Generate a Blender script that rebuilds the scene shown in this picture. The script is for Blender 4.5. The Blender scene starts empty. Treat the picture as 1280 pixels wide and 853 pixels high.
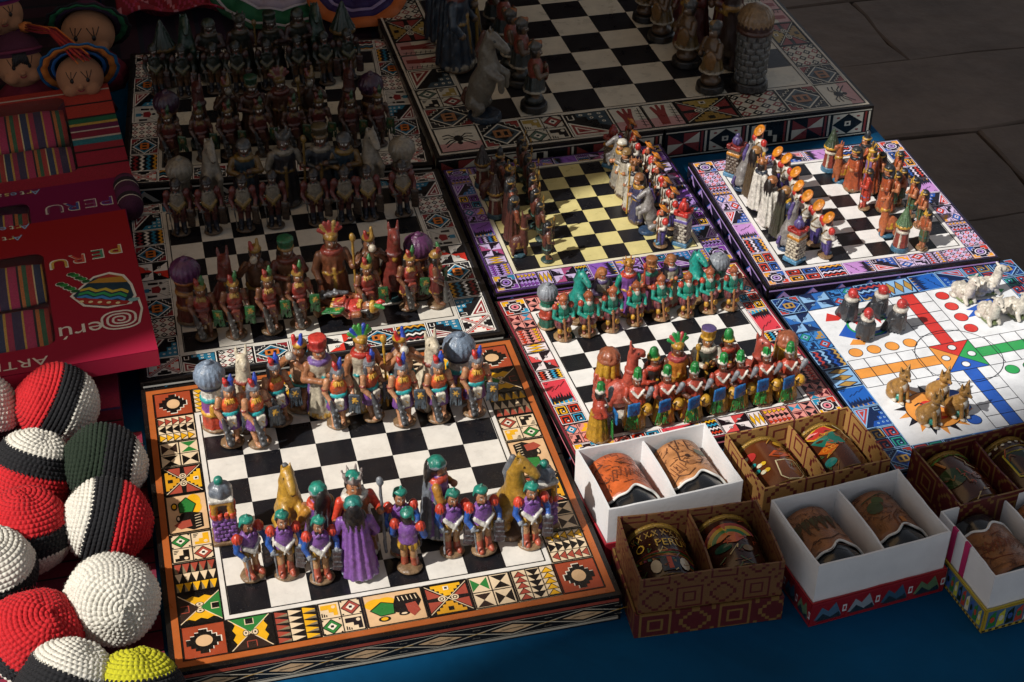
import bpy, math, random
import numpy as np
from mathutils import Vector, Matrix
R_ = math.radians
rnd = random.Random(7)
SC = bpy.context.scene
COL = SC.collection

# ---------------------------------------------------------------- camera (solved from the chess grids)
CAM_F, CAM_YAW, CAM_PITCH, CAM_ROLL = 2029.8, 0.24928, 0.63334, 0.00729
CAM_P = np.array([-0.00892, -0.87286, 0.87444])
def cam_axes():
    cy, sy, cp, sp = math.cos(CAM_YAW), math.sin(CAM_YAW), math.cos(CAM_PITCH), math.sin(CAM_PITCH)
    fw = np.array([sy*cp, cy*cp, -sp]); ri = np.array([cy, -sy, 0.0]); up = np.cross(ri, fw)
    r = math.cos(CAM_ROLL)*ri + math.sin(CAM_ROLL)*up
    u = -math.sin(CAM_ROLL)*ri + math.cos(CAM_ROLL)*up
    return fw, r, u
FW, RI, UP = cam_axes()
def at(px, py, z=0.0):
    """point where the sight line of a photo pixel meets the horizontal plane z"""
    d = FW*CAM_F + (px-640)*RI + (426.5-py)*UP
    t = (z-CAM_P[2])/d[2]
    return CAM_P + t*d
cam = bpy.data.cameras.new('camera'); camo = bpy.data.objects.new('camera', cam); COL.objects.link(camo)
cam.sensor_width = 36; cam.lens = CAM_F/1280*36; cam.clip_start = 0.02; cam.clip_end = 200
mw = Matrix(((RI[0], UP[0], -FW[0], CAM_P[0]), (RI[1], UP[1], -FW[1], CAM_P[1]), (RI[2], UP[2], -FW[2], CAM_P[2]), (0, 0, 0, 1)))
camo.matrix_world = mw
SC.camera = camo

# ---------------------------------------------------------------- light
SUN_EL, SUN_AZ = 45.0, 20.0          # light travels towards azimuth 20 deg from +x
world = bpy.data.worlds.new('World'); SC.world = world; world.use_nodes = True
wn = world.node_tree.nodes; wl = world.node_tree.links
sky = wn.new('ShaderNodeTexSky'); sky.sky_type = 'NISHITA'; sky.sun_disc = False
sky.sun_elevation = R_(SUN_EL); sky.sun_rotation = R_(90-(SUN_AZ+180)); sky.altitude = 3400; sky.air_density = 1.0; sky.dust_density = 2.0
wn['Background'].inputs[1].default_value = 0.085
hs = wn.new('ShaderNodeHueSaturation'); hs.inputs['Saturation'].default_value = .25
wl.new(sky.outputs[0], hs.inputs['Color']); wl.new(hs.outputs[0], wn['Background'].inputs[0])
sun = bpy.data.lights.new('sun', 'SUN'); sun.energy = 4.5; sun.angle = R_(1.1); sun.color = (1.0, 0.965, 0.915)
suno = bpy.data.objects.new('sun', sun); COL.objects.link(suno)
tv = Vector((math.cos(R_(SUN_EL))*math.cos(R_(SUN_AZ)), math.cos(R_(SUN_EL))*math.sin(R_(SUN_AZ)), -math.sin(R_(SUN_EL))))
suno.rotation_euler = tv.to_track_quat('-Z', 'Y').to_euler(); suno.location = (-2, -1, 4)
SC.view_settings.view_transform = 'Standard'; SC.view_settings.look = 'None'
SC.view_settings.exposure = 0.0; SC.view_settings.gamma = 1.0; SC.view_settings.use_curve_mapping = False
SC.render.engine = 'CYCLES'
SC.render.resolution_x, SC.render.resolution_y = 1024, 682

# ---------------------------------------------------------------- helpers
def lin(h):
    h = h.lstrip('#'); o = []
    for i in (0, 2, 4):
        c = int(h[i:i+2], 16)/255
        o.append(c/12.92 if c <= .04045 else ((c+.055)/1.055)**2.4)
    return (o[0], o[1], o[2], 1.0)
def new_mat(name):
    m = bpy.data.materials.new(name); m.use_nodes = True
    nt = m.node_tree; b = nt.nodes['Principled BSDF']
    return m, nt, b
MATS = {}
def mat(hexc, rough=0.5, name='paint', bump=0.0, bscale=400, var=0.12, vscale=60, metal=0.0, spec=0.5):
    key = (hexc, rough, bump, bscale, var, metal)
    if key in MATS: return MATS[key]
    m, nt, b = new_mat(name + '_' + hexc)
    tc = nt.nodes.new('ShaderNodeTexCoord')
    n = nt.nodes.new('ShaderNodeTexNoise'); n.inputs['Scale'].default_value = vscale; n.inputs['Detail'].default_value = 6
    nt.links.new(tc.outputs['Object'], n.inputs['Vector'])
    mr = nt.nodes.new('ShaderNodeMapRange'); mr.inputs[1].default_value = .3; mr.inputs[2].default_value = .7
    mr.inputs[3].default_value = 1-var; mr.inputs[4].default_value = 1+var*.5
    nt.links.new(n.outputs[0], mr.inputs[0])
    mx = nt.nodes.new('ShaderNodeMix'); mx.data_type = 'RGBA'; mx.blend_type = 'MULTIPLY'; mx.inputs[0].default_value = 1
    mx.inputs[6].default_value = lin(hexc); nt.links.new(mr.outputs[0], mx.inputs[7])
    nt.links.new(mx.outputs[2], b.inputs['Base Color'])
    b.inputs['Roughness'].default_value = rough; b.inputs['Metallic'].default_value = metal
    b.inputs['Specular IOR Level'].default_value = spec
    if bump > 0:
        n2 = nt.nodes.new('ShaderNodeTexNoise'); n2.inputs['Scale'].default_value = bscale; n2.inputs['Detail'].default_value = 4
        nt.links.new(tc.outputs['Object'], n2.inputs['Vector'])
        bp = nt.nodes.new('ShaderNodeBump'); bp.inputs['Strength'].default_value = bump; bp.inputs['Distance'].default_value = .001
        nt.links.new(n2.outputs[0], bp.inputs['Height']); nt.links.new(bp.outputs[0], b.inputs['Normal'])
    MATS[key] = m
    return m
def attr_mat(name, rough, var, vscale, bump, bscale, coat=0.0, grime=0.0, dust=0.0, rand=0.0):
    m, nt, b = new_mat(name)
    a = nt.nodes.new('ShaderNodeAttribute'); a.attribute_name = 'Col'
    tc = nt.nodes.new('ShaderNodeTexCoord')
    geo = nt.nodes.new('ShaderNodeNewGeometry')
    n = nt.nodes.new('ShaderNodeTexNoise'); n.inputs['Scale'].default_value = vscale; n.inputs['Detail'].default_value = 5
    nt.links.new(geo.outputs['Position'], n.inputs['Vector'])
    mr = nt.nodes.new('ShaderNodeMapRange'); mr.inputs[1].default_value = .3; mr.inputs[2].default_value = .7
    mr.inputs[3].default_value = 1-var; mr.inputs[4].default_value = 1+var*.4
    nt.links.new(n.outputs[0], mr.inputs[0])
    mx = nt.nodes.new('ShaderNodeMix'); mx.data_type = 'RGBA'; mx.blend_type = 'MULTIPLY'; mx.inputs[0].default_value = 1
    nt.links.new(a.outputs['Color'], mx.inputs[6]); nt.links.new(mr.outputs[0], mx.inputs[7])
    out = mx.outputs[2]
    if rand > 0:
        oi = nt.nodes.new('ShaderNodeObjectInfo'); rr = nt.nodes.new('ShaderNodeMapRange'); rr.inputs[3].default_value = 1-rand; rr.inputs[4].default_value = 1+rand*.4; nt.links.new(oi.outputs['Random'], rr.inputs[0])
        m4 = nt.nodes.new('ShaderNodeMix'); m4.data_type = 'RGBA'; m4.blend_type = 'MULTIPLY'; m4.inputs[0].default_value = 1
        nt.links.new(out, m4.inputs[6]); nt.links.new(rr.outputs[0], m4.inputs[7]); out = m4.outputs[2]
    if grime > 0:
        n5 = nt.nodes.new('ShaderNodeTexNoise'); n5.inputs['Scale'].default_value = 170; n5.inputs['Detail'].default_value = 7; n5.inputs['Roughness'].default_value = .7
        nt.links.new(geo.outputs['Position'], n5.inputs['Vector'])
        r5 = nt.nodes.new('ShaderNodeMapRange'); r5.inputs[1].default_value = .45; r5.inputs[2].default_value = .72; r5.inputs[4].default_value = grime
        nt.links.new(n5.outputs[0], r5.inputs[0])
        m5 = nt.nodes.new('ShaderNodeMix'); m5.data_type = 'RGBA'; m5.inputs[7].default_value = (.045, .028, .018, 1)
        nt.links.new(r5.outputs[0], m5.inputs[0]); nt.links.new(out, m5.inputs[6]); out = m5.outputs[2]
    if dust > 0:
        n3 = nt.nodes.new('ShaderNodeTexNoise'); n3.inputs['Scale'].default_value = 2200; n3.inputs['Detail'].default_value = 1
        nt.links.new(geo.outputs['Position'], n3.inputs['Vector'])
        r3 = nt.nodes.new('ShaderNodeMapRange'); r3.inputs[1].default_value = .70; r3.inputs[2].default_value = .78; r3.inputs[4].default_value = dust
        nt.links.new(n3.outputs[0], r3.inputs[0])
        m3 = nt.nodes.new('ShaderNodeMix'); m3.data_type = 'RGBA'; m3.inputs[7].default_value = (.45, .42, .38, 1)
        nt.links.new(r3.outputs[0], m3.inputs[0]); nt.links.new(out, m3.inputs[6]); out = m3.outputs[2]
    nt.links.new(out, b.inputs['Base Color'])
    r2 = nt.nodes.new('ShaderNodeMapRange'); r2.inputs[1].default_value = .3; r2.inputs[2].default_value = .7
    r2.inputs[3].default_value = rough*.8; r2.inputs[4].default_value = rough*1.3
    nt.links.new(n.outputs[0], r2.inputs[0]); nt.links.new(r2.outputs[0], b.inputs['Roughness'])
    b.inputs['Coat Weight'].default_value = coat; b.inputs['Coat Roughness'].default_value = .25
    if bump > 0:
        n2 = nt.nodes.new('ShaderNodeTexNoise'); n2.inputs['Scale'].default_value = bscale; n2.inputs['Detail'].default_value = 5
        nt.links.new(tc.outputs['Object'], n2.inputs['Vector'])
        bp = nt.nodes.new('ShaderNodeBump'); bp.inputs['Strength'].default_value = bump; bp.inputs['Distance'].default_value = .0008
        nt.links.new(n2.outputs[0], bp.inputs['Height']); nt.links.new(bp.outputs[0], b.inputs['Normal'])
    return m
CLAY = attr_mat('painted_clay', .36, .28, 420, .6, 900, coat=.3, grime=.55, rand=.18)
PRINT = attr_mat('lacquered_print', .30, .12, 55, .06, 300, grime=.10, dust=.55)
PAPER = attr_mat('printed_card', .62, .10, 70, .08, 500)
GLAZE = attr_mat('glazed_ceramic', .16, .10, 200, .05, 300, coat=.5)

def tag(o, label=None, cat=None, group=None, kind=None):
    if label: o['label'] = label
    if cat: o['category'] = cat
    if group: o['group'] = group
    if kind: o['kind'] = kind
    return o
def empty(name, loc=(0, 0, 0), rz=0, parent=None):
    o = bpy.data.objects.new(name, None); COL.objects.link(o); o.location = loc; o.rotation_euler = (0, 0, rz)
    o.empty_display_size = .01
    if parent: o.parent = parent
    return o
def link(name, me, parent=None, loc=(0, 0, 0), rot=(0, 0, 0), scale=(1, 1, 1)):
    o = bpy.data.objects.new(name, me); COL.objects.link(o)
    o.location = loc; o.rotation_euler = rot; o.scale = scale
    if parent: o.parent = parent
    return o
class MB:
    """collects faces with colours; build() makes one mesh"""
    def __init__(s): s.v = []; s.f = []; s.c = []; s.mi = []; s.uv = []
    def poly(s, pts, col=(1, 1, 1, 1), mi=0, uv=None):
        n = len(s.v); s.v += [tuple(p) for p in pts]; s.f.append(tuple(range(n, n+len(pts)))); s.c.append(col); s.mi.append(mi); s.uv.append(uv)
    def grid(s, V, faces, col=(1, 1, 1, 1), mi=0):
        n = len(s.v); s.v += [tuple(p) for p in V]
        for f in faces: s.f.append(tuple(i+n for i in f)); s.c.append(col); s.mi.append(mi); s.uv.append(None)
    def box(s, x0, x1, y0, y1, z0, z1, col=(1, 1, 1, 1), mi=0, skip=''):
        a = [(x0, y0, z0), (x1, y0, z0), (x1, y1, z0), (x0, y1, z0), (x0, y0, z1), (x1, y0, z1), (x1, y1, z1), (x0, y1, z1)]
        w, d, h = x1-x0, y1-y0, z1-z0
        for k, f, uv in (('b', (3, 2, 1, 0), ((0, d), (w, d), (w, 0), (0, 0))), ('t', (4, 5, 6, 7), ((0, 0), (w, 0), (w, d), (0, d))), ('f', (0, 1, 5, 4), ((0, 0), (w, 0), (w, h), (0, h))),
                      ('r', (1, 2, 6, 5), ((0, 0), (d, 0), (d, h), (0, h))), ('k', (2, 3, 7, 6), ((0, 0), (w, 0), (w, h), (0, h))), ('l', (3, 0, 4, 7), ((0, 0), (d, 0), (d, h), (0, h)))):
            if k not in skip: s.poly([a[i] for i in f], col, mi, uv)
    def lathe(s, prof, n=32, col=(1, 1, 1, 1), mi=0, axis='z', cols=None, c=(0, 0, 0), sy=1.0, flute=None):
        V = []
        for (r, h) in prof:
            for i in range(n):
                a = 2*math.pi*i/n; rr = r
                if flute: rr = r*(1+flute[1]*math.cos(flute[0]*a))
                p = (rr*math.cos(a), rr*math.sin(a)*sy, h)
                if axis == 'y': p = (p[0], h, p[1])
                V.append((p[0]+c[0], p[1]+c[1], p[2]+c[2]))
        F = []
        for j in range(len(prof)-1):
            cc = cols[j] if cols else col
            fs = []
            for i in range(n):
                a, b = j*n+i, j*n+(i+1) % n
                q = (a, b, b+n, a+n)
                fs.append(q if axis == 'z' else q[::-1])
            n0 = len(s.v) if j == 0 else n0
            if j == 0: s.v += V
            for f in fs: s.f.append(tuple(k+n0 for k in f)); s.c.append(cc); s.mi.append(mi); s.uv.append(None)
    def tube(s, pts, r, n=6, col=(1, 1, 1, 1), mi=0, closed=False):
        pts = [Vector(p) for p in pts]; V = []; m = len(pts)
        rs = r if isinstance(r, (list, tuple)) else [r]*m
        for i, p in enumerate(pts):
            t = (pts[min(i+1, m-1)]-pts[max(i-1, 0)])
            if t.length < 1e-9: t = Vector((0, 0, 1))
            t.normalize(); a = t.orthogonal() if abs(t.z) > .95 else t.cross(Vector((0, 0, 1))); a.normalize(); b = t.cross(a)
            for k in range(n):
                an = 2*math.pi*k/n; V.append(p+rs[i]*(math.cos(an)*a+math.sin(an)*b))
        F = [(i*n+k, i*n+(k+1) % n, (i+1)*n+(k+1) % n, (i+1)*n+k) for i in range(m-1) for k in range(n)]
        F += [tuple(range(n))[::-1], tuple(range((m-1)*n, m*n))]
        s.grid(V, F, col, mi)
    def mesh(s, name, mats, smooth=False):
        me = bpy.data.meshes.new(name); me.from_pydata(s.v, [], s.f)
        for m in (mats if isinstance(mats, (list, tuple)) else [mats]): me.materials.append(m)
        n = len(s.f)
        me.polygons.foreach_set('material_index', s.mi)
        if smooth: me.polygons.foreach_set('use_smooth', [True]*n)
        ca = me.color_attributes.new('Col', 'FLOAT_COLOR', 'CORNER')
        cc = []
        for f, c in zip(s.f, s.c): cc += list(c)*len(f)
        ca.data.foreach_set('color', cc)
        if any(u is not None for u in s.uv):
            ul = me.uv_layers.new(name='UVMap'); k = 0; buf = []
            for f, u in zip(s.f, s.uv):
                if u is None: buf += [0.0]*(2*len(f))
                else:
                    for a, b in u: buf += [a, b]
            ul.data.foreach_set('uv', buf)
        me.update(); return me
    def build(s, name, mats, parent=None, smooth=False, **kw):
        return link(name, s.mesh(name, mats, smooth), parent, **kw)
def card_wall(x0, x1, y0, y1, z0, z1, seed, bow=.0009):
    """a slightly bowed piece of card with an uneven upper edge"""
    rg = random.Random(seed); b = MB(); n = 10; lng = (x1-x0) > (y1-y0); sg = rg.choice((-1, 1)); V = []; F = []
    for i in range(n+1):
        t = i/n; dz = rg.uniform(-.0005, .0003) if 0 < i < n else 0
        for j in range(4):
            q = j/3; o = sg*bow*math.sin(math.pi*t)*q**1.5
            for s_ in (0, 1):
                if lng: V.append((x0+(x1-x0)*t, (y0, y1)[s_]+o, z0+(z1-z0)*q+(dz if j == 3 else 0)))
                else: V.append(((x0, x1)[s_]+o, y0+(y1-y0)*t, z0+(z1-z0)*q+(dz if j == 3 else 0)))
    L_ = (x1-x0) if lng else (y1-y0); I = lambda i, j, s_: i*8+j*2+s_; H_ = z1-z0
    def add(f, uv): b.f.append(f); b.c.append((1, 1, 1, 1)); b.mi.append(0); b.uv.append(uv)
    b.v = V
    for i in range(n):
        u0, u1 = L_*i/n, L_*(i+1)/n
        for j in range(3):
            v0, v1 = z0+H_*j/3, z0+H_*(j+1)/3
            for s_ in (0, 1):
                f = [I(i, j, s_), I(i+1, j, s_), I(i+1, j+1, s_), I(i, j+1, s_)]; uv = [(u0, v0), (u1, v0), (u1, v1), (u0, v1)]
                if (s_ == 1) == lng: f = f[::-1]; uv = uv[::-1]
                add(tuple(f), uv)
        f = [I(i, 3, 0), I(i+1, 3, 0), I(i+1, 3, 1), I(i, 3, 1)]; add(tuple(f if lng else f[::-1]), [(u0, H_), (u1, H_), (u1, H_), (u0, H_)])
    for i in (0, n):
        for j in range(3): add((I(i, j, 0), I(i, j, 1), I(i, j+1, 1), I(i, j+1, 0)), [(0, 0)]*4)
    return b
def bevel(o, w=.0006, seg=2):
    b = o.modifiers.new('bevel', 'BEVEL'); b.width = w; b.segments = seg; b.limit_method = 'ANGLE'; b.angle_limit = R_(40)
    return o
def copy_tree(o, parent=None):
    c = o.copy(); COL.objects.link(c); c.parent = parent
    for ch in [x for x in o.children]: copy_tree(ch, c)
    return c
def text_tris(s, size=1.0):
    cu = bpy.data.curves.new('txt', 'FONT'); cu.body = s; cu.size = size; cu.resolution_u = 3
    o = bpy.data.objects.new('txt', cu); COL.objects.link(o)
    bpy.context.view_layer.update()
    me = bpy.data.meshes.new_from_object(o.evaluated_get(bpy.context.evaluated_depsgraph_get()))
    V = [tuple(v.co[:2]) for v in me.vertices]; F = [tuple(p.vertices) for p in me.polygons]
    bpy.data.objects.remove(o); bpy.data.curves.remove(cu); bpy.data.meshes.remove(me)
    return V, F

# ---------------------------------------------------------------- ground, table, unseen awning and added shade cloths
TABLE_Z = -0.028
GROUND_Z = -0.80
def stone_mat():
    m, nt, b = new_mat('flagstone')
    geo = nt.nodes.new('ShaderNodeNewGeometry'); oi = nt.nodes.new('ShaderNodeObjectInfo')
    n = nt.nodes.new('ShaderNodeTexNoise'); n.inputs['Scale'].default_value = 5; n.inputs['Detail'].default_value = 10; n.inputs['Roughness'].default_value = .65
    nt.links.new(geo.outputs['Position'], n.inputs['Vector'])
    cr = nt.nodes.new('ShaderNodeValToRGB'); cr.color_ramp.elements[0].position = .3; cr.color_ramp.elements[1].position = .72
    cr.color_ramp.elements[0].color = (.075, .053, .040, 1); cr.color_ramp.elements[1].color = (.16, .115, .088, 1)
    nt.links.new(n.outputs[0], cr.inputs[0])
    mr = nt.nodes.new('ShaderNodeMapRange'); mr.inputs[3].default_value = .9; mr.inputs[4].default_value = 1.08; nt.links.new(oi.outputs['Random'], mr.inputs[0])
    mx = nt.nodes.new('ShaderNodeMix'); mx.data_type = 'RGBA'; mx.blend_type = 'MULTIPLY'; mx.inputs[0].default_value = 1
    nt.links.new(cr.outputs[0], mx.inputs[6]); nt.links.new(mr.outputs[0], mx.inputs[7]); nt.links.new(mx.outputs[2], b.inputs['Base Color'])
    b.inputs['Roughness'].default_value = .8
    n2 = nt.nodes.new('ShaderNodeTexNoise'); n2.inputs['Scale'].default_value = 16; n2.inputs['Detail'].default_value = 8; nt.links.new(geo.outputs['Position'], n2.inputs['Vector'])
    bp = nt.nodes.new('ShaderNodeBump'); bp.inputs['Strength'].default_value = .5; bp.inputs['Distance'].default_value = .01
    nt.links.new(n2.outputs[0], bp.inputs['Height']); nt.links.new(bp.outputs[0], b.inputs['Normal'])
    return m
STONE = stone_mat()
g = MB(); g.box(-60, 60, -60, 60, GROUND_Z-.3, GROUND_Z-.03)
ground = tag(g.build('ground', mat('#3a302a', .95, 'joint_earth', vscale=3)), kind='structure')
def pavement():
    rg = random.Random(3)
    # joint lines seen beyond the table: slabs in courses running towards the left back
    ang = R_(4)
    rows = [(1.52+.33*k, .33) for k in range(-10, 10)]
    for ri, (y0, h) in enumerate(rows):
        x = 1.70-.66*6+(.33 if ri % 2 else 0)
        while x < 4.6:
            w = .66
            b = MB(); gsp = .003
            x0, x1, ya, yb = x+gsp, x+w-gsp, y0+gsp, y0+h-gsp
            n = 4; top = []
            jit = lambda: rg.uniform(-.008, .008)
            zt = GROUND_Z + rg.uniform(-.006, .004)
            loop = [(x0+(x1-x0)*i/n, ya+jit()) for i in range(n)] + [(x1+jit(), ya+(yb-ya)*i/n) for i in range(n)] + [(x1-(x1-x0)*i/n, yb+jit()) for i in range(n)] + [(x0+jit(), yb-(yb-ya)*i/n) for i in range(n)]
            cx, cy = (x0+x1)/2, (ya+yb)/2
            ins = [(cx+(a-cx)*(1-.008/max(w, .1)), cy+(c-cy)*(1-.008/h)) for a, c in loop]
            N = len(loop)
            V = [(a, c, zt) for a, c in ins]+[(a, c, zt-.006) for a, c in loop]+[(a, c, GROUND_Z-.06) for a, c in loop]
            F = [tuple(range(N))]+[(N+i, N+(i+1) % N, (i+1) % N, i) for i in range(N)]+[(2*N+i, 2*N+(i+1) % N, N+(i+1) % N, N+i) for i in range(N)]
            b.grid(V, F)
            o = b.build('flagstone', STONE, ground); o.rotation_euler.z = 0
            x += w
pavement()

def cloth_mat(hexc, name, scale=900):
    m, nt, b = new_mat(name)
    tc = nt.nodes.new('ShaderNodeTexCoord')
    w1 = nt.nodes.new('ShaderNodeTexWave'); w1.inputs['Scale'].default_value = scale*.55; w1.bands_direction = 'X'
    w2 = nt.nodes.new('ShaderNodeTexWave'); w2.inputs['Scale'].default_value = scale*.55; w2.bands_direction = 'Y'
    n = nt.nodes.new('ShaderNodeTexNoise'); n.inputs['Scale'].default_value = 9; n.inputs['Detail'].default_value = 8
    for k in (w1, w2, n): nt.links.new(tc.outputs['Object'], k.inputs['Vector'])
    ad = nt.nodes.new('ShaderNodeMath'); ad.operation = 'ADD'; nt.links.new(w1.outputs[1], ad.inputs[0]); nt.links.new(w2.outputs[1], ad.inputs[1])
    mr = nt.nodes.new('ShaderNodeMapRange'); mr.inputs[1].default_value = .3; mr.inputs[2].default_value = .7; mr.inputs[3].default_value = .75; mr.inputs[4].default_value = 1.15
    nt.links.new(n.outputs[0], mr.inputs[0])
    mx = nt.nodes.new('ShaderNodeMix'); mx.data_type = 'RGBA'; mx.blend_type = 'MULTIPLY'; mx.inputs[0].default_value = 1
    mx.inputs[6].default_value = lin(hexc); nt.links.new(mr.outputs[0], mx.inputs[7]); nt.links.new(mx.outputs[2], b.inputs['Base Color'])
    bp = nt.nodes.new('ShaderNodeBump'); bp.inputs['Strength'].default_value = .5; bp.inputs['Distance'].default_value = .0008
    nt.links.new(ad.outputs[0], bp.inputs['Height'])
    nw = nt.nodes.new('ShaderNodeTexNoise'); nw.inputs['Scale'].default_value = 7; nw.inputs['Detail'].default_value = 3; nw.inputs['Distortion'].default_value = 1.2; nt.links.new(tc.outputs['Object'], nw.inputs['Vector'])
    b2 = nt.nodes.new('ShaderNodeBump'); b2.inputs['Strength'].default_value = .6; b2.inputs['Distance'].default_value = .02; nt.links.new(nw.outputs[0], b2.inputs['Height']); nt.links.new(b2.outputs[0], bp.inputs['Normal'])
    nt.links.new(bp.outputs[0], b.inputs['Normal'])
    b.inputs['Roughness'].default_value = .9; b.inputs['Specular IOR Level'].default_value = .15
    return m
BLUE = cloth_mat('#02517c', 'blue_cloth')
TX0, TX1, TY0, TY1 = -.62, .799, -.34, 1.25
tb = empty('market_table', (0, 0, GROUND_Z)); tag(tb, 'market table on trestle legs under the blue cloth', 'table')
b = MB(); b.box(TX0+.01, TX1-.012, TY0+.01, TY1-.01, TABLE_Z-.03-GROUND_Z, TABLE_Z-.004-GROUND_Z); b.build('table_top', mat('#6b4a2e', .7, 'wood'), tb)
for x in (TX0+.08, TX1-.1):
    for y in (TY0+.1, TY1-.1):
        b = MB(); b.box(x-.02, x+.02, y-.02, y+.02, -.005, TABLE_Z-.03-GROUND_Z); b.build('leg', mat('#6b4a2e', .7, 'wood'), tb)
def tablecloth():
    N, M_ = 120, 120; V = []; F = []
    rg = random.Random(5)
    # top with gentle wrinkles, then a skirt hanging on all sides
    def zt(x, y):
        w = .0006*math.sin(9*x+5*y)+.0005*math.sin(23*x-17*y+1)
        d = math.hypot(x-.47, y+.14); w += .0016*math.exp(-((x*.55+y*1.0-.08)/.012)**2)*math.exp(-(d/.2)**2)
        w += .0012*math.exp(-((x*.9-y*.5-.62)/.014)**2)*(1 if y < -.03 else .0)
        return min(TABLE_Z-.0006+w, TABLE_Z-.0002) if y > -.02 or x < .28 else TABLE_Z-.0006+w
    for j in range(M_+1):
        for i in range(N+1):
            x = TX0+(TX1-TX0)*i/N; y = TY0+(TY1-TY0)*j/M_
            V.append((x, y, zt(x, y)))
    for j in range(M_):
        for i in range(N):
            a = j*(N+1)+i; F.append((a, a+1, a+N+2, a+N+1))
    ring = [(i, 0) for i in range(N)]+[(N, j) for j in range(M_)]+[(N-i, M_) for i in range(N)]+[(0, M_-j) for j in range(M_)]
    prev = [j*(N+1)+i for i, j in ring]; K = len(ring)
    for lev in range(1, 9):
        cur = []
        for k, (i, j) in enumerate(ring):
            x, y, z = V[j*(N+1)+i]
            nx = (1 if i == N else -1 if i == 0 else 0); ny = (1 if j == M_ else -1 if j == 0 else 0)
            d = lev/8; out = (.004+.016*d*(1+math.sin(k*.55)+.6*math.sin(k*.23+1))) if lev > 1 else .003
            V.append((x+nx*out, y+ny*out, TABLE_Z-.004-.36*d if lev > 1 else TABLE_Z-.005)); cur.append(len(V)-1)
        for k in range(K): F.append((prev[k], cur[k], cur[(k+1) % K], prev[(k+1) % K]))
        prev = cur
    m = MB(); m.grid(V, F); o = m.build('tablecloth', BLUE, smooth=True)
    tag(o, 'deep blue cloth spread over the market table', 'tablecloth')
tablecloth()
# unseen canvas, shaped to throw the shade behind and before the sunlit strip
def canvas_mat(name, hexc, trans):
    m, nt, b = new_mat(name); n = nt.nodes; out = n['Material Output']
    b.inputs['Base Color'].default_value = lin(hexc); b.inputs['Roughness'].default_value = .9
    t = n.new('ShaderNodeBsdfTranslucent'); t.inputs[0].default_value = trans
    a = n.new('ShaderNodeAddShader'); nt.links.new(b.outputs[0], a.inputs[0]); nt.links.new(t.outputs[0], a.inputs[1]); nt.links.new(a.outputs[0], out.inputs[0])
    return m
def awning(name, pts, z, thick, hexc, label, poles, trans=(.10, .08, .06, 1)):
    e = empty(name, (pts[0][0], pts[0][1], GROUND_Z))
    ox, oy = pts[0]; m = MB(); n = len(pts)
    V = [(x-ox, y-oy, z-GROUND_Z) for x, y in pts]+[(x-ox, y-oy, z+thick-GROUND_Z) for x, y in pts]
    F = [tuple(range(n))[::-1], tuple(range(n, 2*n))]+[(i, (i+1) % n, n+(i+1) % n, n+i) for i in range(n)]
    m.grid(V[:n], [tuple(range(n))]); m.build('canopy', canvas_mat(name+'_canvas', hexc, trans), e)
    for (x, y) in poles:
        p = MB(); p.lathe([(.0, 0), (.022, 0), (.022, z-GROUND_Z+.002), (0, z-GROUND_Z+.002)], 12, c=(x-ox, y-oy, 0)); p.build('pole', mat('#5b5b5b', .4, 'steel', metal=.8), e, smooth=True)
    tag(e, label, 'awning')
U = Vector((math.cos(R_(SUN_AZ)), math.sin(R_(SUN_AZ)))); NV = Vector((-U.y, U.x))
def uv2(base, a, bb): return (base[0]+U.x*a+NV.x*bb, base[1]+U.y*a+NV.y*bb)
L1 = (0.0, .325)     # the shade edge crosses the table here
AW_Z = 1.15
awning('stall_awning', [uv2(L1, -3.6, 0), uv2(L1, -.90, .0), uv2(L1, -.74, .045), uv2(L1, -.58, .05), uv2(L1, -.44, .0), uv2(L1, .40, 0), uv2(L1, 1.15, 1.1), uv2(L1, 1.6, 2.9), uv2(L1, -3.6, 2.9)], AW_Z, .01, '#3a2618', 'unseen brown canvas awning shaped to shade the back of the stall', [uv2(L1, -2.6, .3), uv2(L1, 1.25, 2.6)], (.52, .36, .205, 1))  # awning out of view; dent and warm translucency added to light the boards
FH = 2.6   # height of the added, unseen shade sheet above the table; its shadow falls in front of this line
sh = [(-.9, -.352), (1.15, .235), (1.15, -.75), (-.9, -.75)]
fa = [(x-U.x*FH/math.tan(R_(SUN_EL)), y-U.y*FH/math.tan(R_(SUN_EL))) for x, y in sh]
awning('front_shade_sheet', fa, FH, .01, '#5a4a3c', 'unseen narrow canvas sheet added to shade the table front', [fa[2], fa[3]])
awning('back_shade_sheet', [(-1.7, .66), (.30, .66), (.42, 1.9), (-1.7, 1.9)], AW_Z-.16, .01, '#241a14', 'unseen dark sheet added to block light over the dolls and the shaded board', [(-1.6, 1.85), (.40, 1.86)], (.01, .008, .006, 1))  # unseen sheet added to block overhead light at the back left
# unseen rear cloth added to darken the back of the table
bk = MB(); 
for i in range(60):
    x0 = -1.9+i*.05; f = lambda q: 1.75+.03*math.sin(q*14)
    bk.poly([(x0, f(x0), GROUND_Z), (x0+.05, f(x0+.05), GROUND_Z), (x0+.05, f(x0+.05), AW_Z-.02), (x0, f(x0), AW_Z-.02)])
bo = bk.build('back_shade_cloth', cloth_mat('#3a2a26', 'back_canvas', 300), smooth=True)
sm = bo.modifiers.new('solid', 'SOLIDIFY'); sm.thickness = .004
tag(bo, 'unseen dark brown cloth added behind the stall to block light', 'shade cloth')
sd = MB()  # unseen side cloth added to darken the back left
for i in range(30):
    y0 = .45+i*.05; f = lambda q: -.86+.025*math.sin(q*13)
    sd.poly([(f(y0), y0, GROUND_Z), (f(y0+.05), y0+.05, GROUND_Z), (f(y0+.05), y0+.05, AW_Z-.01), (f(y0), y0, AW_Z-.01)])
so_ = sd.build('side_shade_cloth', cloth_mat('#33241f', 'side_canvas', 300), smooth=True)
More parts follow.
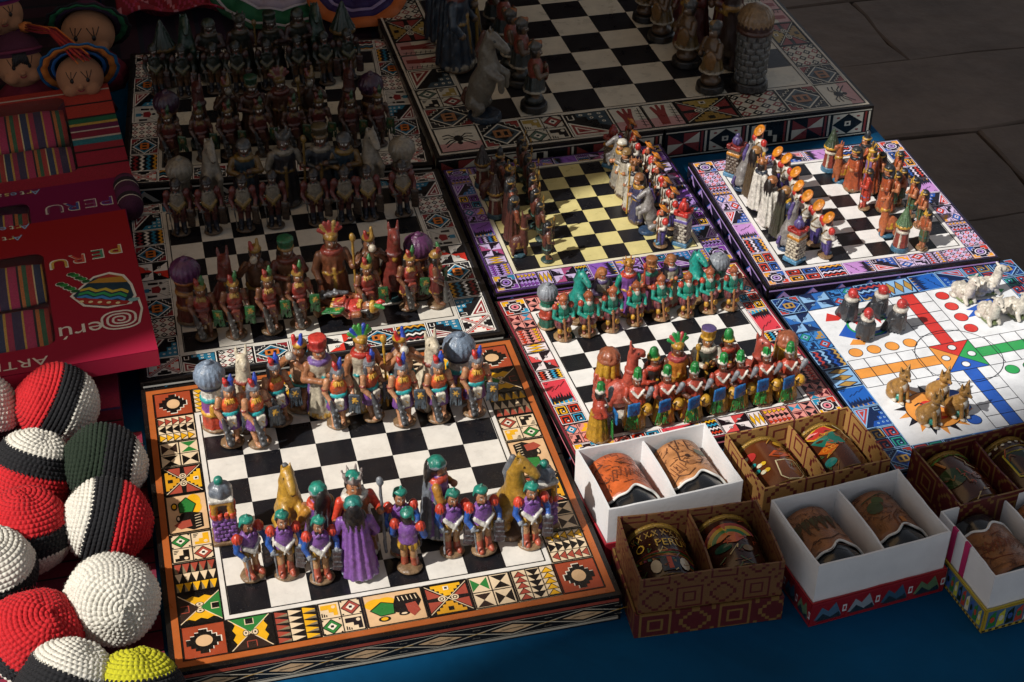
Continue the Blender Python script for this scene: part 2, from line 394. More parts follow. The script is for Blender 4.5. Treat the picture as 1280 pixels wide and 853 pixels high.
sm = so_.modifiers.new('solid', 'SOLIDIFY'); sm.thickness = .004
tag(so_, 'unseen dark cloth added beside the dolls to block light from the side', 'sidecloth')
# ---------------------------------------------------------------- printed border motifs (unit square, thin layers)
LZ = 0.00009
class Print:
    def __init__(s, pal): s.p = pal; s.m = MB(); s.k = 0
    def c(s, k): return lin(s.p.get(k, k) if not k.startswith('#') else k)
    def poly(s, pts, k, z=1): 
        s.k += 1
        a = 0.0
        for i in range(len(pts)):
            x0, y0 = pts[i]; x1, y1 = pts[(i+1) % len(pts)]; a += x0*y1-x1*y0
        if a < 0: pts = pts[::-1]
        s.m.poly([(x, y, z*LZ+s.k*1.5e-6) for x, y in pts], s.c(k))
    def rect(s, x0, y0, x1, y1, k, z=1): s.poly([(x0, y0), (x1, y0), (x1, y1), (x0, y1)], k, z)
    def line(s, a, b, w, k, z=3):
        dx, dy = b[0]-a[0], b[1]-a[1]; l = math.hypot(dx, dy) or 1; nx, ny = -dy/l*w/2, dx/l*w/2
        s.poly([(a[0]+nx, a[1]+ny), (b[0]+nx, b[1]+ny), (b[0]-nx, b[1]-ny), (a[0]-nx, a[1]-ny)], k, z)
    def pl(s, pts, w, k, z=3, closed=False):
        n = len(pts)
        for i in range(n if closed else n-1): s.line(pts[i], pts[(i+1) % n], w, k, z)
    def oval(s, cx, cy, rx, ry, k, z=2, n=20): s.poly([(cx+rx*math.cos(6.2832*i/n), cy+ry*math.sin(6.2832*i/n)) for i in range(n)], k, z)
    def ring(s, cx, cy, r, w, k, z=3, n=20):
        for i in range(n):
            a, b = 6.2832*i/n, 6.2832*(i+1)/n
            s.poly([(cx+q*math.cos(t), cy+q*math.sin(t)) for q, t in ((r, a), (r, b), (r-w, b), (r-w, a))], k, z)
    def frame(s, w=.03, k='k', z=4): s.pl([(w/2, w/2), (1-w/2, w/2), (1-w/2, 1-w/2), (w/2, 1-w/2)], w, k, z, True)
def stepcross(r, cx=.5, cy=.5, sx=1, sy=1, n=3):
    q = []
    st = [r*(i+1)/n for i in range(n)]
    pts = []
    # first quadrant staircase
    quad = []
    for i in range(n):
        quad.append((st[n-1-i], st[i]-r/n)); quad.append((st[n-1-i], st[i]))
    full = []
    for rot in range(4):
        for (x, y) in quad:
            for _ in range(rot): x, y = -y, x
            full.append((cx+x*sx, cy+y*sy))
    return full
def mo_corner_oval(P):
    P.rect(0, 0, 1, 1, 'corner', 0); P.poly(stepcross(.40, .5, .5, 1, .92, 4), 'w', 1); P.poly(stepcross(.385, .485, .485, 1, .92, 4), 'k', 2)
    P.oval(.5, .5, .19, .17, 'lt', 3); P.oval(.475, .475, .205, .18, 'k', 2); P.frame(.03)
def mo_corner_rings(P):
    P.rect(0, 0, 1, 1, 'k', 0)
    for x, y, k in ((0, 0, 'a'), (.68, 0, 'b'), (.68, .68, 'c'), (0, .68, 'a')): P.rect(x, y, x+.32, y+.32, k, 1)
    P.poly(stepcross(.48, n=3), 'w', 2); P.poly(stepcross(.44, n=3), 'k', 3)
    P.oval(.5, .5, .27, .27, 'w', 4); P.oval(.5, .5, .21, .21, 'k', 5); P.oval(.5, .5, .16, .16, 'w2', 6); P.oval(.5, .5, .07, .07, 'k', 7); P.frame(.03, 'w', 8)
def mo_tri_rows(P):
    P.rect(0, 0, 1, 1, 'bg', 0)
    for r, k in enumerate(('b', 'k', 'a')):
        for i in range(5):
            x = .06+i*.18; y = .07+r*.30
            P.poly([(x, y), (x, y+.26), (x+.17, y+.13)], k, 1); P.pl([(x, y), (x, y+.26), (x+.17, y+.13)], .018, 'k', 2, True)
    P.frame()
def mo_tri_cols(P):
    P.rect(0, 0, 1, 1, 'bg', 0)
    for r, k in enumerate(('b', 'k', 'a')):
        x = .05+r*.32
        P.line((x+.30, 0), (x+.30, 1), .02, 'k', 3)
        for i in range(5):
            y = .05+i*.18; f = -1 if r == 1 else 1
            y0 = y if f > 0 else y+.17
            P.poly([(x, y0), (x+.28, y0), (x+.14, y0+f*.17)], k, 1); P.pl([(x, y0), (x+.28, y0), (x+.14, y0+f*.17)], .016, 'k', 2, True)
    P.frame()
def mo_bowtie(P):
    P.rect(0, 0, 1, 1, 'bg', 0)
    for i, (x, y, k, f) in enumerate(((0, 0, 'k2', 0), (.5, 0, 'k', 1), (0, .5, 'c', 1), (.5, .5, 'k', 0))):
        a = .05; q = [(x+a, y+a), (x+.5-a, y+.5-a), (x+.5-a, y+a), (x+a, y+.5-a)]
        if f: P.poly([q[0], (x+.25, y+.25), q[3]], k, 1); P.poly([q[2], (x+.25, y+.25), q[1]], k, 1)
        else: P.poly([q[0], (x+.25, y+.25), q[2]], k, 1); P.poly([q[3], (x+.25, y+.25), q[1]], k, 1)
    P.line((.5, 0), (.5, 1), .025, 'k'); P.line((0, .5), (1, .5), .025, 'k'); P.frame()
def mo_xeyes(P):
    P.rect(0, 0, 1, 1, 'k', 0)
    n = 6
    for s_, k in ((0, 'a'), (1, 'a')):
        pts = [(.5, .5)]; 
        for i in range(n+1):
            t = i/n; y = .08+.84*t; x = .12+(.07 if i % 2 else 0)
            pts.append((x if s_ == 0 else 1-x, y))
        P.poly(pts, k, 1)
    P.poly([(.08, .97), (.92, .97), (.5, .5)], 'c', 1); P.poly([(.08, .03), (.92, .03), (.5, .5)], 'k2', 1)
    P.rect(.4, .75, .6, .93, 'bg', 2); P.rect(.42, .77, .58, .93, 'k', 3); P.pl([(.4, .07), (.4, .25), (.6, .25), (.6, .07)], .02, 'b', 3)
    for a, b_ in (((.05, .02), (.95, .98)), ((.95, .02), (.05, .98))): P.line(a, b_, .022, 'bg', 3)
    for x in (.4, .6): P.oval(x, .5, .07, .10, 'k', 3, 14); P.oval(x, .5, .055, .08, 'bg', 4, 14); P.oval(x, .5, .022, .03, 'k', 5, 8)
    P.frame()
def mo_xstep(P):
    P.rect(0, 0, 1, 1, 'k', 0)
    def tri(sgn, k):
        pts = [(.5, .5)]
        st = 5
        for i in range(st+1):
            w = .42*(i)/st; 
            y = .5+sgn*.44*(i)/st
            pts.append((.5+w, y)); 
            if i < st: pts.append((.5+w, .5+sgn*.44*(i+1)/st))
        right = pts[1:]; left = [(1-x, y) for x, y in right][::-1]
        P.poly([(.5, .5)]+right+left, k, 1)
    tri(1, 'a'); tri(-1, 'a2')
    for x, s_ in ((.04, 1), (.96, -1)):
        P.poly([(x, .12), (x, .45), (x+s_*.33, .43)], 'b', 1); P.poly([(x, .88), (x, .55), (x+s_*.33, .57)], 'b', 1)
        P.oval(x+s_*.31, .5, .09, .09, 'k', 2, 14); P.ring(x+s_*.31, .5, .085, .03, 'bg', 4, 12); P.oval(x+s_*.31, .5, .03, .03, 'bg', 4, 8)
    P.rect(.44, .76, .56, .88, 'w', 3); P.rect(.47, .79, .53, .85, 'k', 4); P.rect(.44, .12, .56, .24, 'k', 3)
    for a, b_ in (((.02, .05), (.98, .95)), ((.98, .05), (.02, .95))): P.line(a, b_, .02, 'bg', 3)
    P.frame()
def mo_bird(P):
    P.rect(0, 0, 1, 1, 'lt', 0)
    P.poly([(.05, .45), (.5, .62), (.62, .5), (.5, .38), (.05, .5)], 'c', 2); P.poly([(.05, .8), (.4, .78), (.6, .55), (.5, .5)], 'a', 1); P.poly([(.05, .2), (.4, .2), (.6, .42), (.5, .5)], 'a', 1)
    P.poly([(.42, .72), (.66, .72), (.78, .56), (.72, .4), (.55, .3), (.48, .5)], 'b', 3); P.poly([(.72, .6), (.9, .56), (.95, .48), (.86, .42), (.74, .44)], 'b', 3); P.oval(.86, .5, .025, .03, 'k', 5, 8)
    for i in range(3): P.line((.78+.04*i, .42), (.76+.05*i, .22), .014, 'k', 4)
    P.pl([(.05, .8), (.4, .78), (.6, .55)], .014, 'k', 4); P.pl([(.05, .2), (.4, .2), (.6, .42)], .014, 'k', 4); P.frame()
def mo_bull(P):
    P.rect(0, 0, 1, 1, 'lt', 0)
    P.oval(.22, .68, .19, .17, 'a', 1); P.oval(.38, .7, .16, .16, 'a', 1); P.poly([(.1, .5), (.3, .72), (.5, .62), (.48, .32), (.25, .3)], 'c', 2); P.pl([(.1, .5), (.3, .72), (.5, .62), (.48, .32), (.25, .3)], .02, 'k', 4, True)
    P.poly([(.5, .65), (.55, .85), (.9, .85), (.95, .6), (.85, .35), (.65, .25), (.5, .35)], 'k', 2); P.poly([(.68, .55), (.85, .58), (.9, .3), (.78, .15), (.7, .3)], 'b', 3)
    P.oval(.3, .2, .1, .08, 'k', 3, 12); P.oval(.3, .2, .06, .05, 'a', 4, 10); P.oval(.63, .27, .09, .06, 'k', 4, 12); P.oval(.63, .27, .05, .03, 'bg', 5, 10)
    for i in range(5): P.line((.58+.07*i, .8), (.6+.07*i, .66), .015, 'bg', 4)
    P.frame()
def mo_diamstep(P):
    P.rect(0, 0, 1, 1, 'bg', 0)
    for x, y, k in ((.25, .25, 'c'), (.75, .75, 'b')):
        P.poly([(x-.22, y), (x, y-.22), (x+.22, y), (x, y+.22)], k, 1); P.pl([(x-.22, y), (x, y-.22), (x+.22, y), (x, y+.22)], .02, 'k', 2, True)
        P.poly([(x-.11, y), (x, y-.11), (x+.11, y), (x, y+.11)], 'w', 3); P.rect(x-.035, y-.035, x+.035, y+.035, 'k', 4)
        for a in (-.2, .2):
            for b_ in (-.2, .2): P.rect(x+a-.02, y+b_-.02, x+a+.02, y+b_+.02, 'k', 2)
    for x, y, k in ((.5, 0, 'k'), (0, .5, 'a')):
        P.poly([(x+.06, y+.42), (x+.44, y+.42), (x+.44, y+.08), (x+.34, y+.08), (x+.34, y+.18), (x+.24, y+.18), (x+.24, y+.28), (x+.06, y+.28)], k, 1)
        P.oval(x+.36, y+.34, .05, .05, 'bg', 2, 10)
        for i in range(3): P.rect(x+.06+.05*i, y+.06, x+.085+.05*i, y+.12+.03*(2-i), 'k', 2)
    P.line((.5, 0), (.5, 1), .022, 'k'); P.line((0, .5), (1, .5), .022, 'k'); P.frame()
def mo_saw(P):
    P.rect(0, 0, 1, 1, 'k', 0)
    for r, k in enumerate(('b', 'bg', 'a')):
        for i in range(5):
            x = .02+r*.33; y = .02+i*.195
            P.poly([(x, y), (x+.31, y+.09), (x, y+.18)], k, 1)
            if k != 'bg':
                P.poly([(x+.03, y+.01), (x+.31, y+.09), (x+.31, y-.0)], 'bg2', 1)
    P.frame()
def mo_fret(P):
    P.rect(0, 0, 1, 1, 'k', 0)
    for x, y, k in ((0, 0, 'a'), (.5, 0, 'b'), (0, .5, 'b'), (.5, .5, 'c')):
        P.pl([(x+.42, y+.08), (x+.08, y+.08), (x+.08, y+.42), (x+.42, y+.42), (x+.42, y+.2), (x+.22, y+.2), (x+.22, y+.3)], .055, k, 1)
        P.rect(x+.3, y+.27, x+.36, y+.34, 'w', 2)
    P.line((.5, 0), (.5, 1), .02, 'w', 3); P.line((0, .5), (1, .5), .02, 'w', 3); P.frame(.03, 'w')
def mo_bigdiamond(P):
    P.rect(0, 0, 1, 1, 'k', 0)
    P.poly([(.04, .5), (.5, .06), (.96, .5), (.5, .94)], 'w', 1); P.poly([(.09, .5), (.5, .11), (.91, .5), (.5, .89)], 'd', 2); P.poly([(.2, .5), (.5, .22), (.8, .5), (.5, .78)], 'k', 3)
    P.rect(.3, .34, .7, .66, 'o', 4); P.rect(.37, .42, .46, .58, 'k', 5); P.rect(.54, .42, .63, .58, 'k', 5)
    for sx in (0, 1):
        for sy in (0, 1):
            f = lambda q: [(1-x if sx else x, 1-y if sy else y) for x, y in q]
            P.poly(f([(.03, .03), (.3, .03), (.3, .1), (.2, .1), (.2, .18), (.1, .18), (.1, .28), (.03, .28)]), 'b' if sx == sy else 'k2', 2); P.pl(f([(.33, .03), (.33, .13), (.23, .13), (.23, .21), (.13, .21), (.13, .31), (.03, .31)]), .018, 'w', 3)
    P.frame(.03, 'w')
def mo_lattice(P):
    P.rect(0, 0, 1, 1, 'bg', 0); n = 4
    for i in range(n):
        for j in range(n):
            x, y = (i+.5)/n, (j+.5)/n; k = ('b', 'k', 'b', 'c')[(i+j) % 4] if (i+j) % 2 == 0 else 'k'
            P.poly([(x-.12, y), (x, y-.12), (x+.12, y), (x, y+.12)], k, 1); P.poly([(x-.06, y), (x, y-.06), (x+.06, y), (x, y+.06)], 'w', 2); P.oval(x, y, .02, .02, 'k', 3, 6)
    P.frame(.03, 'k')
def mo_triangles(P):
    P.rect(0, 0, 1, 1, 'k', 0)
    P.poly([(.05, .05), (.95, .05), (.05, .62)], 'w', 1); P.poly([(.09, .09), (.8, .09), (.09, .54)], 'b', 2); P.poly([(.14, .14), (.6, .14), (.14, .43)], 'w', 3); P.poly([(.18, .18), (.46, .18), (.18, .36)], 'b', 4)
    P.poly([(.95, .95), (.3, .95), (.3, .8), (.5, .8), (.5, .65), (.7, .65), (.7, .45), (.95, .3)], 'd', 1)
    for x, y in ((.4, .88), (.6, .88), (.8, .88), (.6, .73), (.8, .73), (.82, .55)): P.oval(x, y, .045, .04, 'w', 2, 10); P.oval(x, y, .02, .018, 'k', 3, 6)
    P.pl([(.1, .9), (.1, .72), (.22, .72), (.22, .9)], .025, 'w', 2); P.frame(.03, 'w')
def mo_people(P):
    P.rect(0, 0, 1, 1, 'grey', 0)
    P.poly([(.35, .4), (.65, .4), (.7, .62), (.5, .7), (.3, .62)], 'b', 1); P.oval(.5, .78, .07, .07, 'k', 2, 12); P.rect(.4, .12, .6, .32, 'd', 1); P.oval(.5, .35, .05, .04, 'k', 2, 8)
    P.poly([(.08, .3), (.2, .3), (.22, .6), (.1, .62)], 'k', 1); P.oval(.15, .7, .06, .06, 'k', 1, 10); P.poly([(.78, .25), (.92, .25), (.9, .55), (.8, .55)], 'k2', 1)
    for i in range(7): P.line((.1+.12*i, .9), (.16+.12*i, .96), .014, 'k', 2)
    P.line((.02, .05), (.98, .08), .016, 'k', 2); P.line((.3, .62), (.1, .9), .012, 'k', 2); P.line((.7, .62), (.95, .9), .012, 'k', 2); P.frame(.03, 'w')
def mo_xcross(P):
    P.rect(0, 0, 1, 1, 'k', 0)
    for i in range(4):
        rot = lambda q, i=i: [((x, y), (1-y, x), (1-x, 1-y), (y, 1-x))[i] for x, y in q]
        st = [(.5, .42), (.62, .42), (.62, .32), (.74, .32), (.74, .2), (.86, .2), (.86, .06), (.14, .06), (.14, .2), (.26, .2), (.26, .32), (.38, .32), (.38, .42)]
        P.poly(rot(st), 'b2' if i % 2 else 'w', 1); st2 = [(.5, .3), (.6, .3), (.6, .2), (.7, .2), (.7, .06), (.3, .06), (.3, .2), (.4, .2), (.4, .3)]
        P.poly(rot(st2), 'w' if i % 2 else 'k', 2)
    for a, b_ in (((.02, .02), (.98, .98)), ((.98, .02), (.02, .98))): P.line(a, b_, .13, 'w', 3); P.line(a, b_, .09, 'b', 4); P.line(a, b_, .02, 'w', 5)
    P.frame(.03, 'w', 6)
def mo_land(P):
    P.rect(0, 0, 1, 1, 'pink', 0)
    for i in range(16):
        P.oval(.1+.36*((i*37) % 10)/10, .12+.8*((i*53) % 16)/16, .022, .03, 'k', 1, 6)
    q = [(1, .02)]; 
    for i in range(9): q += [(.62+.22*((i*7) % 5)/5, .06+i*.1), (.86, .1+i*.1)]
    P.poly(q+[(1, .98)], 'd', 1)
    q = [(.96, .05)]
    for i in range(8): q += [(.5+.2*((i*3) % 4)/4, .1+i*.11), (.74, .14+i*.11)]
    P.poly(q+[(.8, .95)], 'k', 2)
    for i in range(5): P.poly([(.98, .1+.18*i), (.84, .14+.18*i), (.98, .18+.18*i)], 'a', 3)
    P.frame(.03, 'w')
def mo_zig(P):
    P.rect(0, 0, 1, 1, 'k', 0)
    for r, k in enumerate(('b', 'w', 'd', 'a')):
        y = .1+r*.23; q = [(.03+.94*i/8, y+(.1 if i % 2 else 0)) for i in range(9)]
        P.poly(q+[(x, yy+.1) for x, yy in q[::-1]], k, 1)
    for i in range(5): P.oval(.12+.19*i, .05, .035, .03, 'w', 2, 8)
    P.frame(.03, 'w')
def mo_star(P):
    P.rect(0, 0, 1, 1, 'w', 0); 
    for i in range(8):
        a = i*math.pi/4; b2 = (i+1)*math.pi/4; r = .72
        cl = lambda x: min(max(x, .02), .98)
        P.poly([(.5, .5), (cl(.5+r*math.cos(a)), cl(.5+r*math.sin(a))), (cl(.5+r*math.cos(b2)), cl(.5+r*math.sin(b2)))], ('k', 'b2', 'w', 'k', 'w', 'b2', 'k', 'w')[i], 1)
    for x, y in ((.3, .3), (.7, .3), (.3, .7), (.7, .7)): P.oval(x, y, .08, .06, 'w', 3, 10); P.ring(x, y, .07, .02, 'k', 4, 10); P.oval(x, y, .025, .025, 'k', 4, 6)
    P.frame(.03, 'k')
def mo_sun(P):
    P.rect(0, 0, 1, 1, 'w2', 0)
    for i in range(16):
        a = 6.2832*i/16; P.poly([(.5+.33*math.cos(a-.16), .5+.33*math.sin(a-.16)), (.5+.48*math.cos(a), .5+.48*math.sin(a)), (.5+.33*math.cos(a+.16), .5+.33*math.sin(a+.16))], 'a' if i % 2 else 'b', 1)
    P.oval(.5, .5, .34, .34, 'k', 2); P.oval(.5, .5, .32, .32, 'w', 3); P.ring(.5, .5, .27, .06, 'b', 4); P.oval(.5, .5, .15, .15, 'b', 4); P.ring(.5, .5, .15, .025, 'k', 5); P.oval(.5, .5, .05, .05, 'k', 5); P.frame(.03, 'k')
def mo_dotstrip(P):
    P.rect(0, 0, 1, 1, 'w', 0)
    for i in range(3):
        x = .17+.33*i; P.poly([(x-.14, .5), (x, .12), (x+.14, .5), (x, .88)], 'a', 1); P.pl([(x-.14, .5), (x, .12), (x+.14, .5), (x, .88)], .03, 'k', 2, True)
    P.frame(.05, 'k')
def mo_spider(P):
    P.rect(0, 0, 1, 1, 'w', 0); P.rect(.02, .02, .98, .35, 'pink', 1)
    P.oval(.5, .52, .1, .13, 'k', 2); P.oval(.5, .34, .06, .07, 'k', 2)
    for s_ in (-1, 1):
        for i in range(4):
            a = .62-.12*i; P.pl([(.5, .5), (.5+s_*.2, a+.08), (.5+s_*.34, a-.06+.1*(i < 2))], .03, 'k', 3)
    P.frame(.03, 'k')
def mo_hand(P):
    P.rect(0, 0, 1, 1, 'w', 0); P.rect(.02, .02, .98, .4, 'pink', 1)
    P.poly([(.3, .1), (.55, .1), (.62, .6), (.7, .9), (.6, .92), (.52, .7), (.5, .95), (.42, .95), (.4, .7), (.3, .9), (.22, .86), (.3, .5)], 'b', 2)
    P.line((.82, .1), (.88, .9), .02, 'k', 3)
    for i in range(6): P.line((.76, .2+.12*i), (.94, .16+.12*i), .02, 'k', 3)
    P.frame(.03, 'k')
def mo_side_diamond(P):     # long strip of linked diamonds with little scrolls
    P.rect(0, 0, 1, 1, 'k', 0); P.rect(0, .84, 1, .97, 'b', 1); P.rect(0, .02, 1, .12, 'w2', 1)
    P.line((0, .78), (1, .78), .02, 'w2', 2); P.line((0, .17), (1, .17), .02, 'w2', 2)
    n = 6
    for i in range(n):
        x = (i+.5)/n; h = .5/n
        P.pl([(x-h, .48), (x, .76), (x+h, .48), (x, .2)], .012, 'w2', 2, True)
        P.poly([(x-h*.6, .48), (x, .66), (x+h*.6, .48), (x, .3)], 'lt', 2)
        P.ring(x-.012, .48, .016, .007, 'k', 3, 8); P.ring(x+.012, .48, .016, .007, 'k', 3, 8); P.line((x-.03, .42), (x+.03, .54), .006, 'k', 3)
        P.ring(x+h, .66, .01, .004, 'w2', 3, 8); P.ring(x+h, .3, .01, .004, 'w2', 3, 8); P.line((x+h-.02, .44), (x+h+.02, .52), .008, 'a', 3)
def mo_side_blocks(P):
    P.rect(0, 0, 1, 1, 'k', 0); P.rect(0, .93, 1, .97, 'w', 1); P.rect(0, .03, 1, .07, 'w', 1); n = 5
    for i in range(n):
        x = i/n+.01; w = 1/n-.05; k = i % 3
        if k == 0:
            for j in range(8):
                a = j*math.pi/4; b2 = (j+1)*math.pi/4; cl = lambda v, lo, hi: min(max(v, lo), hi)
                f = lambda t: (cl(x+w/2+math.cos(t)*w*.72, x, x+w), cl(.5+math.sin(t)*.55, .12, .88))
                P.poly([(x+w/2, .5), f(a), f(b2)], ('w', 'b', 'k', 'b')[j % 4], 1)
        elif k == 1:
            P.rect(x, .12, x+w, .88, 'w', 1); P.poly([(x+w/2, .12), (x+w, .5), (x+w/2, .88), (x, .5)], 'k', 2); P.rect(x+w*.4, .42, x+w*.6, .6, 'w', 3); P.rect(x+w*.46, .47, x+w*.54, .55, 'k', 4)
            for a in (.17, .83):
                for b2 in (.24, .76): P.oval(x+w*a, b2, .009, .035, 'b', 3, 8)
        else:
            P.pl([(x+.01, .14), (x+.01, .84), (x+w*.4, .84), (x+w*.4, .6), (x+w*.62, .6), (x+w*.62, .4), (x+w*.8, .4), (x+w*.8, .14)], .018, 'w', 1); P.rect(x+w*.35, .16, x+w*.5, .3, 'b', 2)
        for j in range(2): P.rect(x+w+.008+j*.018, .1, x+w+.018+j*.018, .9, 'w' if j else 'b', 1)
def mo_side_tri(P):
    P.rect(0, 0, 1, 1, 'k', 0); P.rect(0, .9, 1, .98, 'w2', 1)
    for i in range(8):
        x = i/8; P.poly([(x, .1), (x+.125, .1), (x+.0625, .85)], 'w2', 1); P.poly([(x+.03, .16), (x+.095, .16), (x+.0625, .6)], 'k', 2); P.pl([(x+.0625, .88), (x, .12)], .006, 'd', 3)
MO = {k[3:]: v for k, v in list(globals().items()) if k.startswith('mo_')}
PALS = {
 'tan': dict(bg='#ecd2ac', lt='#e3b98a', corner='#a8482a', k='#16120f', k2='#33231c', a='#efb21f', a2='#d99a22', b='#a94a38', b2='#a94a38', c='#2f7d38', w='#f1e4cd', w2='#c9bba4', d='#3b5f72', o='#c67a30', bg2='#8b7a5e', grey='#cbb79c', pink='#e3a583'),
 'bw': dict(bg='#e8e2d6', lt='#d9d2c5', corner='#b9352d', k='#15151a', k2='#2a2a30', a='#d99a2e', a2='#d99a2e', b='#8e2b30', b2='#d8382c', c='#5c8a6a', w='#efeae0', w2='#d7d2c8', d='#2d7c9c', o='#c9702c', bg2='#77736c', grey='#c9c6bd', pink='#d9d2c5'),
 'red': dict(bg='#e7978c', lt='#e0747c', corner='#c8341f', k='#1c0f18', k2='#5a1420', a='#f0b41c', a2='#e8902a', b='#d23a1c', b2='#d84a4a', c='#2a93b8', w='#f4e6e4', w2='#f08a98', d='#2b9dc6', o='#e5762a', bg2='#b8424a', grey='#e08a94', pink='#e0404e'),
 'purple': dict(bg='#a888cc', lt='#8a68b4', corner='#5a2c84', k='#17101f', k2='#3a1c5c', a='#d8a82a', a2='#c88a3a', b='#7a3a9a', b2='#a84a7a', c='#2a7a9c', w='#cdbadf', w2='#9a74c2', d='#2b6fa8', o='#c06a3a', bg2='#6a4a94', grey='#8a74ae', pink='#8a58b8'),
 'lilac': dict(bg='#d6bfe4', lt='#c2a4dc', corner='#d9542c', k='#1a1626', k2='#33265a', a='#f0a83a', a2='#e08a4a', b='#d23c28', b2='#c05a94', c='#2f62b8', w='#e8dcf0', w2='#b898d8', d='#2a58ae', o='#e8823a', bg2='#9a80b8', grey='#c0a8d6', pink='#c890d4'),
 'blue': dict(bg='#3f86cc', lt='#6aa6de', corner='#1f5fb0', k='#0f2650', k2='#143a7a', a='#b8924a', a2='#b8924a', b='#b8403a', b2='#2a6ab8', c='#2a9a88', w='#8fbce6', w2='#4a90d8', d='#184fa8', o='#b8924a', bg2='#2a62a8', grey='#3a74b8', pink='#1f62bc'),
 'grey': dict(bg='#c9c2ae', lt='#bdb59e', corner='#8a3a34', k='#141414', k2='#2a2a2c', a='#a58c48', a2='#96783c', b='#8a3a36', b2='#8a3a36', c='#55685a', w='#d2ccba', w2='#b9ab9c', d='#3c4c54', o='#9a6a44', bg2='#7f7a68', grey='#b4aea0', pink='#c29490'),
}
PM = {}
def motif(name, pal):
    if (name, pal) not in PM:
        P = Print(PALS[pal]); MO[name](P); PM[(name, pal)] = P.m.mesh('print_'+name, PRINT)
    return PM[(name, pal)]
SQM = {}
def square_mesh(hexc):
    if hexc not in SQM:
        b = MB(); b.box(0, 1, 0, 1, 0, .0005, lin(hexc), skip='b'); SQM[hexc] = b.mesh('square', PRINT)
    return SQM[hexc]

def chess_board(o, th, sx, sy, bor, ztop, pal, light, dark, rim, frame, corner, seq, side, label, fold='y', rimw=.005, edge=.004, thick=None):
    """o: front-left corner of the playing field; bor: left, right, front, back border widths"""
    H = thick or (ztop-TABLE_Z)
    root = empty('chess_board', (o[0], o[1], ztop-H), th); tag(root, label, 'chess board')
    L, Rr, F_, Bk = bor; w, d = 8*sx, 8*sy
    x0, x1, y0, y1 = -L, w+Rr, -F_, d+Bk
    gap = .0008
    halves = [(x0, x1, y0, d/2-gap), (x0, x1, d/2+gap, y1)] if fold == 'y' else [(x0, w/2-gap, y0, y1), (w/2+gap, x1, y0, y1)]
    for h in halves:
        b = MB(); b.box(h[0], h[1], h[2], h[3], 0, H-.0014, lin('#15110f')); bevel(b.build('case', PRINT, root), .0015, 2)
    T = H-.0014
    # coloured rim and light inner frame
    def bars(name, X0, X1, Y0, Y1, wd, z, hexc):
        b = MB(); c = lin(hexc)
        for q in ((X0, X1, Y0, Y0+wd), (X0, X1, Y1-wd, Y1), (X0, X0+wd, Y0+wd, Y1-wd), (X1-wd, X1, Y0+wd, Y1-wd)): b.box(q[0], q[1], q[2], q[3], T-.0005, T+z, c, skip='b')
        b.build(name, PRINT, root)
    bars('rim', x0+edge, x1-edge, y0+edge, y1-edge, rimw, .0006, rim)
    fr = .0048
    bars('inner_frame', -fr, w+fr, -fr, d+fr, fr, .0007, frame)
    bars('ruled_line', -.0011, w+.0011, -.0011, d+.0011, .0009, .0009, '#14120f')
    for i in range(8):
        for j in range(8):
            k = light if (i+j) % 2 else dark
            link('square', square_mesh(k), root, (i*sx+.0001, j*sy+.0001, T+.0001), (0, 0, 0), (sx-.0002, sy-.0002, 1))
    # border panels
    e = edge+rimw+.0006; ix0, ix1, iy0, iy1 = x0+e, x1-e, y0+e, y1-e
    zz = T+.0004
    def put(nm, X0, Y0, X1, Y1, rot):
        me = motif(nm, pal); W, D = X1-X0, Y1-Y0
        if rot == 0: link('border_panel', me, root, (X0, Y0, zz), (0, 0, 0), (W, D, 1))
        elif rot == 1: link('border_panel', me, root, (X1, Y0, zz), (0, 0, R_(90)), (D, W, 1))
        elif rot == 2: link('border_panel', me, root, (X1, Y1, zz), (0, 0, R_(180)), (W, D, 1))
        else: link('border_panel', me, root, (X0, Y1, zz), (0, 0, R_(270)), (D, W, 1))
    fo = fr+.0004
    put(corner, ix0, iy0, -fo, -fo, 0); put(corner, w+fo, iy0, ix1, -fo, 1); put(corner, w+fo, d+fo, ix1, iy1, 2); put(corner, ix0, d+fo, -fo, iy1, 3)
    g_ = .0009
    def run(seq, a0, a1, fn):
        tot = sum(s[1] for s in seq); p = a0
        for nm, wt in seq:
            q = p+(a1-a0)*wt/tot; fn(nm, p+g_/2, q-g_/2); p = q
    run(seq, -fo, d+fo, lambda nm, a, b_: put(nm, ix0, a, -fo, b_, 3))
    run(seq[::-1], -fo, d+fo, lambda nm, a, b_: put(nm, w+fo, a, ix1, b_, 1))
    run(seq, -fo, w+fo, lambda nm, a, b_: put(nm, a, iy0, b_, -fo, 0))
    run(seq[::-1], -fo, w+fo, lambda nm, a, b_: put(nm, a, d+fo, b_, iy1, 2))
    # printed sides (front and left)
    if side:
        if fold == 'y': parts = [(x0+.002, x1-.002)]
        else: parts = [(x0+.002, w/2-.002), (w/2+.002, x1-.002)]
        for a, b_ in parts: link('side_panel', motif(side, pal), root, (a, y0-.0002, .0012), (R_(90), 0, 0), (b_-a, H-.0052, 1))
        link('side_panel', motif(side, pal), root, (x0-.0002, y1-.002, .0012), (R_(90), 0, R_(-90)), (y1-y0-.004, H-.0052, 1))
    return root
def loc2(o, th, u, v): return (o[0]+math.cos(th)*u-math.sin(th)*v, o[1]+math.sin(th)*u+math.cos(th)*v)
BD = {}
BD['A'] = ((0, 0), 0, .03, .03, 0.0); BD['B'] = ((-.005, .3355), -.007, .0308, .030, 0.0); BD['C'] = ((0, .672), -.0865, .0304, .0304, 0.0)
BD['E'] = ((.3196, .397), .004, .0230, .0230, -.003); BD['F'] = ((.3275, .137), .045, .0232, .0231, -.003); BD['G'] = ((.5755, .3416), -.0176, .0228, .0231, -.003)
BD['D'] = ((.345, .674), .002, .0485, .0465, .010)
IV, BLK = '#e7e1d6', '#15161b'
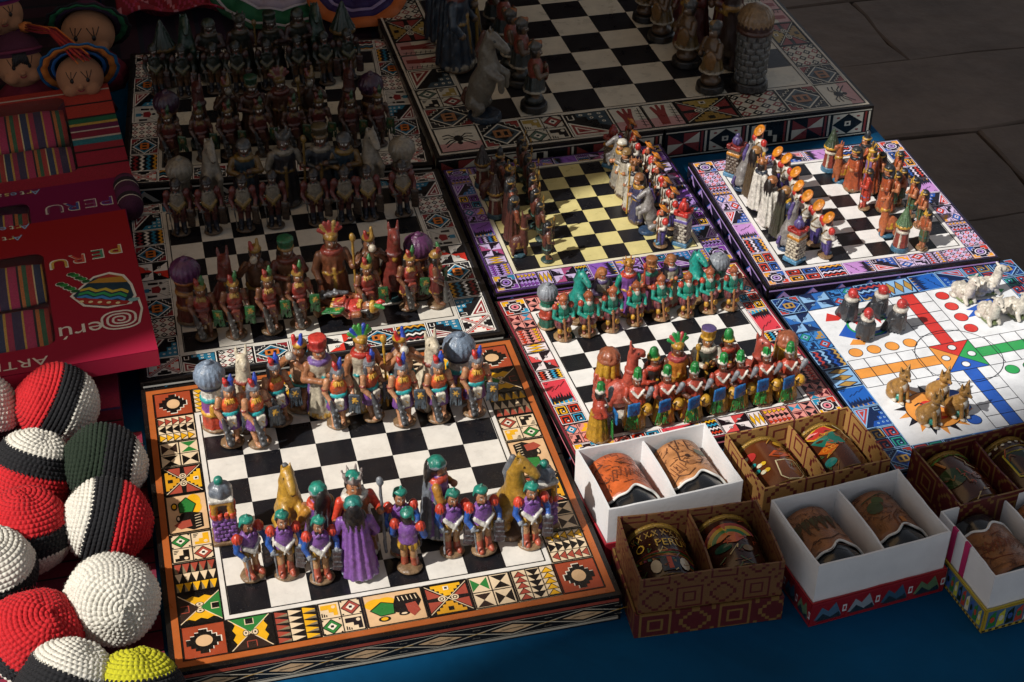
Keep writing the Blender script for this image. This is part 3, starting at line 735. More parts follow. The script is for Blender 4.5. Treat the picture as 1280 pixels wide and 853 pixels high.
s1 = [('xeyes', 1), ('saw', .9), ('diamstep', .9), ('bird', .85), ('bird', .85), ('xstep', 1), ('bowtie', .95), ('tri_rows', .95)]
s1f = [('xeyes', 1), ('saw', .95), ('diamstep', .95), ('bull', 1.35), ('xstep', 1), ('bowtie', .95), ('tri_cols', 1)]
chess_board(*BD['A'][:4], (.0475, .0475, .0485, .0485), 0.0, 'tan', IV, BLK, '#b5602c', IV, 'corner_oval', s1f, 'side_diamond', 'orange-bordered chess board with tan panels, set with Spaniards and Inca warriors', rimw=.0052)
chess_board(*BD['B'][:4], (.042, .041, .038, .029), 0.0, 'bw', '#ddd6c8', BLK, '#26262a', '#d6d0c4', 'xcross', [('triangles', 1), ('lattice', 1), ('bigdiamond', 1), ('people', 1), ('star', 1), ('bigdiamond', 1), ('zig', .9), ('triangles', 1)], 'side_tri', 'chess board with black and white zigzag border holding red Inca warriors', rimw=.0022)
chess_board(*BD['C'][:4], (.042, .042, .036, .036), 0.0, 'bw', '#d9d2be', BLK, '#26262a', '#cfc8bb', 'xcross', [('zig', 1), ('bigdiamond', 1), ('lattice', 1), ('people', 1), ('triangles', 1), ('bigdiamond', 1), ('lattice', 1)], 'side_tri', 'shaded chess board with black and white border beside the cloth dolls', rimw=.0022)
chess_board(*BD['E'][:4], (.031, .031, .034, .022), -.003, 'purple', '#d9cb8a', BLK, '#4a2a6a', '#e2dac0', 'corner_rings', [('tri_rows', .8), ('dotstrip', .5), ('star', .9), ('zig', .5), ('land', 1), ('diamstep', 1), ('fret', 1), ('triangles', .9), ('tri_cols', .6)], 'side_tri', 'purple-bordered chess board with pale yellow squares', rimw=.0014, edge=.002)
chess_board(*BD['F'][:4], (.032, .030, .031, .032), -.003, 'red', '#f1eee8', BLK, '#8a2a3a', '#f0ece6', 'corner_rings', [('diamstep', .9), ('fret', .9), ('land', 1.2), ('zig', .5), ('star', .9), ('dotstrip', .45), ('tri_rows', .8), ('bowtie', .8)], 'side_tri', 'red and pink bordered chess board with teal musketeers', rimw=.0014, edge=.002)
chess_board(*BD['G'][:4], (.030, .031, .030, .030), -.003, 'lilac', '#efece8', BLK, '#2a2440', '#e8e4e0', 'corner_rings', [('fret', 1.2), ('zig', .9), ('land', 1), ('triangles', .9), ('diamstep', 1.1), ('tri_cols', .6), ('lattice', 1)], 'side_tri', 'lilac-bordered chess board with white-clad Spaniards facing orange-robed figures', rimw=.0014, edge=.002)
chess_board(*BD['D'][:4], (.061, .054, .066, .066), .010, 'grey', '#d8cfba', BLK, '#cfc6b4', '#c9c0ae', 'spider', [('bigdiamond', 1), ('diamstep', 1), ('triangles', 1.1), ('hand', .8), ('hand', .8), ('xstep', 1.3), ('lattice', 1.2), ('bigdiamond', 1)], 'side_blocks', 'largest chess board with grey border of animals and geometric panels', fold='x', rimw=.0025)

# ---------------------------------------------------------------- ludo board
def ludo():
    o, th, S, zt = (.5815, .0714), .0414, .2037, -.010; H = zt-TABLE_Z; u = S/15
    root = empty('ludo_board', (o[0], o[1], zt-H), th); tag(root, 'blue-bordered ludo board with coloured lanes and animal pieces', 'ludo board')
    bw = .029; b = MB(); b.box(-bw, S+bw, -bw, S+bw, 0, H-.0012, lin('#121826')); bevel(b.build('case', PRINT, root), .0015)
    T = H-.0012; P = MB(); P.box(-.0006, S+.0006, -.0006, S+.0006, T-.0004, T+.0004, lin('#eff1f4'), skip='b'); P.build('playing_field', PRINT, root)
    pal = dict(w='#eff1f4', k='#1a1c2a', r='#d83a34', g='#34a85a', o='#f0a04a', b='#2a5fc0')
    z0 = T+.0005
    def sub(name, fn, x, y, sx, sy, rz=0):
        q = Print(pal); fn(q); return link(name, q.m.mesh('print_'+name, PRINT), root, (x, y, z0), (0, 0, rz), (sx, sy, 1))
    cell = {}
    def cellm(k):
        if k not in cell:
            q = Print(pal); q.rect(0, 0, 1, 1, k, 0); q.pl([(0, 0), (1, 0), (1, 1), (0, 1)], .05, 'k', 1, True); cell[k] = q.m.mesh('print_cell', PRINT)
        return cell[k]
    L = 6*u; n = 5
    for i in range(n):
        for j in range(3):
            lane = j == 1
            for k, (x, y, w, d) in {'r': (L+j*u, 9*u+i*L/n, u, L/n), 'b': (L+j*u, i*L/n, u, L/n), 'o': (i*L/n, L+j*u, L/n, u), 'g': (9*u+i*L/n, L+j*u, L/n, u)}.items():
                link('lane_cell', cellm(k if lane else 'w'), root, (x, y, z0), (0, 0, 0), (w, d, 1))
    def centre(q):
        for pts, k in ((((0, 0), (.5, .5), (0, 1)), 'o'), (((0, 1), (.5, .5), (1, 1)), 'r'), (((1, 1), (.5, .5), (1, 0)), 'g'), (((0, 0), (.5, .5), (1, 0)), 'b')): q.poly(list(pts), k, 0); q.pl(list(pts), .015, 'k', 1, True)
        for x, y in ((.18, .5), (.82, .5), (.5, .82), (.5, .18)): q.oval(x, y, .10, .09, 'w', 2, 20); q.ring(x, y, .105, .018, 'k', 3, 20)
        q.ring(.5, .5, .98, .014, 'k', 4, 48)
    sub('centre_panel', centre, L, L, 3*u, 3*u)
    def counters(k):
        def f(q):
            q.oval(.5, .5, .5, .5, 'k', 0, 24); q.oval(.5, .5, .45, .45, k, 1, 24)
        return f
    for k, pts in {'o': [(1.0+1.35*i, 9.75) for i in range(4)], 'r': [(9.9, 14.2-1.35*i) for i in range(4)], 'b': [(5.1, 5.2-1.35*i) for i in range(4)], 'g': [(10.2+1.35*i, 5.2) for i in range(4)]}.items():
        for x, y in pts: sub('counter_spot', counters(k), (x-.5)*u, (y-.5)*u, u, u)
    def sunface(q):
        for i in range(18):
            a = 6.2832*i/18; q.poly([(.5+.34*math.cos(a-.13), .5+.34*math.sin(a-.13)), (.5+.5*math.cos(a+.1), .5+.5*math.sin(a+.1)), (.5+.34*math.cos(a+.17), .5+.34*math.sin(a+.17))], 'o' if i % 2 else 'k', 0)
        q.oval(.5, .5, .36, .36, 'k', 1, 30); q.oval(.5, .5, .345, .345, 'o', 2, 30); q.oval(.46, .5, .12, .18, 'r', 3); q.pl([(.3, .62), (.38, .66), (.44, .6)], .02, 'k', 4); q.pl([(.56, .6), (.62, .66), (.7, .62)], .02, 'k', 4); q.oval(.5, .32, .1, .03, 'r', 4)
    sub('sun_print', sunface, .5*u, .2*u, 5.2*u, 5.2*u)
    def fish(q):
        q.poly([(.05, .35), (.35, .7), (.8, .75), (.95, .5), (.7, .2), (.3, .15)], 'b', 0); q.oval(.55, .5, .28, .2, 'w', 1); q.ring(.55, .5, .3, .03, 'g', 2)
        for i in range(5): q.poly([(.38+.08*i, .62), (.42+.08*i, .45), (.46+.08*i, .62)], 'r', 3)
        q.poly([(.02, .75), (.12, .95), (.22, .85), (.34, .82), (.2, .72)], 'r', 1); q.poly([(.1, .08), (.2, .2), (.36, .12), (.3, .02)], 'o', 1)
    sub('fish_print', fish, .5*u, 10.3*u, 5*u, 4.4*u)
    def wave(q):
        q.poly([(.02, .3), (.2, .45), (.1, .5), (.4, .6), (.3, .7), (.7, .66), (.98, .5), (.7, .35), (.5, .4), (.4, .25), (.25, .32)], 'b', 0); q.poly([(.5, .8), (.7, .95), (.95, .85), (.8, .74)], 'g', 0)
    sub('wave_print', wave, 10.2*u, 10*u, 4.6*u, 4.4*u)
    # border panels
    seqs = ['fret', 'triangles', 'land', 'dotstrip', 'zig', 'diamstep', 'star']
    e = .0016; n = 7; zz = T+.0003
    for i in range(n):
        a = S*i/n; w = S/n-.0006; nm = seqs[i]
        link('border_panel', motif(nm, 'blue'), root, (a, -bw+e, zz), (0, 0, 0), (w, bw-e-.001, 1)); link('border_panel', motif(seqs[-1-i], 'blue'), root, (a+w, S+bw-e, zz), (0, 0, R_(180)), (w, bw-e-.001, 1))
        link('border_panel', motif(nm, 'blue'), root, (-bw+e, a+w, zz), (0, 0, R_(270)), (w, bw-e-.001, 1)); link('border_panel', motif(seqs[-1-i], 'blue'), root, (S+bw-e, a, zz), (0, 0, R_(90)), (w, bw-e-.001, 1))
    for x, y in ((-bw+e, -bw+e), (S+.001, -bw+e), (-bw+e, S+.001), (S+.001, S+.001)): link('border_panel', motif('bigdiamond', 'blue'), root, (x, y, zz), (0, 0, 0), (bw-e-.001, bw-e-.001, 1))
    link('side_panel', motif('side_tri', 'blue'), root, (-bw+.002, -bw-.0002, .001), (R_(90), 0, 0), (S+2*bw-.004, H-.004, 1))
ludo()
# ---------------------------------------------------------------- clay figurines: smooth solid modelling on a grid
def sd_eval(p, X):
    t = p['t']
    if t == 'rc':
        a, b, r1, r2 = p['a'], p['b'], p['r1'], p['r2']; ba = b-a; q = X-a
        h = np.clip((q@ba)/max(ba@ba, 1e-12), 0, 1)
        return np.sqrt(((q-h[:, None]*ba)**2).sum(1))-(r1+(r2-r1)*h)
    if t == 'el':
        q = X-p['c']
        if p.get('M') is not None: q = q@p['M']
        r = p['r']; k0 = np.sqrt(((q/r)**2).sum(1)); k1 = np.sqrt(((q/(r*r))**2).sum(1))+1e-9
        d = k0*(k0-1)/k1
        if p.get('fl'): d = d+p['fl'][1]*np.cos(p['fl'][0]*np.arctan2(q[:, 1], q[:, 0]))*np.clip(1-np.abs(q[:, 2])/r[2], 0, 1)
        return d
    if t == 'bx':
        q = X-p['c']
        if p.get('M') is not None: q = q@p['M']
        e = np.abs(q)-(p['h']-p['rd']); o = np.maximum(e, 0)
        return np.sqrt((o*o).sum(1))+np.minimum(e.max(1), 0)-p['rd']
    if t == 'to':
        q = X-p['c']
        if p.get('M') is not None: q = q@p['M']
        l = np.sqrt(q[:, 0]**2+(q[:, 1]/p['s'])**2)-p['R']
        return np.sqrt(l*l+q[:, 2]**2)-p['r']
    if t == 'cy':
        q = X-p['c']; h = np.clip((q[:, 2]-0)/p['H'], 0, 1); rr = p['r0']+(p['r1']-p['r0'])*h**p.get('pw', 1)
        th = np.arctan2(q[:, 1], q[:, 0]); l = np.sqrt(q[:, 0]**2+(q[:, 1]/p['s'])**2)
        if p.get('fl'): rr = rr+p['fl'][1]*np.cos(p['fl'][0]*th+p['fl'][2] if len(p['fl']) > 2 else p['fl'][0]*th)
        dx = (l-rr)*.9; dz = np.abs(q[:, 2]-p['H']/2)-p['H']/2
        rd = .012; dx = dx+rd; dz = dz+rd
        return np.sqrt(np.maximum(dx, 0)**2+np.maximum(dz, 0)**2)+np.minimum(np.maximum(dx, dz), 0)-rd
def bounds(p):
    t = p['t']
    if t == 'rc': r = max(p['r1'], p['r2']); return np.minimum(p['a'], p['b'])-r, np.maximum(p['a'], p['b'])+r
    if t == 'el': r = p['r'].max() if p.get('M') is not None else p['r']; return p['c']-r, p['c']+r
    if t == 'bx': r = np.sqrt((p['h']**2).sum()) if p.get('M') is not None else p['h']; return p['c']-r, p['c']+r
    if t == 'to': r = p['R']*max(1, p['s'])+p['r']; return p['c']-r, p['c']+r
    r = max(p['r0'], p['r1'])+.02; return p['c']-np.array([r, r, .01]), p['c']+np.array([r, r, p['H']+.01])
def surfnet(F, org, h):
    nx, ny, nz = F.shape; S = F < 0
    c = [S[i:nx-1+i, j:ny-1+j, k:nz-1+k] for i in (0, 1) for j in (0, 1) for k in (0, 1)]
    cnt = sum(x.astype(np.int8) for x in c); act = (cnt > 0) & (cnt < 8)
    I = np.argwhere(act); n = len(I)
    vid = -np.ones(act.shape, np.int64); vid[act] = np.arange(n)
    offs = np.array([(i, j, k) for i in (0, 1) for j in (0, 1) for k in (0, 1)])
    val = np.stack([F[I[:, 0]+o[0], I[:, 1]+o[1], I[:, 2]+o[2]] for o in offs], 1)
    acc = np.zeros((n, 3)); num = np.zeros(n)
    for a in range(8):
        for b in range(a+1, 8):
            if np.abs(offs[a]-offs[b]).sum() != 1: continue
            m = (val[:, a] < 0) != (val[:, b] < 0)
            t = val[m, a]/(val[m, a]-val[m, b]); acc[m] += offs[a]+t[:, None]*(offs[b]-offs[a]); num[m] += 1
    V = org+h*(I+acc/num[:, None])
    Q = []
    for ax in range(3):
        sl0 = [slice(None)]*3; sl1 = [slice(None)]*3; sl0[ax] = slice(0, -1); sl1[ax] = slice(1, None)
        s0, s1 = S[tuple(sl0)], S[tuple(sl1)]
        E = np.argwhere(s0 != s1); u, v = [(1, 2), (2, 0), (0, 1)][ax]
        ok = (E[:, u] > 0) & (E[:, v] > 0) & (E[:, u] < F.shape[u]-1) & (E[:, v] < F.shape[v]-1); E = E[ok]
        fl = s0[E[:, 0], E[:, 1], E[:, 2]]
        def cell(du, dv):
            J = E.copy(); J[:, u] += du; J[:, v] += dv; return vid[J[:, 0], J[:, 1], J[:, 2]]
        q = np.stack([cell(-1, -1), cell(0, -1), cell(0, 0), cell(-1, 0)], 1)
        q[~fl] = q[~fl][:, ::-1]; Q.append(q)
    return V, np.concatenate(Q)
class Fig:
    def __init__(s): s.pr = []; s.part = 'body'; s.k = .012
    def _a(s, d, col, **kw): d['col'] = col; d['part'] = kw.get('part', s.part); d['k'] = kw.get('k', s.k); d['paint'] = kw.get('paint', False); d['st'] = kw.get('st'); d['bias'] = kw.get('bias', 0); s.pr.append(d)
    def rc(s, a, b, r1, r2, col, **kw): s._a(dict(t='rc', a=np.array(a, float), b=np.array(b, float), r1=r1, r2=r2), col, **kw)
    def ch(s, pts, rs, col, **kw):
        for i in range(len(pts)-1): s.rc(pts[i], pts[i+1], rs[i], rs[i+1], col, **kw)
    def el(s, c, r, col, rot=None, fl=None, **kw): s._a(dict(t='el', c=np.array(c, float), r=np.array(r, float), M=s.M(rot), fl=fl), col, **kw)
    def bx(s, c, h, col, rot=None, rd=.01, **kw): s._a(dict(t='bx', c=np.array(c, float), h=np.array(h, float), rd=min(rd, min(h)), M=s.M(rot)), col, **kw)
    def to(s, c, R, r, col, sq=1.0, rot=None, **kw): s._a(dict(t='to', c=np.array(c, float), R=R, r=r, s=sq, M=s.M(rot)), col, **kw)
    def cy(s, c, H, r0, r1, col, sq=1.0, fl=None, pw=1, **kw): s._a(dict(t='cy', c=np.array(c, float), H=H, r0=r0, r1=r1, s=sq, fl=fl, pw=pw), col, **kw)
    def M(s, rot):
        if rot is None: return None
        from mathutils import Euler
        return np.array(Euler([R_(a) for a in rot]).to_matrix())
    def mirror(s, fn):
        for sg in (-1, 1): fn(sg)
    def jitter(s, seed):
        if not seed: return
        rg = np.random.default_rng(seed); sh = {}
        for p in s.pr:
            pt = p['part']
            if pt not in sh: sh[pt] = np.zeros(3) if pt in ('body', 'base') else rg.normal(0, .006, 3)
            o = sh[pt]+rg.normal(0, .0035, 3)*(0 if p['paint'] else 1); f = 1+rg.normal(0, .035)*(0 if p['paint'] else 1)
            for k in ('a', 'b', 'c'):
                if k in p and not isinstance(p[k], str): p[k] = p[k]+o
            for k in ('r1', 'r2'):
                if k in p and not isinstance(p[k], np.ndarray): p[k] = p[k]*f
    def build(s, res):
        """-> list of (part, verts, quads, prim index per vertex)"""
        out = []; parts = []
        for p in s.pr:
            if p['part'] not in parts: parts.append(p['part'])
        for pt in parts:
            ps = [p for p in s.pr if p['part'] == pt]; solid = [p for p in ps if not p['paint']]; paint = [p for p in ps if p['paint']]
            lo = np.min([bounds(p)[0] for p in solid], 0)-3*res; hi = np.max([bounds(p)[1] for p in solid], 0)+3*res
            n = np.ceil((hi-lo)/res).astype(int)+1
            ax = [lo[i]+res*np.arange(n[i]) for i in range(3)]
            D = np.full(n, .2)
            for p in solid:
                b0, b1 = bounds(p); i0 = np.maximum(((b0-lo)/res-4).astype(int), 0); i1 = np.minimum(((b1-lo)/res+5).astype(int), n)
                g = np.stack(np.meshgrid(ax[0][i0[0]:i1[0]], ax[1][i0[1]:i1[1]], ax[2][i0[2]:i1[2]], indexing='ij'), -1); sh = g.shape[:3]
                d = sd_eval(p, g.reshape(-1, 3)).reshape(sh)
                W = D[i0[0]:i1[0], i0[1]:i1[1], i0[2]:i1[2]]
                k = p['k']; hh = np.maximum(k-np.abs(W-d), 0)/k
                D[i0[0]:i1[0], i0[1]:i1[1], i0[2]:i1[2]] = np.minimum(W, d)-hh*hh*k*.25
            gx, gy, gz = np.meshgrid(*ax, indexing='ij')
            D = D+.0042*np.sin(37*gx+1.3)*np.sin(41*gy+.7)*np.sin(33*gz)+.0028*np.sin(83*gx+.4)*np.sin(79*gy+1)*np.sin(71*gz+2)
            V, Q = surfnet(D, lo, res)
            best = np.full(len(V), 9.0); idx = np.zeros(len(V), int); cols = []
            colidx = np.zeros(len(V), int); names = []
            def cid(c):
                if c not in names: names.append(c)
                return names.index(c)
            for p in solid:
                d = sd_eval(p, V)-p['bias']; m = d < best; best[m] = d[m]
                if p['st']:
                    nn, c2 = p['st'][:2]; cc = p.get('c', p.get('a')); q = V-cc
                    if len(p['st']) > 2: th = q[:, p['st'][2]]*nn*6.28
                    else: th = np.arctan2(q[:, 1], q[:, 0])*nn
                    sgn = np.cos(th) > 0
                    colidx[m & sgn] = cid(p['col']); colidx[m & ~sgn] = cid(c2)
                else: colidx[m] = cid(p['col'])
            for p in paint:
                d = sd_eval(p, V); colidx[d < 0] = cid(p['col'])
            out.append((pt, V, Q, colidx, names))
        return out
GEO = {}; PROTO = {}
BODYNAME = {}
def proto(gname, gfun, pal, res, scale, var=0):
    """meshes of one geometry painted with one palette"""
    gk = (gname, res, var)
    if gk not in GEO:
        f = Fig(); gfun(f); f.jitter(var); GEO[gk] = f.build(res)
    key = (gname, res, tuple(sorted(pal.items())), scale, var)
    if key in PROTO: return PROTO[key]
    out = []
    for pt, V, Q, ci, names in GEO[gk]:
        me = bpy.data.meshes.new(gname+'_'+pt); nv, nq = len(V), len(Q)
        me.vertices.add(nv); me.vertices.foreach_set('co', (V*scale).astype(np.float32).ravel())
        me.loops.add(nq*4); me.loops.foreach_set('vertex_index', Q.astype(np.int32).ravel())
        me.polygons.add(nq); me.polygons.foreach_set('loop_start', np.arange(0, nq*4, 4, dtype=np.int32))
        me.update(calc_edges=True); me.polygons.foreach_set('use_smooth', np.ones(nq, bool))
        pc = np.array([lin(pal.get(n, n) if not n.startswith('#') else n) for n in names])
        ca = me.color_attributes.new('Col', 'FLOAT_COLOR', 'POINT'); ca.data.foreach_set('color', pc[ci].astype(np.float32).ravel())
        me.materials.append(CLAY); out.append((pt, me))
    PROTO[key] = out; return out
def stand(name, pr, loc, rz, label, cat, group=None, tilt=None):
    root = empty(name, loc, rz)
    if tilt: root.rotation_euler = tilt
    for pt, me in pr: link(pt, me, root)
    tag(root, label, cat, group); return root

# ---- shared pieces of a figure (height about 1)
def disc(f, r=.17, col='base', h=.045, sq=.9):
    f.el((0, -.01, .028), (r, r*sq, h), col, part='base')
def head(f, z=.76, y=-.01, hair='hair', beard=None, r=.068):
    f.el((0, y, z), (r, r*1.05, r*1.25), 'skin'); f.rc((0, y+.01, z-.12), (0, y, z-.05), .042, .045, 'skin')
    f.el((0, y-r*1.05, z-.005), (.014, .02, .026), 'skin', k=.006)
    if hair: f.el((0, y+.03, z+.01), (r*1.18, r*.95, r*1.35), hair)
    for s in (-1, 1):
        f.el((s*.029, y-r*.93, z+.017), (.017, .02, .011), '#efe6d8', paint=True); f.el((s*.029, y-r*.97, z+.017), (.008, .016, .009), '#15100e', paint=True)
        f.el((s*.03, y-r*.9, z+.042), (.02, .02, .006), '#15100e', paint=True)
    if beard: f.el((0, y-.028, z-.062), (r*.86, r*.72, r*.72), beard)
    f.el((0, y-r*.92, z-.04), (.02, .02, .007), '#9c3b2c', paint=True)
def arm(f, s, pts, col1, col2, hand='skin', r=(.047, .039, .031)):
    P = [(s*x, y, z) for x, y, z in pts]
    f.rc(P[0], P[1], r[0], r[1], col1); f.rc(P[1], P[2], r[1], r[2], col2); f.el(P[2], (.036, .036, .036), hand)
def sq_shield(f, c, w=.078, rz=-18, fr='shield_edge', face='shield', star='gold', fringe=True, fcol=None, fl=.12):
    f.part = 'shield'; x, y, z = c; rot = (0, 0, rz)
    M = f.M(rot)
    def w_(dx, dy, dz): v = M@np.array([dx, dy, dz]); return (x+v[0], y+v[1], z+v[2])
    f.bx(c, (w, .016, w), fr, rot, .008); f.bx(w_(0, -.011, 0), (w*.8, .012, w*.8), face, rot, .005, k=.004)
    for a in range(6):
        t = a*1.047; f.rc(w_(0, -.02, 0), w_(.042*math.cos(t), -.022, .042*math.sin(t)), .013, .008, star, k=.004)
    if fringe:
        for i in range(6):
            dx = -w*.85+i*w*.34; f.rc(w_(dx, 0, -w), w_(dx*1.1, .005, -w-fl), .014, .013, fcol or fr, k=.004)
    f.part = 'body'

def g_inca(f):
    disc(f, .165)
    for s in (-1, 1):
        f.ch([(s*.065, -.03+.02*s, .06), (s*.062, 0, .2), (s*.055, 0, .36)], [.036, .046, .056], 'skin'); f.el((s*.07, -.075+.02*s, .062), (.036, .066, .03), 'skin')
    f.cy((0, 0, .27), .21, .152, .112, 'skirt', .78, (9, .007)); f.cy((0, 0, .255), .045, .155, .15, 'hem', .78, (16, .006), k=.004)
    f.bx((0, -.105, .375), (.062, .022, .085), 'apron', (10, 0, 0), .012, k=.006); f.rc((-.03, -.128, .42), (.03, -.13, .36), .007, .007, 'gold', k=.003)
    f.to((0, 0, .475), .108, .026, 'belt', .78, k=.006)
    f.el((0, 0, .575), (.128, .092, .125), 'chest'); f.el((-.05, -.065, .605), (.05, .03, .04), 'chest'); f.el((.05, -.065, .605), (.05, .03, .04), 'chest')
    for i in range(7):
        a = R_(-150+i*20); f.rc((.062*math.cos(a), .06*math.sin(a)-.02, .675), (.085*math.cos(a), .09*math.sin(a)-.02, .635), .014, .01, 'gold', k=.004)
    arm(f, -1, [(.145, .0, .655), (.178, -.02, .52), (.115, -.125, .42)], 'skin', 'skin'); arm(f, 1, [(.145, .0, .655), (.18, -.01, .53), (.185, -.10, .46)], 'skin', 'skin')
    for s in (-1, 1): f.to((s*.172, -.01, .565), .042, .012, 'cuff', k=.004)
    head(f); f.rc((-.07, .01, .76), (-.085, .0, .66), .035, .02, 'hair'); f.rc((.07, .01, .76), (.085, .0, .66), .035, .02, 'hair')
    f.part = 'headdress'
    f.el((0, .0, .835), (.082, .085, .055), 'helmet', fl=(8, .004)); f.to((0, -.002, .815), .074, .016, 'band', 1.05, k=.006); f.el((0, -.085, .835), (.03, .018, .03), 'band')
    f.ch([(-.02, -.04, .86), (-.042, -.045, .93), (-.06, -.03, .965)], [.026, .034, .02], 'f1'); f.ch([(.02, -.04, .86), (.034, -.04, .94), (.045, -.02, .99)], [.026, .034, .02], 'f2', k=.004)
    f.part = 'club'
    f.ch([(-.118, -.15, .46), (-.09, -.165, .34), (-.045, -.17, .12)], [.024, .04, .055], 'club')
    for i in range(9):
        t = .25+.08*i; a = i*2.1; f.el((-.115+.075*t+.045*math.cos(a), -.155-.02*t-.03+.02*math.sin(a), .44-.34*t), (.02, .02, .02), 'club2', k=.006)
    sq_shield(f, (.205, -.135, .43))
def g_span(f, beard='beard', shield=True, sword=True, hat='beret'):
    disc(f, .165)
    for s in (-1, 1):
        f.el((s*.07, -.07, .075), (.042, .078, .042), 'boot'); f.rc((s*.065, -.03, .08), (s*.06, -.01, .19), .047, .046, 'boot'); f.rc((s*.06, -.01, .19), (s*.06, 0, .33), .044, .052, 'sock', k=.006)
        f.el((s*.068, 0, .385), (.078, .092, .09), 'pants', st=(6, 'pants2'))
    f.el((0, 0, .57), (.125, .096, .15), 'jerkin'); f.cy((0, 0, .43), .09, .125, .118, 'jerkin', .8)
    for s in (-1, 1): f.rc((s*.12, -.06, .52), (0, -.118, .435), .026, .03, 'belt', k=.006)
    f.rc((0, -.118, .44), (-.03, -.128, .39), .022, .012, 'belt', k=.004); f.rc((0, -.118, .44), (.03, -.128, .39), .022, .012, 'belt', k=.004)
    for s in (-1, 1): f.bx((s*.04, -.085, .675), (.036, .012, .018), 'jerkin', (0, s*30, 0), .008, k=.004)
    for i in range(4): f.el((0, -.1+.006*i, .50+.045*i), (.008, .008, .008), 'jerkin2', k=.003)
    for s in (-1, 1): f.el((s*.162, 0, .655), (.062, .062, .068), 'puff', fl=(9, .008))
    arm(f, -1, [(.172, 0, .62), (.205, -.02, .51), (.16, -.11, .43)], 'sleeve', 'sleeve', 'glove'); arm(f, 1, [(.172, 0, .62), (.205, -.01, .52), (.195, -.08, .43)], 'sleeve', 'sleeve', 'glove')
    head(f, beard=beard)
    f.part = 'hat'
    if hat == 'beret':
        f.el((0, .005, .842), (.088, .092, .048), 'hat', (-8, 8, 0)); f.rc((0, .0, .87), (.01, .0, .905), .03, .016, 'hat'); f.rc((-.06, .03, .83), (-.085, .04, .77), .03, .018, 'hat')
    elif hat == 'helmet':
        f.el((0, .005, .83), (.085, .09, .07), 'hat'); f.to((0, 0, .81), .085, .014, 'hat', 1.1); f.rc((0, -.07, .86), (0, .08, .86), .018, .018, 'hat')
    elif hat == 'hood':
        f.el((0, .012, .82), (.09, .09, .085), 'hat'); f.rc((0, .05, .85), (.01, .1, .88), .03, .012, 'hat'); f.to((0, -.012, .80), .08, .018, 'hat', 1.1)
    if sword:
        f.part = 'sword'; f.rc((-.16, -.135, .47), (-.135, -.13, .1), .014, .012, 'steel'); f.rc((-.2, -.14, .425), (-.115, -.14, .42), .014, .014, 'steel')
    if shield:
        f.part = 'shield'; f.bx((.19, -.105, .29), (.068, .018, .15), 'shield_edge', (0, 0, -22), .014); f.bx((.186, -.122, .29), (.054, .012, .13), 'shield', (0, 0, -22), .006, k=.004)
        for z in (.22, .29, .36): f.rc((.14, -.115, z), (.235, -.155, z), .008, .008, 'shield_edge', k=.003)
    f.part = 'body'
def g_span_hood(f): g_span(f, hat='hood')
def g_guard(f): g_span(f, hat='helmet')
def g_turned(f): g_span(f, shield=True, sword=False)
def g_teal(f):
    f.el((0, -.03, .03), (.19, .2, .045), 'base', part='base'); f.el((0, -.16, .045), (.14, .06, .035), 'base', part='base')
    for s in (-1, 1):
        f.el((s*.10, -.05, .34), (.088, .115, .125), 'pants', (0, s*18, 0), st=(7, 'pants2')); f.el((s*.105, -.13, .215), (.05, .05, .06), 'sock'); f.rc((s*.1, -.10, .2), (s*.09, -.07, .09), .04, .036, 'boot'); f.el((s*.09, -.09, .07), (.038, .066, .035), 'boot')
    f.el((0, .01, .57), (.135, .1, .16), 'jerkin'); f.cy((0, 0, .42), .06, .145, .13, 'jerkin', .85); f.rc((0, -.09, .47), (0, -.085, .68), .008, .008, 'jerkin2', k=.003)
    for s in (-1, 1): f.el((s*.165, .01, .665), (.06, .06, .062), 'puff', fl=(9, .008))
    arm(f, -1, [(.175, 0, .62), (.215, -.06, .50), (.05, -.18, .44)], 'sleeve', 'sleeve'); arm(f, 1, [(.175, 0, .62), (.215, -.03, .52), (.2, -.1, .42)], 'sleeve', 'sleeve')
    head(f, beard='beard', hair='hair'); f.el((0, -.06, .69), (.05, .04, .055), 'beard')
    f.part = 'hat'; f.el((0, .012, .83), (.088, .092, .07), 'hat'); f.rc((-.08, -.02, .82), (-.07, .08, .8), .03, .03, 'hat'); f.rc((0, .05, .87), (.03, .09, .9), .03, .014, 'hat')
    f.part = 'staff'; f.rc((-.045, -.19, .50), (.0, -.215, .05), .025, .03, 'wood'); f.part = 'body'
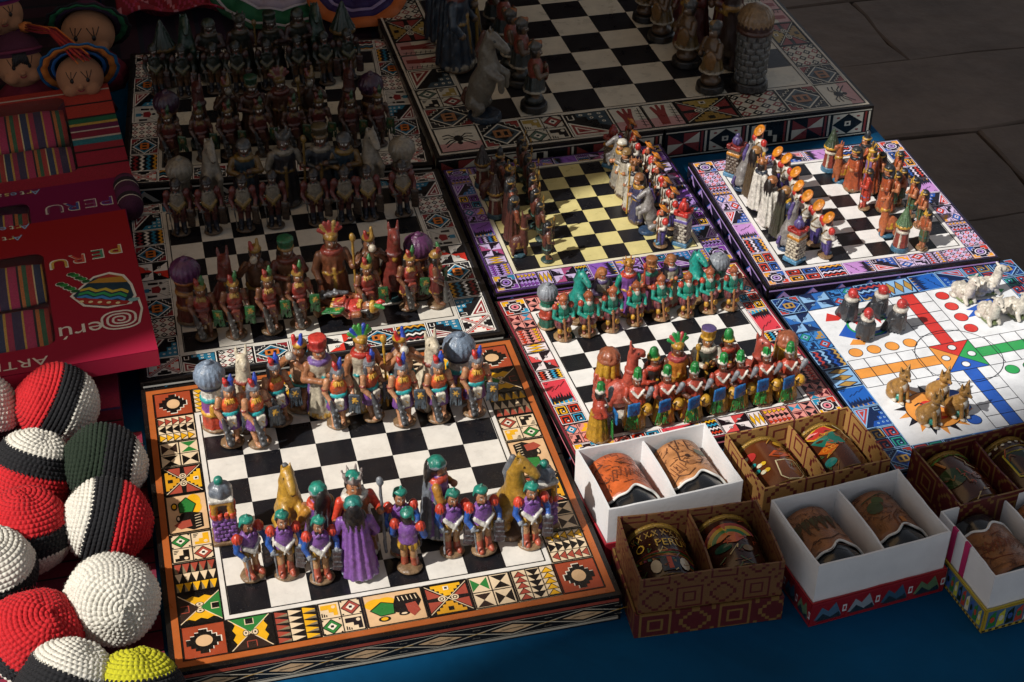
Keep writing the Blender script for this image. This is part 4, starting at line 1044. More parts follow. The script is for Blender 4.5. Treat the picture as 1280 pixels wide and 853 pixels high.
def g_drum(f):
    disc(f, .19)
    f.cy((0, .02, .04), .46, .185, .12, 'robe', .95, (11, .006)); f.el((0, .0, .575), (.15, .11, .13), 'poncho'); f.cy((0, 0, .44), .11, .165, .12, 'poncho', .85, (12, .006))
    for s in (-1, 1): f.rc((s*.1, -.08, .66), (0, -.12, .57), .02, .018, 'white', k=.005)
    arm(f, -1, [(.15, -.01, .64), (.185, -.07, .53), (.12, -.16, .5)], 'poncho', 'skin'); arm(f, 1, [(.15, -.01, .64), (.19, -.05, .55), (.12, -.14, .6)], 'poncho', 'skin')
    head(f, z=.77)
    f.part = 'hat'; f.el((0, .005, .845), (.08, .082, .045), 'white'); f.cy((0, 0, .85), .12, .07, .055, 'hat', 1, (7, .008)); f.el((0, 0, .97), (.05, .05, .03), 'hat')
    f.part = 'club'; f.ch([(.12, -.16, .58), (.16, -.19, .68), (.185, -.2, .75)], [.02, .035, .045], 'steel')
    sq_shield(f, (-.08, -.225, .44), .105, 12, 'shield_edge', 'shield', 'star', False)
    f.part = 'shield'
    for i in range(7):
        x = -.15+.022*i; f.rc((x, -.19, .34), (x-.04+.013*i, -.2, .09), .012, .014, 'fringe', k=.004)
    f.part = 'drum'; f.el((.165, -.12, .35), (.088, .085, .1), 'drum', (0, 25, 0)); f.to((.165, -.12, .35), .09, .008, 'line', 1, (0, 25, 0), k=.003); f.part = 'body'
def g_musk(f):
    disc(f, .18)
    for s in (-1, 1):
        f.el((s*.06, -.06, .085), (.045, .085, .045), 'boot'); f.rc((s*.058, -.01, .1), (s*.07, 0, .38), .058, .082, 'pants', st=(5, 'pants2'))
    f.cy((0, 0, .34), .13, .14, .125, 'jerkin', .85); f.el((0, 0, .56), (.128, .1, .15), 'jerkin'); f.to((0, 0, .43), .12, .016, 'belt', .85, k=.005); f.rc((-.09, -.08, .66), (.09, -.1, .45), .014, .014, 'belt', k=.004); f.rc((-.09, .09, .66), (.09, .095, .45), .014, .014, 'belt', k=.004)
    for s in (-1, 1): f.el((s*.165, 0, .645), (.075, .07, .08), 'puff', fl=(9, .008)); arm(f, s, [(.175, 0, .58), (.2, -.03, .49), (.14, -.12, .47)], 'jerkin', 'jerkin')
    head(f, z=.765, beard='beard')
    f.part = 'hat'; f.el((0, .03, .87), (.125, .135, .028), 'hat', (-38, 0, 0)); f.el((0, .02, .885), (.075, .075, .055), 'hat', (-38, 0, 0)); f.to((0, .03, .872), .12, .018, 'hat2', 1.05, (-38, 0, 0))
    f.part = 'musket'; f.rc((.15, -.15, .2), (.1, -.12, .75), .02, .014, 'wood'); f.part = 'body'
def g_native(f):
    disc(f, .16)
    for s in (-1, 1): f.ch([(s*.055, -.02, .07), (s*.06, 0, .3)], [.038, .055], 'skin'); f.el((s*.058, -.06, .07), (.036, .06, .03), 'skin')
    f.cy((0, 0, .2), .26, .135, .115, 'skirt', .85, (10, .006)); f.to((0, 0, .3), .128, .012, 'trim', .85, k=.004); f.el((0, 0, .57), (.13, .1, .16), 'robe'); f.el((0, .06, .5), (.13, .06, .2), 'robe')
    arm(f, -1, [(.15, 0, .64), (.185, -.02, .53), (.12, -.12, .48)], 'skin', 'skin'); arm(f, 1, [(.15, 0, .64), (.185, -.02, .53), (.15, -.13, .56)], 'skin', 'skin')
    head(f); f.el((0, .07, .70), (.085, .055, .17), 'hair'); f.part = 'headdress'; f.to((0, 0, .81), .075, .016, 'gold', 1.1); f.ch([(0, -.06, .83), (0, -.05, .92)], [.025, .012], 'gold'); f.el((0, .015, .845), (.076, .076, .05), 'hair')
    f.part = 'spear'; f.rc((.15, -.15, .1), (.16, -.15, .86), .014, .014, 'wood'); f.rc((.16, -.15, .86), (.16, -.15, .97), .028, .005, 'gold'); f.part = 'body'
def robe(f, hat='crown', cape=True, beard='beard', back_hair=False, staff=False, arms='fold'):
    disc(f, .18)
    f.cy((0, 0, .04), .58, .185, .1, 'robe', .92, (9, .011)); f.cy((0, 0, .035), .05, .195, .188, 'hem', .92, (24, .006), k=.004); f.el((0, 0, .6), (.14, .105, .12), 'robe')
    if cape: f.cy((0, .035, .05), .62, .19, .105, 'cape', .85, (11, .014, .6)); f.to((0, 0, .675), .09, .03, 'collar', .9)
    f.rc((0, -.13, .15), (0, -.1, .5), .022, .02, 'trim', k=.005); f.to((0, 0, .45), .122, .014, 'trim', .92, k=.004)
    if arms == 'fold':
        arm(f, -1, [(.145, 0, .63), (.195, -.05, .51), (.04, -.165, .5)], 'sleeve', 'sleeve'); arm(f, 1, [(.145, 0, .63), (.195, -.05, .51), (.05, -.16, .55)], 'sleeve', 'sleeve')
    else:
        arm(f, -1, [(.145, 0, .63), (.2, -.02, .48), (.17, -.1, .38)], 'sleeve', 'sleeve'); arm(f, 1, [(.145, 0, .63), (.2, -.03, .5), (.2, -.13, .52)], 'sleeve', 'sleeve')
    head(f, z=.765, beard=beard, r=.066)
    if back_hair: f.el((0, .075, .68), (.1, .06, .19), 'hair')
    f.part = 'headdress'
    if hat == 'crown':
        f.cy((0, 0, .82), .06, .075, .085, 'crown'); 
        for i in range(7):
            a = i*.898; f.rc((.078*math.cos(a), .078*math.sin(a), .86), (.092*math.cos(a), .092*math.sin(a), .93), .02, .012, 'crown', k=.006)
        f.el((0, 0, .87), (.068, .068, .055), 'hat')
    elif hat == 'cap': f.el((0, .005, .84), (.086, .09, .06), 'hat', fl=(6, .006)); f.to((0, 0, .815), .08, .016, 'crown', 1.05)
    elif hat == 'tall': f.cy((0, 0, .815), .12, .075, .1, 'hat', 1, (10, .004)); f.to((0, 0, .82), .078, .018, 'crown', 1.05); f.el((0, 0, .935), (.095, .095, .02), 'hat2')
    elif hat == 'mitre': f.el((0, 0, .86), (.07, .06, .11), 'hat'); f.to((0, 0, .81), .076, .016, 'crown', 1.05)
    elif hat == 'plume':
        f.el((0, .0, .83), (.08, .083, .05), 'crown')
        for i in range(7): a = R_(-70+i*23.3); f.rc((.04*math.sin(a), .01, .86), (.125*math.sin(a), .02, .86+.12*math.cos(a)), .028, .024, ('f1', 'f2', 'f1')[i % 3], k=.006)
        f.el((0, -.08, .845), (.03, .02, .035), 'gold')
    if staff: f.part = 'staff'; f.rc((.21, -.15, .05), (.21, -.14, .82), .018, .016, 'gold'); f.el((.21, -.14, .85), (.035, .035, .05), 'gold'); 
    f.part = 'body'
def g_king(f): robe(f, 'crown', staff=True, arms='open')
def g_queen(f): robe(f, 'tall', beard=None, back_hair=True)
def g_bishop(f): robe(f, 'cap', back_hair=True)
def g_mitre(f): robe(f, 'mitre')
def g_plume(f): robe(f, 'plume', beard=None, arms='open', staff=True)
def g_mantle(f): robe(f, 'cap', beard=None, back_hair=True, arms='open')
def g_piper(f):
    disc(f, .18)
    f.el((0, .05, .2), (.16, .17, .17), 'skirt'); f.rc((-.07, -.1, .1), (-.07, -.02, .3), .045, .06, 'skin'); f.rc((.07, -.1, .1), (.07, -.02, .3), .045, .06, 'skin')
    f.el((0, 0, .5), (.125, .1, .2), 'robe'); f.el((0, .06, .42), (.15, .09, .28), 'cape'); f.to((0, 0, .36), .13, .02, 'trim', .9)
    arm(f, -1, [(.13, 0, .62), (.2, -.11, .56), (.06, -.16, .72)], 'skin', 'skin'); arm(f, 1, [(.13, 0, .62), (.2, -.11, .56), (.05, -.17, .70)], 'skin', 'skin'); f.to((-.16, -.06, .6), .045, .014, 'cuff')
    head(f, z=.765, y=-.02); f.part = 'headdress'; f.el((0, -.005, .84), (.08, .085, .05), 'gold'); f.ch([(-.03, -.05, .86), (-.05, -.04, .94)], [.03, .022], 'f1'); f.ch([(.03, -.04, .87), (.035, -.02, .97)], [.03, .02], 'f2')
    f.part = 'conch'; f.rc((0, -.13, .74), (-.01, -.2, .80), .03, .05, 'shell'); f.part = 'body'
def g_llama(f):
    f.cy((0, .02, .0), .06, .17, .16, 'base', 1.1, part='base')
    f.el((0, .05, .26), (.14, .2, .19), 'coat'); f.cy((0, .05, .2), .14, .15, .13, 'blanket', 1.3, (8, .006)); f.el((0, -.08, .3), (.12, .12, .2), 'coat')
    for s in (-1, 1): f.rc((s*.08, -.12, .06), (s*.08, -.09, .25), .042, .055, 'coat'); f.rc((s*.08, .17, .06), (s*.08, .14, .25), .042, .06, 'coat')
    f.ch([(0, -.07, .36), (0, -.1, .6), (0, -.1, .84)], [.105, .085, .07], 'coat'); f.el((0, -.155, .845), (.055, .105, .06), 'coat', (-12, 0, 0)); f.el((0, -.235, .82), (.032, .035, .03), 'muzzle')
    for s in (-1, 1): f.ch([(s*.045, -.07, .89), (s*.055, -.06, .98)], [.024, .012], 'coat'); f.el((s*.052, -.165, .865), (.014, .016, .014), '#1a1210', paint=True)
    f.to((0, -.1, .62), .085, .02, 'trim', 1); f.el((0, -.19, .58), (.03, .02, .04), 'gold')
def g_horse(f):
    f.cy((0, .03, .0), .07, .17, .155, 'base', 1.15, part='base')
    f.ch([(0, .12, .2), (0, .05, .38), (0, -.03, .56)], [.13, .145, .125], 'coat')
    for s in (-1, 1):
        f.ch([(s*.09, .13, .2), (s*.1, .04, .15), (s*.1, .1, .07)], [.085, .055, .042], 'coat'); f.ch([(s*.07, -.09, .54), (s*.075, -.2, .5), (s*.07, -.2, .38)], [.06, .042, .034], 'coat')
        f.ch([(s*.035, -.03, .93), (s*.045, -.035, .99)], [.026, .01], 'coat'); f.el((s*.05, -.12, .885), (.014, .02, .016), '#171210', paint=True)
    f.ch([(0, -.02, .6), (0, -.01, .75), (0, -.05, .88)], [.115, .09, .07], 'coat'); f.ch([(0, -.07, .9), (0, -.2, .82), (0, -.24, .79)], [.066, .05, .042], 'coat'); f.el((0, -.265, .775), (.03, .02, .012), '#2a1a16', paint=True)
    f.part = 'mane'; f.ch([(0, .045, .58), (0, .075, .74), (0, .02, .93)], [.04, .048, .035], 'mane'); f.part = 'tail'; f.ch([(0, .24, .28), (0, .27, .18), (0, .22, .08)], [.035, .04, .025], 'mane'); f.part = 'body'
def g_hut(f):
    f.el((0, 0, .03), (.19, .19, .045), 'base', part='base')
    f.cy((0, 0, .04), .2, .165, .15, 'c1', 1, (10, .006)); f.to((0, 0, .25), .15, .024, 'c2'); f.cy((0, 0, .26), .18, .145, .14, 'c3', 1, (8, .006)); f.to((0, 0, .44), .14, .026, 'c4'); f.cy((0, 0, .45), .15, .135, .125, 'c5', 1, (12, .005)); f.to((0, 0, .6), .135, .03, 'c6')
    f.el((0, -.15, .33), (.06, .04, .08), 'c2', k=.006)
    f.part = 'roof'; f.cy((0, 0, .6), .1, .15, .19, 'roof', 1, (18, .006)); f.el((0, 0, .72), (.2, .2, .17), 'roof', fl=(18, .007)); f.el((0, -.02, .9), (.05, .05, .03), 'roof'); f.part = 'body'
def g_straw(f):
    f.el((0, 0, .03), (.18, .18, .045), 'base', part='base')
    f.cy((0, 0, .04), .5, .165, .145, 'c1', 1, (11, .008))
    for r in range(4):
        for i in range(9):
            a = i*.698+r*.35; f.bx((.16*math.cos(a), .16*math.sin(a), .1+.12*r), (.045, .045, .05), 'c1', (0, 0, math.degrees(a)), .02, k=.004)
    for i in range(10):
        a = i*.628; f.rc((.14*math.cos(a), .14*math.sin(a), .54), (.125*math.cos(a), .125*math.sin(a), .72), .045, .04, 'c3', k=.006)
    f.part = 'roof'; f.to((0, 0, .74), .125, .045, 'roof'); f.el((0, 0, .8), (.15, .15, .1), 'roof', fl=(9, .01)); f.rc((-.06, -.03, .86), (.06, .03, .87), .03, .03, 'roof'); f.part = 'body'
def bricks(f, w, z0, rows, col, rh=.062):
    for r in range(rows):
        z = z0+r*rh
        for side in range(4):
            for i in range(3):
                u = (-w+(i+.5)*(2*w/3)+(.02 if r % 2 else -.02)); x, y = ((u, -w), (w, u), (u, w), (-w, u))[side]
                h = (w/3-.008, .02, rh/2-.007) if side in (0, 2) else (.02, w/3-.008, rh/2-.007)
                f.bx((x, y, z+rh/2), h, col, None, .008, k=.003)
def g_tower(f):
    f.bx((0, 0, .03), (.175, .165, .035), 'base', None, .02, part='base')
    f.bx((0, 0, .24), (.13, .13, .2), 'mortar', None, .01); bricks(f, .13, .06, 6, 'brick')
    for side in range(4):
        for i in range(4): u = -.11+.073*i; x, y = ((u, -.135), (.135, u), (u, .135), (-.135, u))[side]; f.bx((x, y, .46), (.026, .026, .035), 'merlon', None, .01, k=.004)
    f.bx((0, 0, .55), (.105, .105, .1), 'dark', None, .01)
    for sx in (-1, 1):
        for sy in (-1, 1):
            f.rc((sx*.1, sy*.1, .46), (sx*.1, sy*.1, .62), .042, .042, 'arch')
    f.bx((0, 0, .65), (.14, .14, .03), 'arch', None, .02)
    f.bx((0, 0, .7), (.15, .15, .028), 'cornice', None, .02)
    f.part = 'roof'; f.el((0, 0, .77), (.14, .14, .12), 'dome', fl=(6, .014)); f.el((0, 0, .92), (.058, .058, .055), 'ball'); f.part = 'body'
def g_turret(f):
    f.bx((0, 0, .04), (.18, .18, .045), 'base', None, .02, part='base')
    f.bx((0, 0, .3), (.135, .135, .24), 'mortar', None, .01); bricks(f, .135, .08, 7, 'brick')
    f.bx((0, 0, .53), (.155, .155, .03), 'band', None, .012, k=.004); f.bx((0, 0, .6), (.13, .13, .06), 'brick', None, .01)
    for sx in (-1, 1):
        for sy in (-1, 1): f.bx((sx*.12, sy*.12, .69), (.045, .045, .05), 'merlon', None, .015)
    f.bx((0, 0, .665), (.15, .15, .03), 'merlon', None, .01)
    f.part = 'roof'; f.el((0, 0, .8), (.1, .1, .11), 'dome', fl=(7, .012)); f.el((0, 0, .92), (.05, .05, .05), 'dome'); f.part = 'body'
def g_conehut(f):
    f.cy((0, 0, .0), .1, .2, .18, 'base', 1, part='base')
    f.cy((0, 0, .09), .34, .165, .12, 'wall', 1)
    for i in range(8): a = i*.785; f.rc((.155*math.cos(a), .155*math.sin(a), .12), (.125*math.cos(a), .125*math.sin(a), .38), .022, .02, 'post' if i % 2 else 'wall', k=.005)
    f.to((0, 0, .42), .125, .03, 'post'); f.cy((0, 0, .42), .14, .12, .12, 'wall'); f.to((0, 0, .54), .15, .038, 'gold')
    f.part = 'roof'; f.cy((0, 0, .56), .38, .185, .02, 'roof', 1, (14, .008), .8); f.part = 'body'
def g_castle(f):
    f.cy((0, 0, .0), .1, .22, .2, 'base', 1, part='base')
    f.cy((0, 0, .08), .6, .165, .18, 'mortar')
    for r in range(8):
        for i in range(10):
            a = i*.6283+(r % 2)*.314; rr = .165+.0022*r; f.bx((rr*math.cos(a), rr*math.sin(a), .13+.07*r), (.016, .046, .03), 'brick', (0, 0, math.degrees(a)), .008, k=.003)
    f.to((0, 0, .68), .18, .03, 'band'); f.part = 'roof'; f.cy((0, 0, .69), .08, .195, .2, 'band2', 1); f.el((0, 0, .78), (.2, .2, .17), 'roof', fl=(22, .006)); f.part = 'body'
def g_bigpawn(f):
    f.cy((0, 0, .0), .1, .2, .19, 'base', 1, part='base')
    f.el((0, 0, .14), (.14, .14, .08), 'foot')
    for s in (-1, 1): f.rc((s*.06, -.02, .12), (s*.06, 0, .34), .055, .065, 'skin')
    f.cy((0, 0, .26), .2, .165, .12, 'skirt', .95, (9, .008)); f.to((0, 0, .275), .165, .014, 'trim', .95, k=.004); f.el((0, 0, .55), (.13, .11, .16), 'robe')
    arm(f, -1, [(.14, 0, .62), (.175, -.05, .5), (.08, -.15, .5)], 'skin', 'skin'); arm(f, 1, [(.14, 0, .62), (.175, -.05, .5), (.06, -.15, .56)], 'skin', 'skin')
    head(f); f.part = 'headdress'; f.el((0, .01, .85), (.09, .095, .065), 'helmet', fl=(9, .006)); f.rc((0, -.06, .9), (0, .09, .87), .03, .03, 'gold'); 
    f.part = 'shield'; f.el((.12, -.15, .46), (.09, .03, .13), 'shield', (0, 0, 25)); f.to((.12, -.155, .46), .075, .012, 'gold', 1.0, (90, 0, 25)); f.part = 'body'
def g_condor(f):
    f.el((0, 0, .24), (.24, .22, .24), 'dark', fl=(14, .012)); f.ch([(0, 0, .25), (0, -.02, .5), (0, -.04, .66)], [.25, .215, .13], 'dark')
    for s in (-1, 1):
        for i in range(5): f.rc((s*(.19-.01*i), -.12+.07*i, .55-.03*i), (s*(.2-.025*i), -.08+.08*i, .08), .045, .04, 'dark2' if i % 2 else 'dark', k=.008)
    for i in range(4): f.rc((-.07+.047*i, -.2, .45), (-.07+.047*i, -.2, .1), .035, .045, 'dark2' if i % 2 else 'dark', k=.008)
    f.rc((0, .18, .3), (0, .3, .05), .1, .09, 'dark'); f.to((0, -.04, .69), .12, .06, 'collar', 1.1, k=.006)
    f.part = 'head'; f.el((0, -.06, .84), (.125, .14, .145), 'red'); f.el((0, -.03, .93), (.035, .08, .055), 'red'); f.ch([(0, -.16, .83), (0, -.23, .81), (0, -.245, .77)], [.05, .032, .015], 'red')
    for s in (-1, 1): f.el((s*.085, -.11, .86), (.028, .03, .026), '#ead9c0', paint=True); f.el((s*.09, -.115, .86), (.014, .025, .014), '#141010', paint=True)
    f.part = 'body'
def g_fox(f):
    f.ch([(0, .16, .2), (0, .06, .32), (0, -.05, .52)], [.19, .185, .13], 'fur'); f.el((0, -.13, .42), (.085, .07, .17), 'white')
    for s in (-1, 1):
        f.ch([(s*.085, -.12, .4), (s*.09, -.17, .2), (s*.09, -.19, .05)], [.06, .05, .045], 'fur'); f.el((s*.09, -.22, .045), (.05, .07, .04), 'white'); f.el((s*.15, .1, .15), (.1, .15, .14), 'fur'); f.el((s*.16, -.02, .05), (.05, .1, .045), 'white')
        f.ch([(s*.09, -.06, .83), (s*.125, -.05, .97)], [.055, .015], 'fur'); f.el((s*.1, -.085, .88), (.028, .02, .05), 'dark', paint=True)
        f.el((s*.055, -.19, .76), (.022, .03, .018), '#1a120c', paint=True)
    f.el((0, -.08, .72), (.135, .135, .125), 'fur'); f.rc((0, -.18, .69), (0, -.26, .665), .06, .035, 'fur'); f.el((0, -.29, .675), (.022, .02, .018), '#1a120c', paint=True)
    f.ch([(0, .3, .1), (.2, .25, .08), (.26, .05, .07), (.2, -.08, .07)], [.06, .06, .055, .03], 'fur'); f.el((.0, -.02, .1), (.13, .16, .11), 'ground')
def g_sheep(f):
    f.el((0, .16, .24), (.22, .34, .22), 'wool', fl=(9, .02)); f.ch([(0, -.06, .3), (0, -.14, .55), (0, -.14, .72)], [.17, .13, .11], 'wool')
    for i in range(26):
        a = i*2.4; t = (i % 9)/9; f.el((.2*math.cos(a)*(1-.2*t), .14+.3*(t-.4)*1.4, .26+.19*math.sin(a)), (.05, .06, .05), 'wool2' if i % 3 == 0 else 'wool', k=.02)
    f.el((0, -.2, .76), (.115, .16, .115), 'wool'); f.rc((0, -.3, .74), (0, -.37, .71), .08, .055, 'wool'); f.el((0, -.42, .72), (.03, .02, .02), '#4a3a30', paint=True)
    for s in (-1, 1):
        f.rc((s*.09, -.13, .84), (s*.16, -.1, .86), .04, .025, 'wool'); f.el((s*.075, -.31, .78), (.022, .03, .022), '#3a2e28', paint=True); f.ch([(s*.13, -.1, .2), (s*.14, -.22, .06)], [.075, .05], 'wool'); f.el((s*.16, .3, .08), (.09, .14, .07), 'wool')
    f.el((0, .05, .06), (.2, .3, .06), 'ground')
# ---------------------------------------------------------------- the chess sets
def height_at(px, py, z, top):
    X = at(px, py, z)
    def py_of(h):
        d = X+np.array([0, 0, h])-CAM_P; return 426.5-CAM_F*(d@UP)/(d@FW)
    lo, hi = 0, .4
    for _ in range(40):
        m = (lo+hi)/2
        if py_of(m) > top: lo = m
        else: hi = m
    return lo
rj = random.Random(11)
VC = {}; VAR = ('inca', 'span', 'teal', 'drum', 'musk', 'native')
GF = {k[2:]: v for k, v in list(globals().items()) if k.startswith('g_') and callable(v)}
def fig(g, pal, px, py, z, s, rz, name, label, group=None, res=.0135, tilt=None, jit=9, dz=0.0, dim=None):
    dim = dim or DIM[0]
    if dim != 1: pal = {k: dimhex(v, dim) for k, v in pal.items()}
    VC[g] = VC.get(g, 0)+1; pr = proto(g, GF[g], pal, res, round(s, 4), (1+VC[g] % 2) if g in VAR else 0); X = at(px, py, z)
    o = stand(name, pr, (X[0], X[1], z+dz), R_(rz+rj.uniform(-jit, jit)), label, 'chess piece', group, tilt)
    slim = .865 if g in ('inca', 'span', 'span_hood', 'guard', 'turned', 'teal', 'native', 'musk') else .92
    o.rotation_euler.x += R_(rj.uniform(-2, 2)); o.rotation_euler.y += R_(rj.uniform(-2, 2))
    sxy = slim*rj.uniform(.96, 1.04); o.scale = (sxy, sxy, rj.uniform(.965, 1.04)); return o
SK = '#b9794f'
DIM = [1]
def dimhex(h, f):          # darkens, greys and browns a palette by a factor per set
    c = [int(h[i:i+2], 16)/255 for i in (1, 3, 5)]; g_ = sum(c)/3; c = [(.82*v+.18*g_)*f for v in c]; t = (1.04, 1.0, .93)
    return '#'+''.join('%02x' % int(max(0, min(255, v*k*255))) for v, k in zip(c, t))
def P_(**k):
    d = dict(skin=SK, base='#8f7150', hair='#1b1614', gold='#c9982f', white='#ebe3d4', beard='#16110f', trim='#c9982f', steel='#8d9196', wood='#6a4a2e', cuff='#8b2f24', shell='#d8cfc0', club='#4c4d50', club2='#77797c', line='#5a3a1a', muzzle='#b8a890', crown='#b8862c', hat='#2a8a74', hem='#d8d2c8', collar='#cfc8bb', mane='#6a6a6c')
    d.update(k); return d
ZA = -.0004
# --- orange-bordered board, Incas at the back
inA = P_(skin='#c98f66', chest='#dc5a28', belt='#2ab4b6', apron='#efe6d2', skirt='#7a4a92', hem='#6a3a86', helmet='#7d7f86', band='#8a8c92', hair='#55565c', f1='#cf2d26', f2='#2448b8', shield_edge='#4a5660', shield='#39444e', gold='#e0aa3c')
pw = 'Inca warrior pawn with red and blue feathers and stone club'
for px, py, rz, wh in ((290.6, 553.5, 8, 'in front of the blue-domed rook near the balls'), (324.5, 554.5, 28, 'with shield turned forward, in front of a cream llama'), (351, 527, 22, 'between cream llama and crouching shell-blower'), (423, 530, 6, 'in front of the red-hatted queen'), (466.7, 521.6, 40, 'turned aside, in front of the gold-crowned king'), (505.6, 528.6, 10, 'in front of the standing shell-blower'), (548.5, 522.6, 8, 'in front of the llama near the red-bordered board'), (592.3, 515.6, 6, 'beside the blue-domed rook near the red-bordered board')):
    fig('inca', inA, px, py, ZA, .0715, rz, 'chess_pawn', 'feathered Inca pawn with club '+wh, 'Inca pawns on the orange-bordered board', .0105, jit=4)
hutA = P_(c1='#c8452c', c2='#d9a02c', c3='#8a4a9a', c4='#2aa7a8', c5='#e2dccf', c6='#2b3350', roof='#7f8fa2')
for px, py in ((271, 533), (575, 495)): fig('hut', hutA, px, py, ZA, .0735, 0, 'chess_rook', 'round hut rook with ribbed blue-grey dome on the orange-bordered board', 'blue-domed hut rooks')
llA = P_(coat='#d9cbb0', blanket='#5a3a2a', base='#7a5c40', trim='#8b3a2a')
for px, py in ((308, 533), (538, 507)): fig('llama', llA, px, py, ZA, .085, 12, 'chess_knight', 'cream llama knight among the Incas on the orange-bordered board', 'cream llama knights')
pipA = P_(skirt='#4a3a34', robe='#c99a78', cape='#3a2a30', trim='#2aa7a8', f1='#cf2d26', f2='#2448b8')
fig('piper', pipA, 378, 508, ZA, .083, -30, 'chess_bishop', 'crouching Inca bishop blowing a shell, beside the red-hatted queen'); fig('piper', P_(skirt='#4a3a34', robe='#c99a78', cape='#3a2a44', trim='#2aa7a8', f1='#cf2d26', f2='#2448b8'), 506, 500, ZA, .081, 12, 'chess_bishop', 'Inca bishop blowing a shell between the gold-crowned king and a cream llama')
fig('queen', P_(robe='#cbbfa6', cape='#7a5aa0', sleeve=SK, hat='#b5302a', hat2='#c93a30', trim='#2aa7a8', hem='#d0a040', collar='#8a6ab0', crown='#8b2f24'), 406, 514, ZA, .086, 10, 'chess_queen', 'Inca queen with flat red hat and purple cape on the orange-bordered board')
fig('plume', P_(robe='#cfc2a8', cape='#8a2f2a', sleeve=SK, trim='#2aa7a8', hem='#c9982f', collar='#c43a2c', f1='#3f9a3a', f2='#2448b8'), 457, 508, ZA, .087, 6, 'chess_king', 'Inca king with gold crown and knotted staff on the orange-bordered board')
# --- orange-bordered board, Spaniards at the front
spA = P_(boot='#b5553c', sock='#b98a5c', pants='#c99a2c', pants2='#6a4a1c', jerkin='#8353a0', jerkin2='#5a3676', belt='#d8d2c6', puff='#d2422a', sleeve='#2457a8', glove='#9aa0a6', hat='#1f8a76', shield_edge='#54555a', shield='#3f3034', skin='#a8714e')
for px, py, rz, wh in ((315.8, 719, 30, 'nearest the purple tower by the crocheted balls'), (358.6, 718, 4, 'in front of the ochre horse by the balls'), (402.5, 723, 10, 'between the purple robed queen and the ochre horse'), (503, 690, 0, 'half hidden behind the pawn turned away'), (564.7, 689.5, 6, 'in front of the bishop seen from the side'), (604.6, 687.6, 6, 'in front of the ochre horse near the cartons'), (662.4, 679.6, 6, 'in front of the purple tower near the cartons')):
    fig('span', spA, px, py, ZA, .070, rz, 'chess_pawn', 'Spanish pawn in green beret '+wh, 'Spanish pawns on the orange-bordered board', .0105, jit=4)
fig('turned', spA, 512, 711.5, ZA, .070, 150, 'chess_pawn', 'Spanish soldier pawn in green beret turned away, showing its shield', None, .0105)
twA = P_(base='#8a6a48', mortar='#4a2a5a', brick='#7f4f9e', merlon='#c8452c', dark='#2a1c16', arch='#c08a24', cornice='#d2ccc0', dome='#6e7680', ball='#1f8a76')
for px, py in ((284, 671.6), (679, 655)): fig('tower', twA, px, py, ZA, .067, 6, 'chess_rook', 'purple brick tower rook with grey dome and green ball', 'purple tower rooks')
hoA = P_(coat='#b78a2c', mane='#6f7276', base='#7a5c40')
fig('horse', hoA, 366, 676, ZA, .079, 15, 'chess_knight', 'ochre rearing horse knight beside the left Spanish bishop'.replace('left ', 'grey-caped ')); fig('horse', hoA, 640, 665, ZA, .085, 60, 'chess_knight', 'ochre rearing horse knight in front of the purple tower rook')
biA = dict(robe='#7a4d98', cape='#70767e', sleeve='#b07a2c', hat='#1f8a76', crown='#8d9196', trim='#d8d2c6', hem='#d8d2c6', collar='#c8452c', skin='#a8714e')
fig('bishop', P_(**biA), 400, 694, ZA, .082, -150, 'chess_bishop', 'Spanish bishop with grey cape and green cap, back turned'); fig('bishop', P_(**biA), 549, 664, ZA, .082, 80, 'chess_bishop', 'Spanish bishop with green cap, seen from the side in a purple robe')
fig('king', P_(robe='#8a5a34', cape='#7a4d98', sleeve='#d2422a', hat='#1f8a76', crown='#9a8a84', trim='#d8d2c6', hem='#d8d2c6', collar='#d8d2c6', beard=SK, gold='#8d9196'), 450, 690, ZA, .093, 5, 'chess_king', 'Spanish king with silver crown standing behind the purple robed queen')
fig('mantle', P_(robe='#8353a0', cape='#8353a0', sleeve='#8353a0', hat='#1f7a70', crown='#2a6a66', trim='#c98a5a', hem='#a9b6c6', collar='#16110f', hair='#120e10'), 451, 716, ZA, .084, 172, 'chess_queen', 'Spanish queen in long purple robe with black hair down her back', None, .0105, jit=1)

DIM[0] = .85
# --- black and white bordered board, red Incas in front
inB = P_(chest='#b8352c', belt='#8a2a24', apron='#a8402c', skirt='#7a2a26', hem='#c9982f', helmet='#b8862c', band='#d0a03a', hair='#1d1a18', f1='#c8352c', f2='#2a8a3c', shield_edge='#1f6a34', shield='#1f8a3e', gold='#d0a03a', skin='#9c5f3c')
def red_pawn(px, py, rz, board, **k): return fig('inca', inB, px, py, ZA, .070, rz, 'chess_pawn', 'red Inca warrior pawn with green shield on the '+board, 'red Inca pawns on the '+board, jit=5, **k)
b1 = 'zigzag-bordered board behind the orange one'; b2 = 'shaded zigzag-bordered board beside the dolls'
for px, py, rz, wh in ((258.3, 421, 0, 'before the purple-domed rook by the red gift box'), (295.7, 419, 6, 'in front of the red llama near the gift box'), (340, 413, 10, 'in front of the dark red shell-blower'), (375.6, 406, 8, 'in front of the green-capped queen'), (461, 395, 12, 'next to the fallen pawn'), (511, 384, 14, 'standing in sunlight before a red llama')):
    red_pawn(px, py, rz, b1)['label'] = 'red Inca pawn with green shield '+wh
fig('inca', inB, 545, 381, ZA, .070, 75, 'chess_pawn', 'red Inca pawn turned sideways in sunlight, beside the purple-domed rook', jit=1)
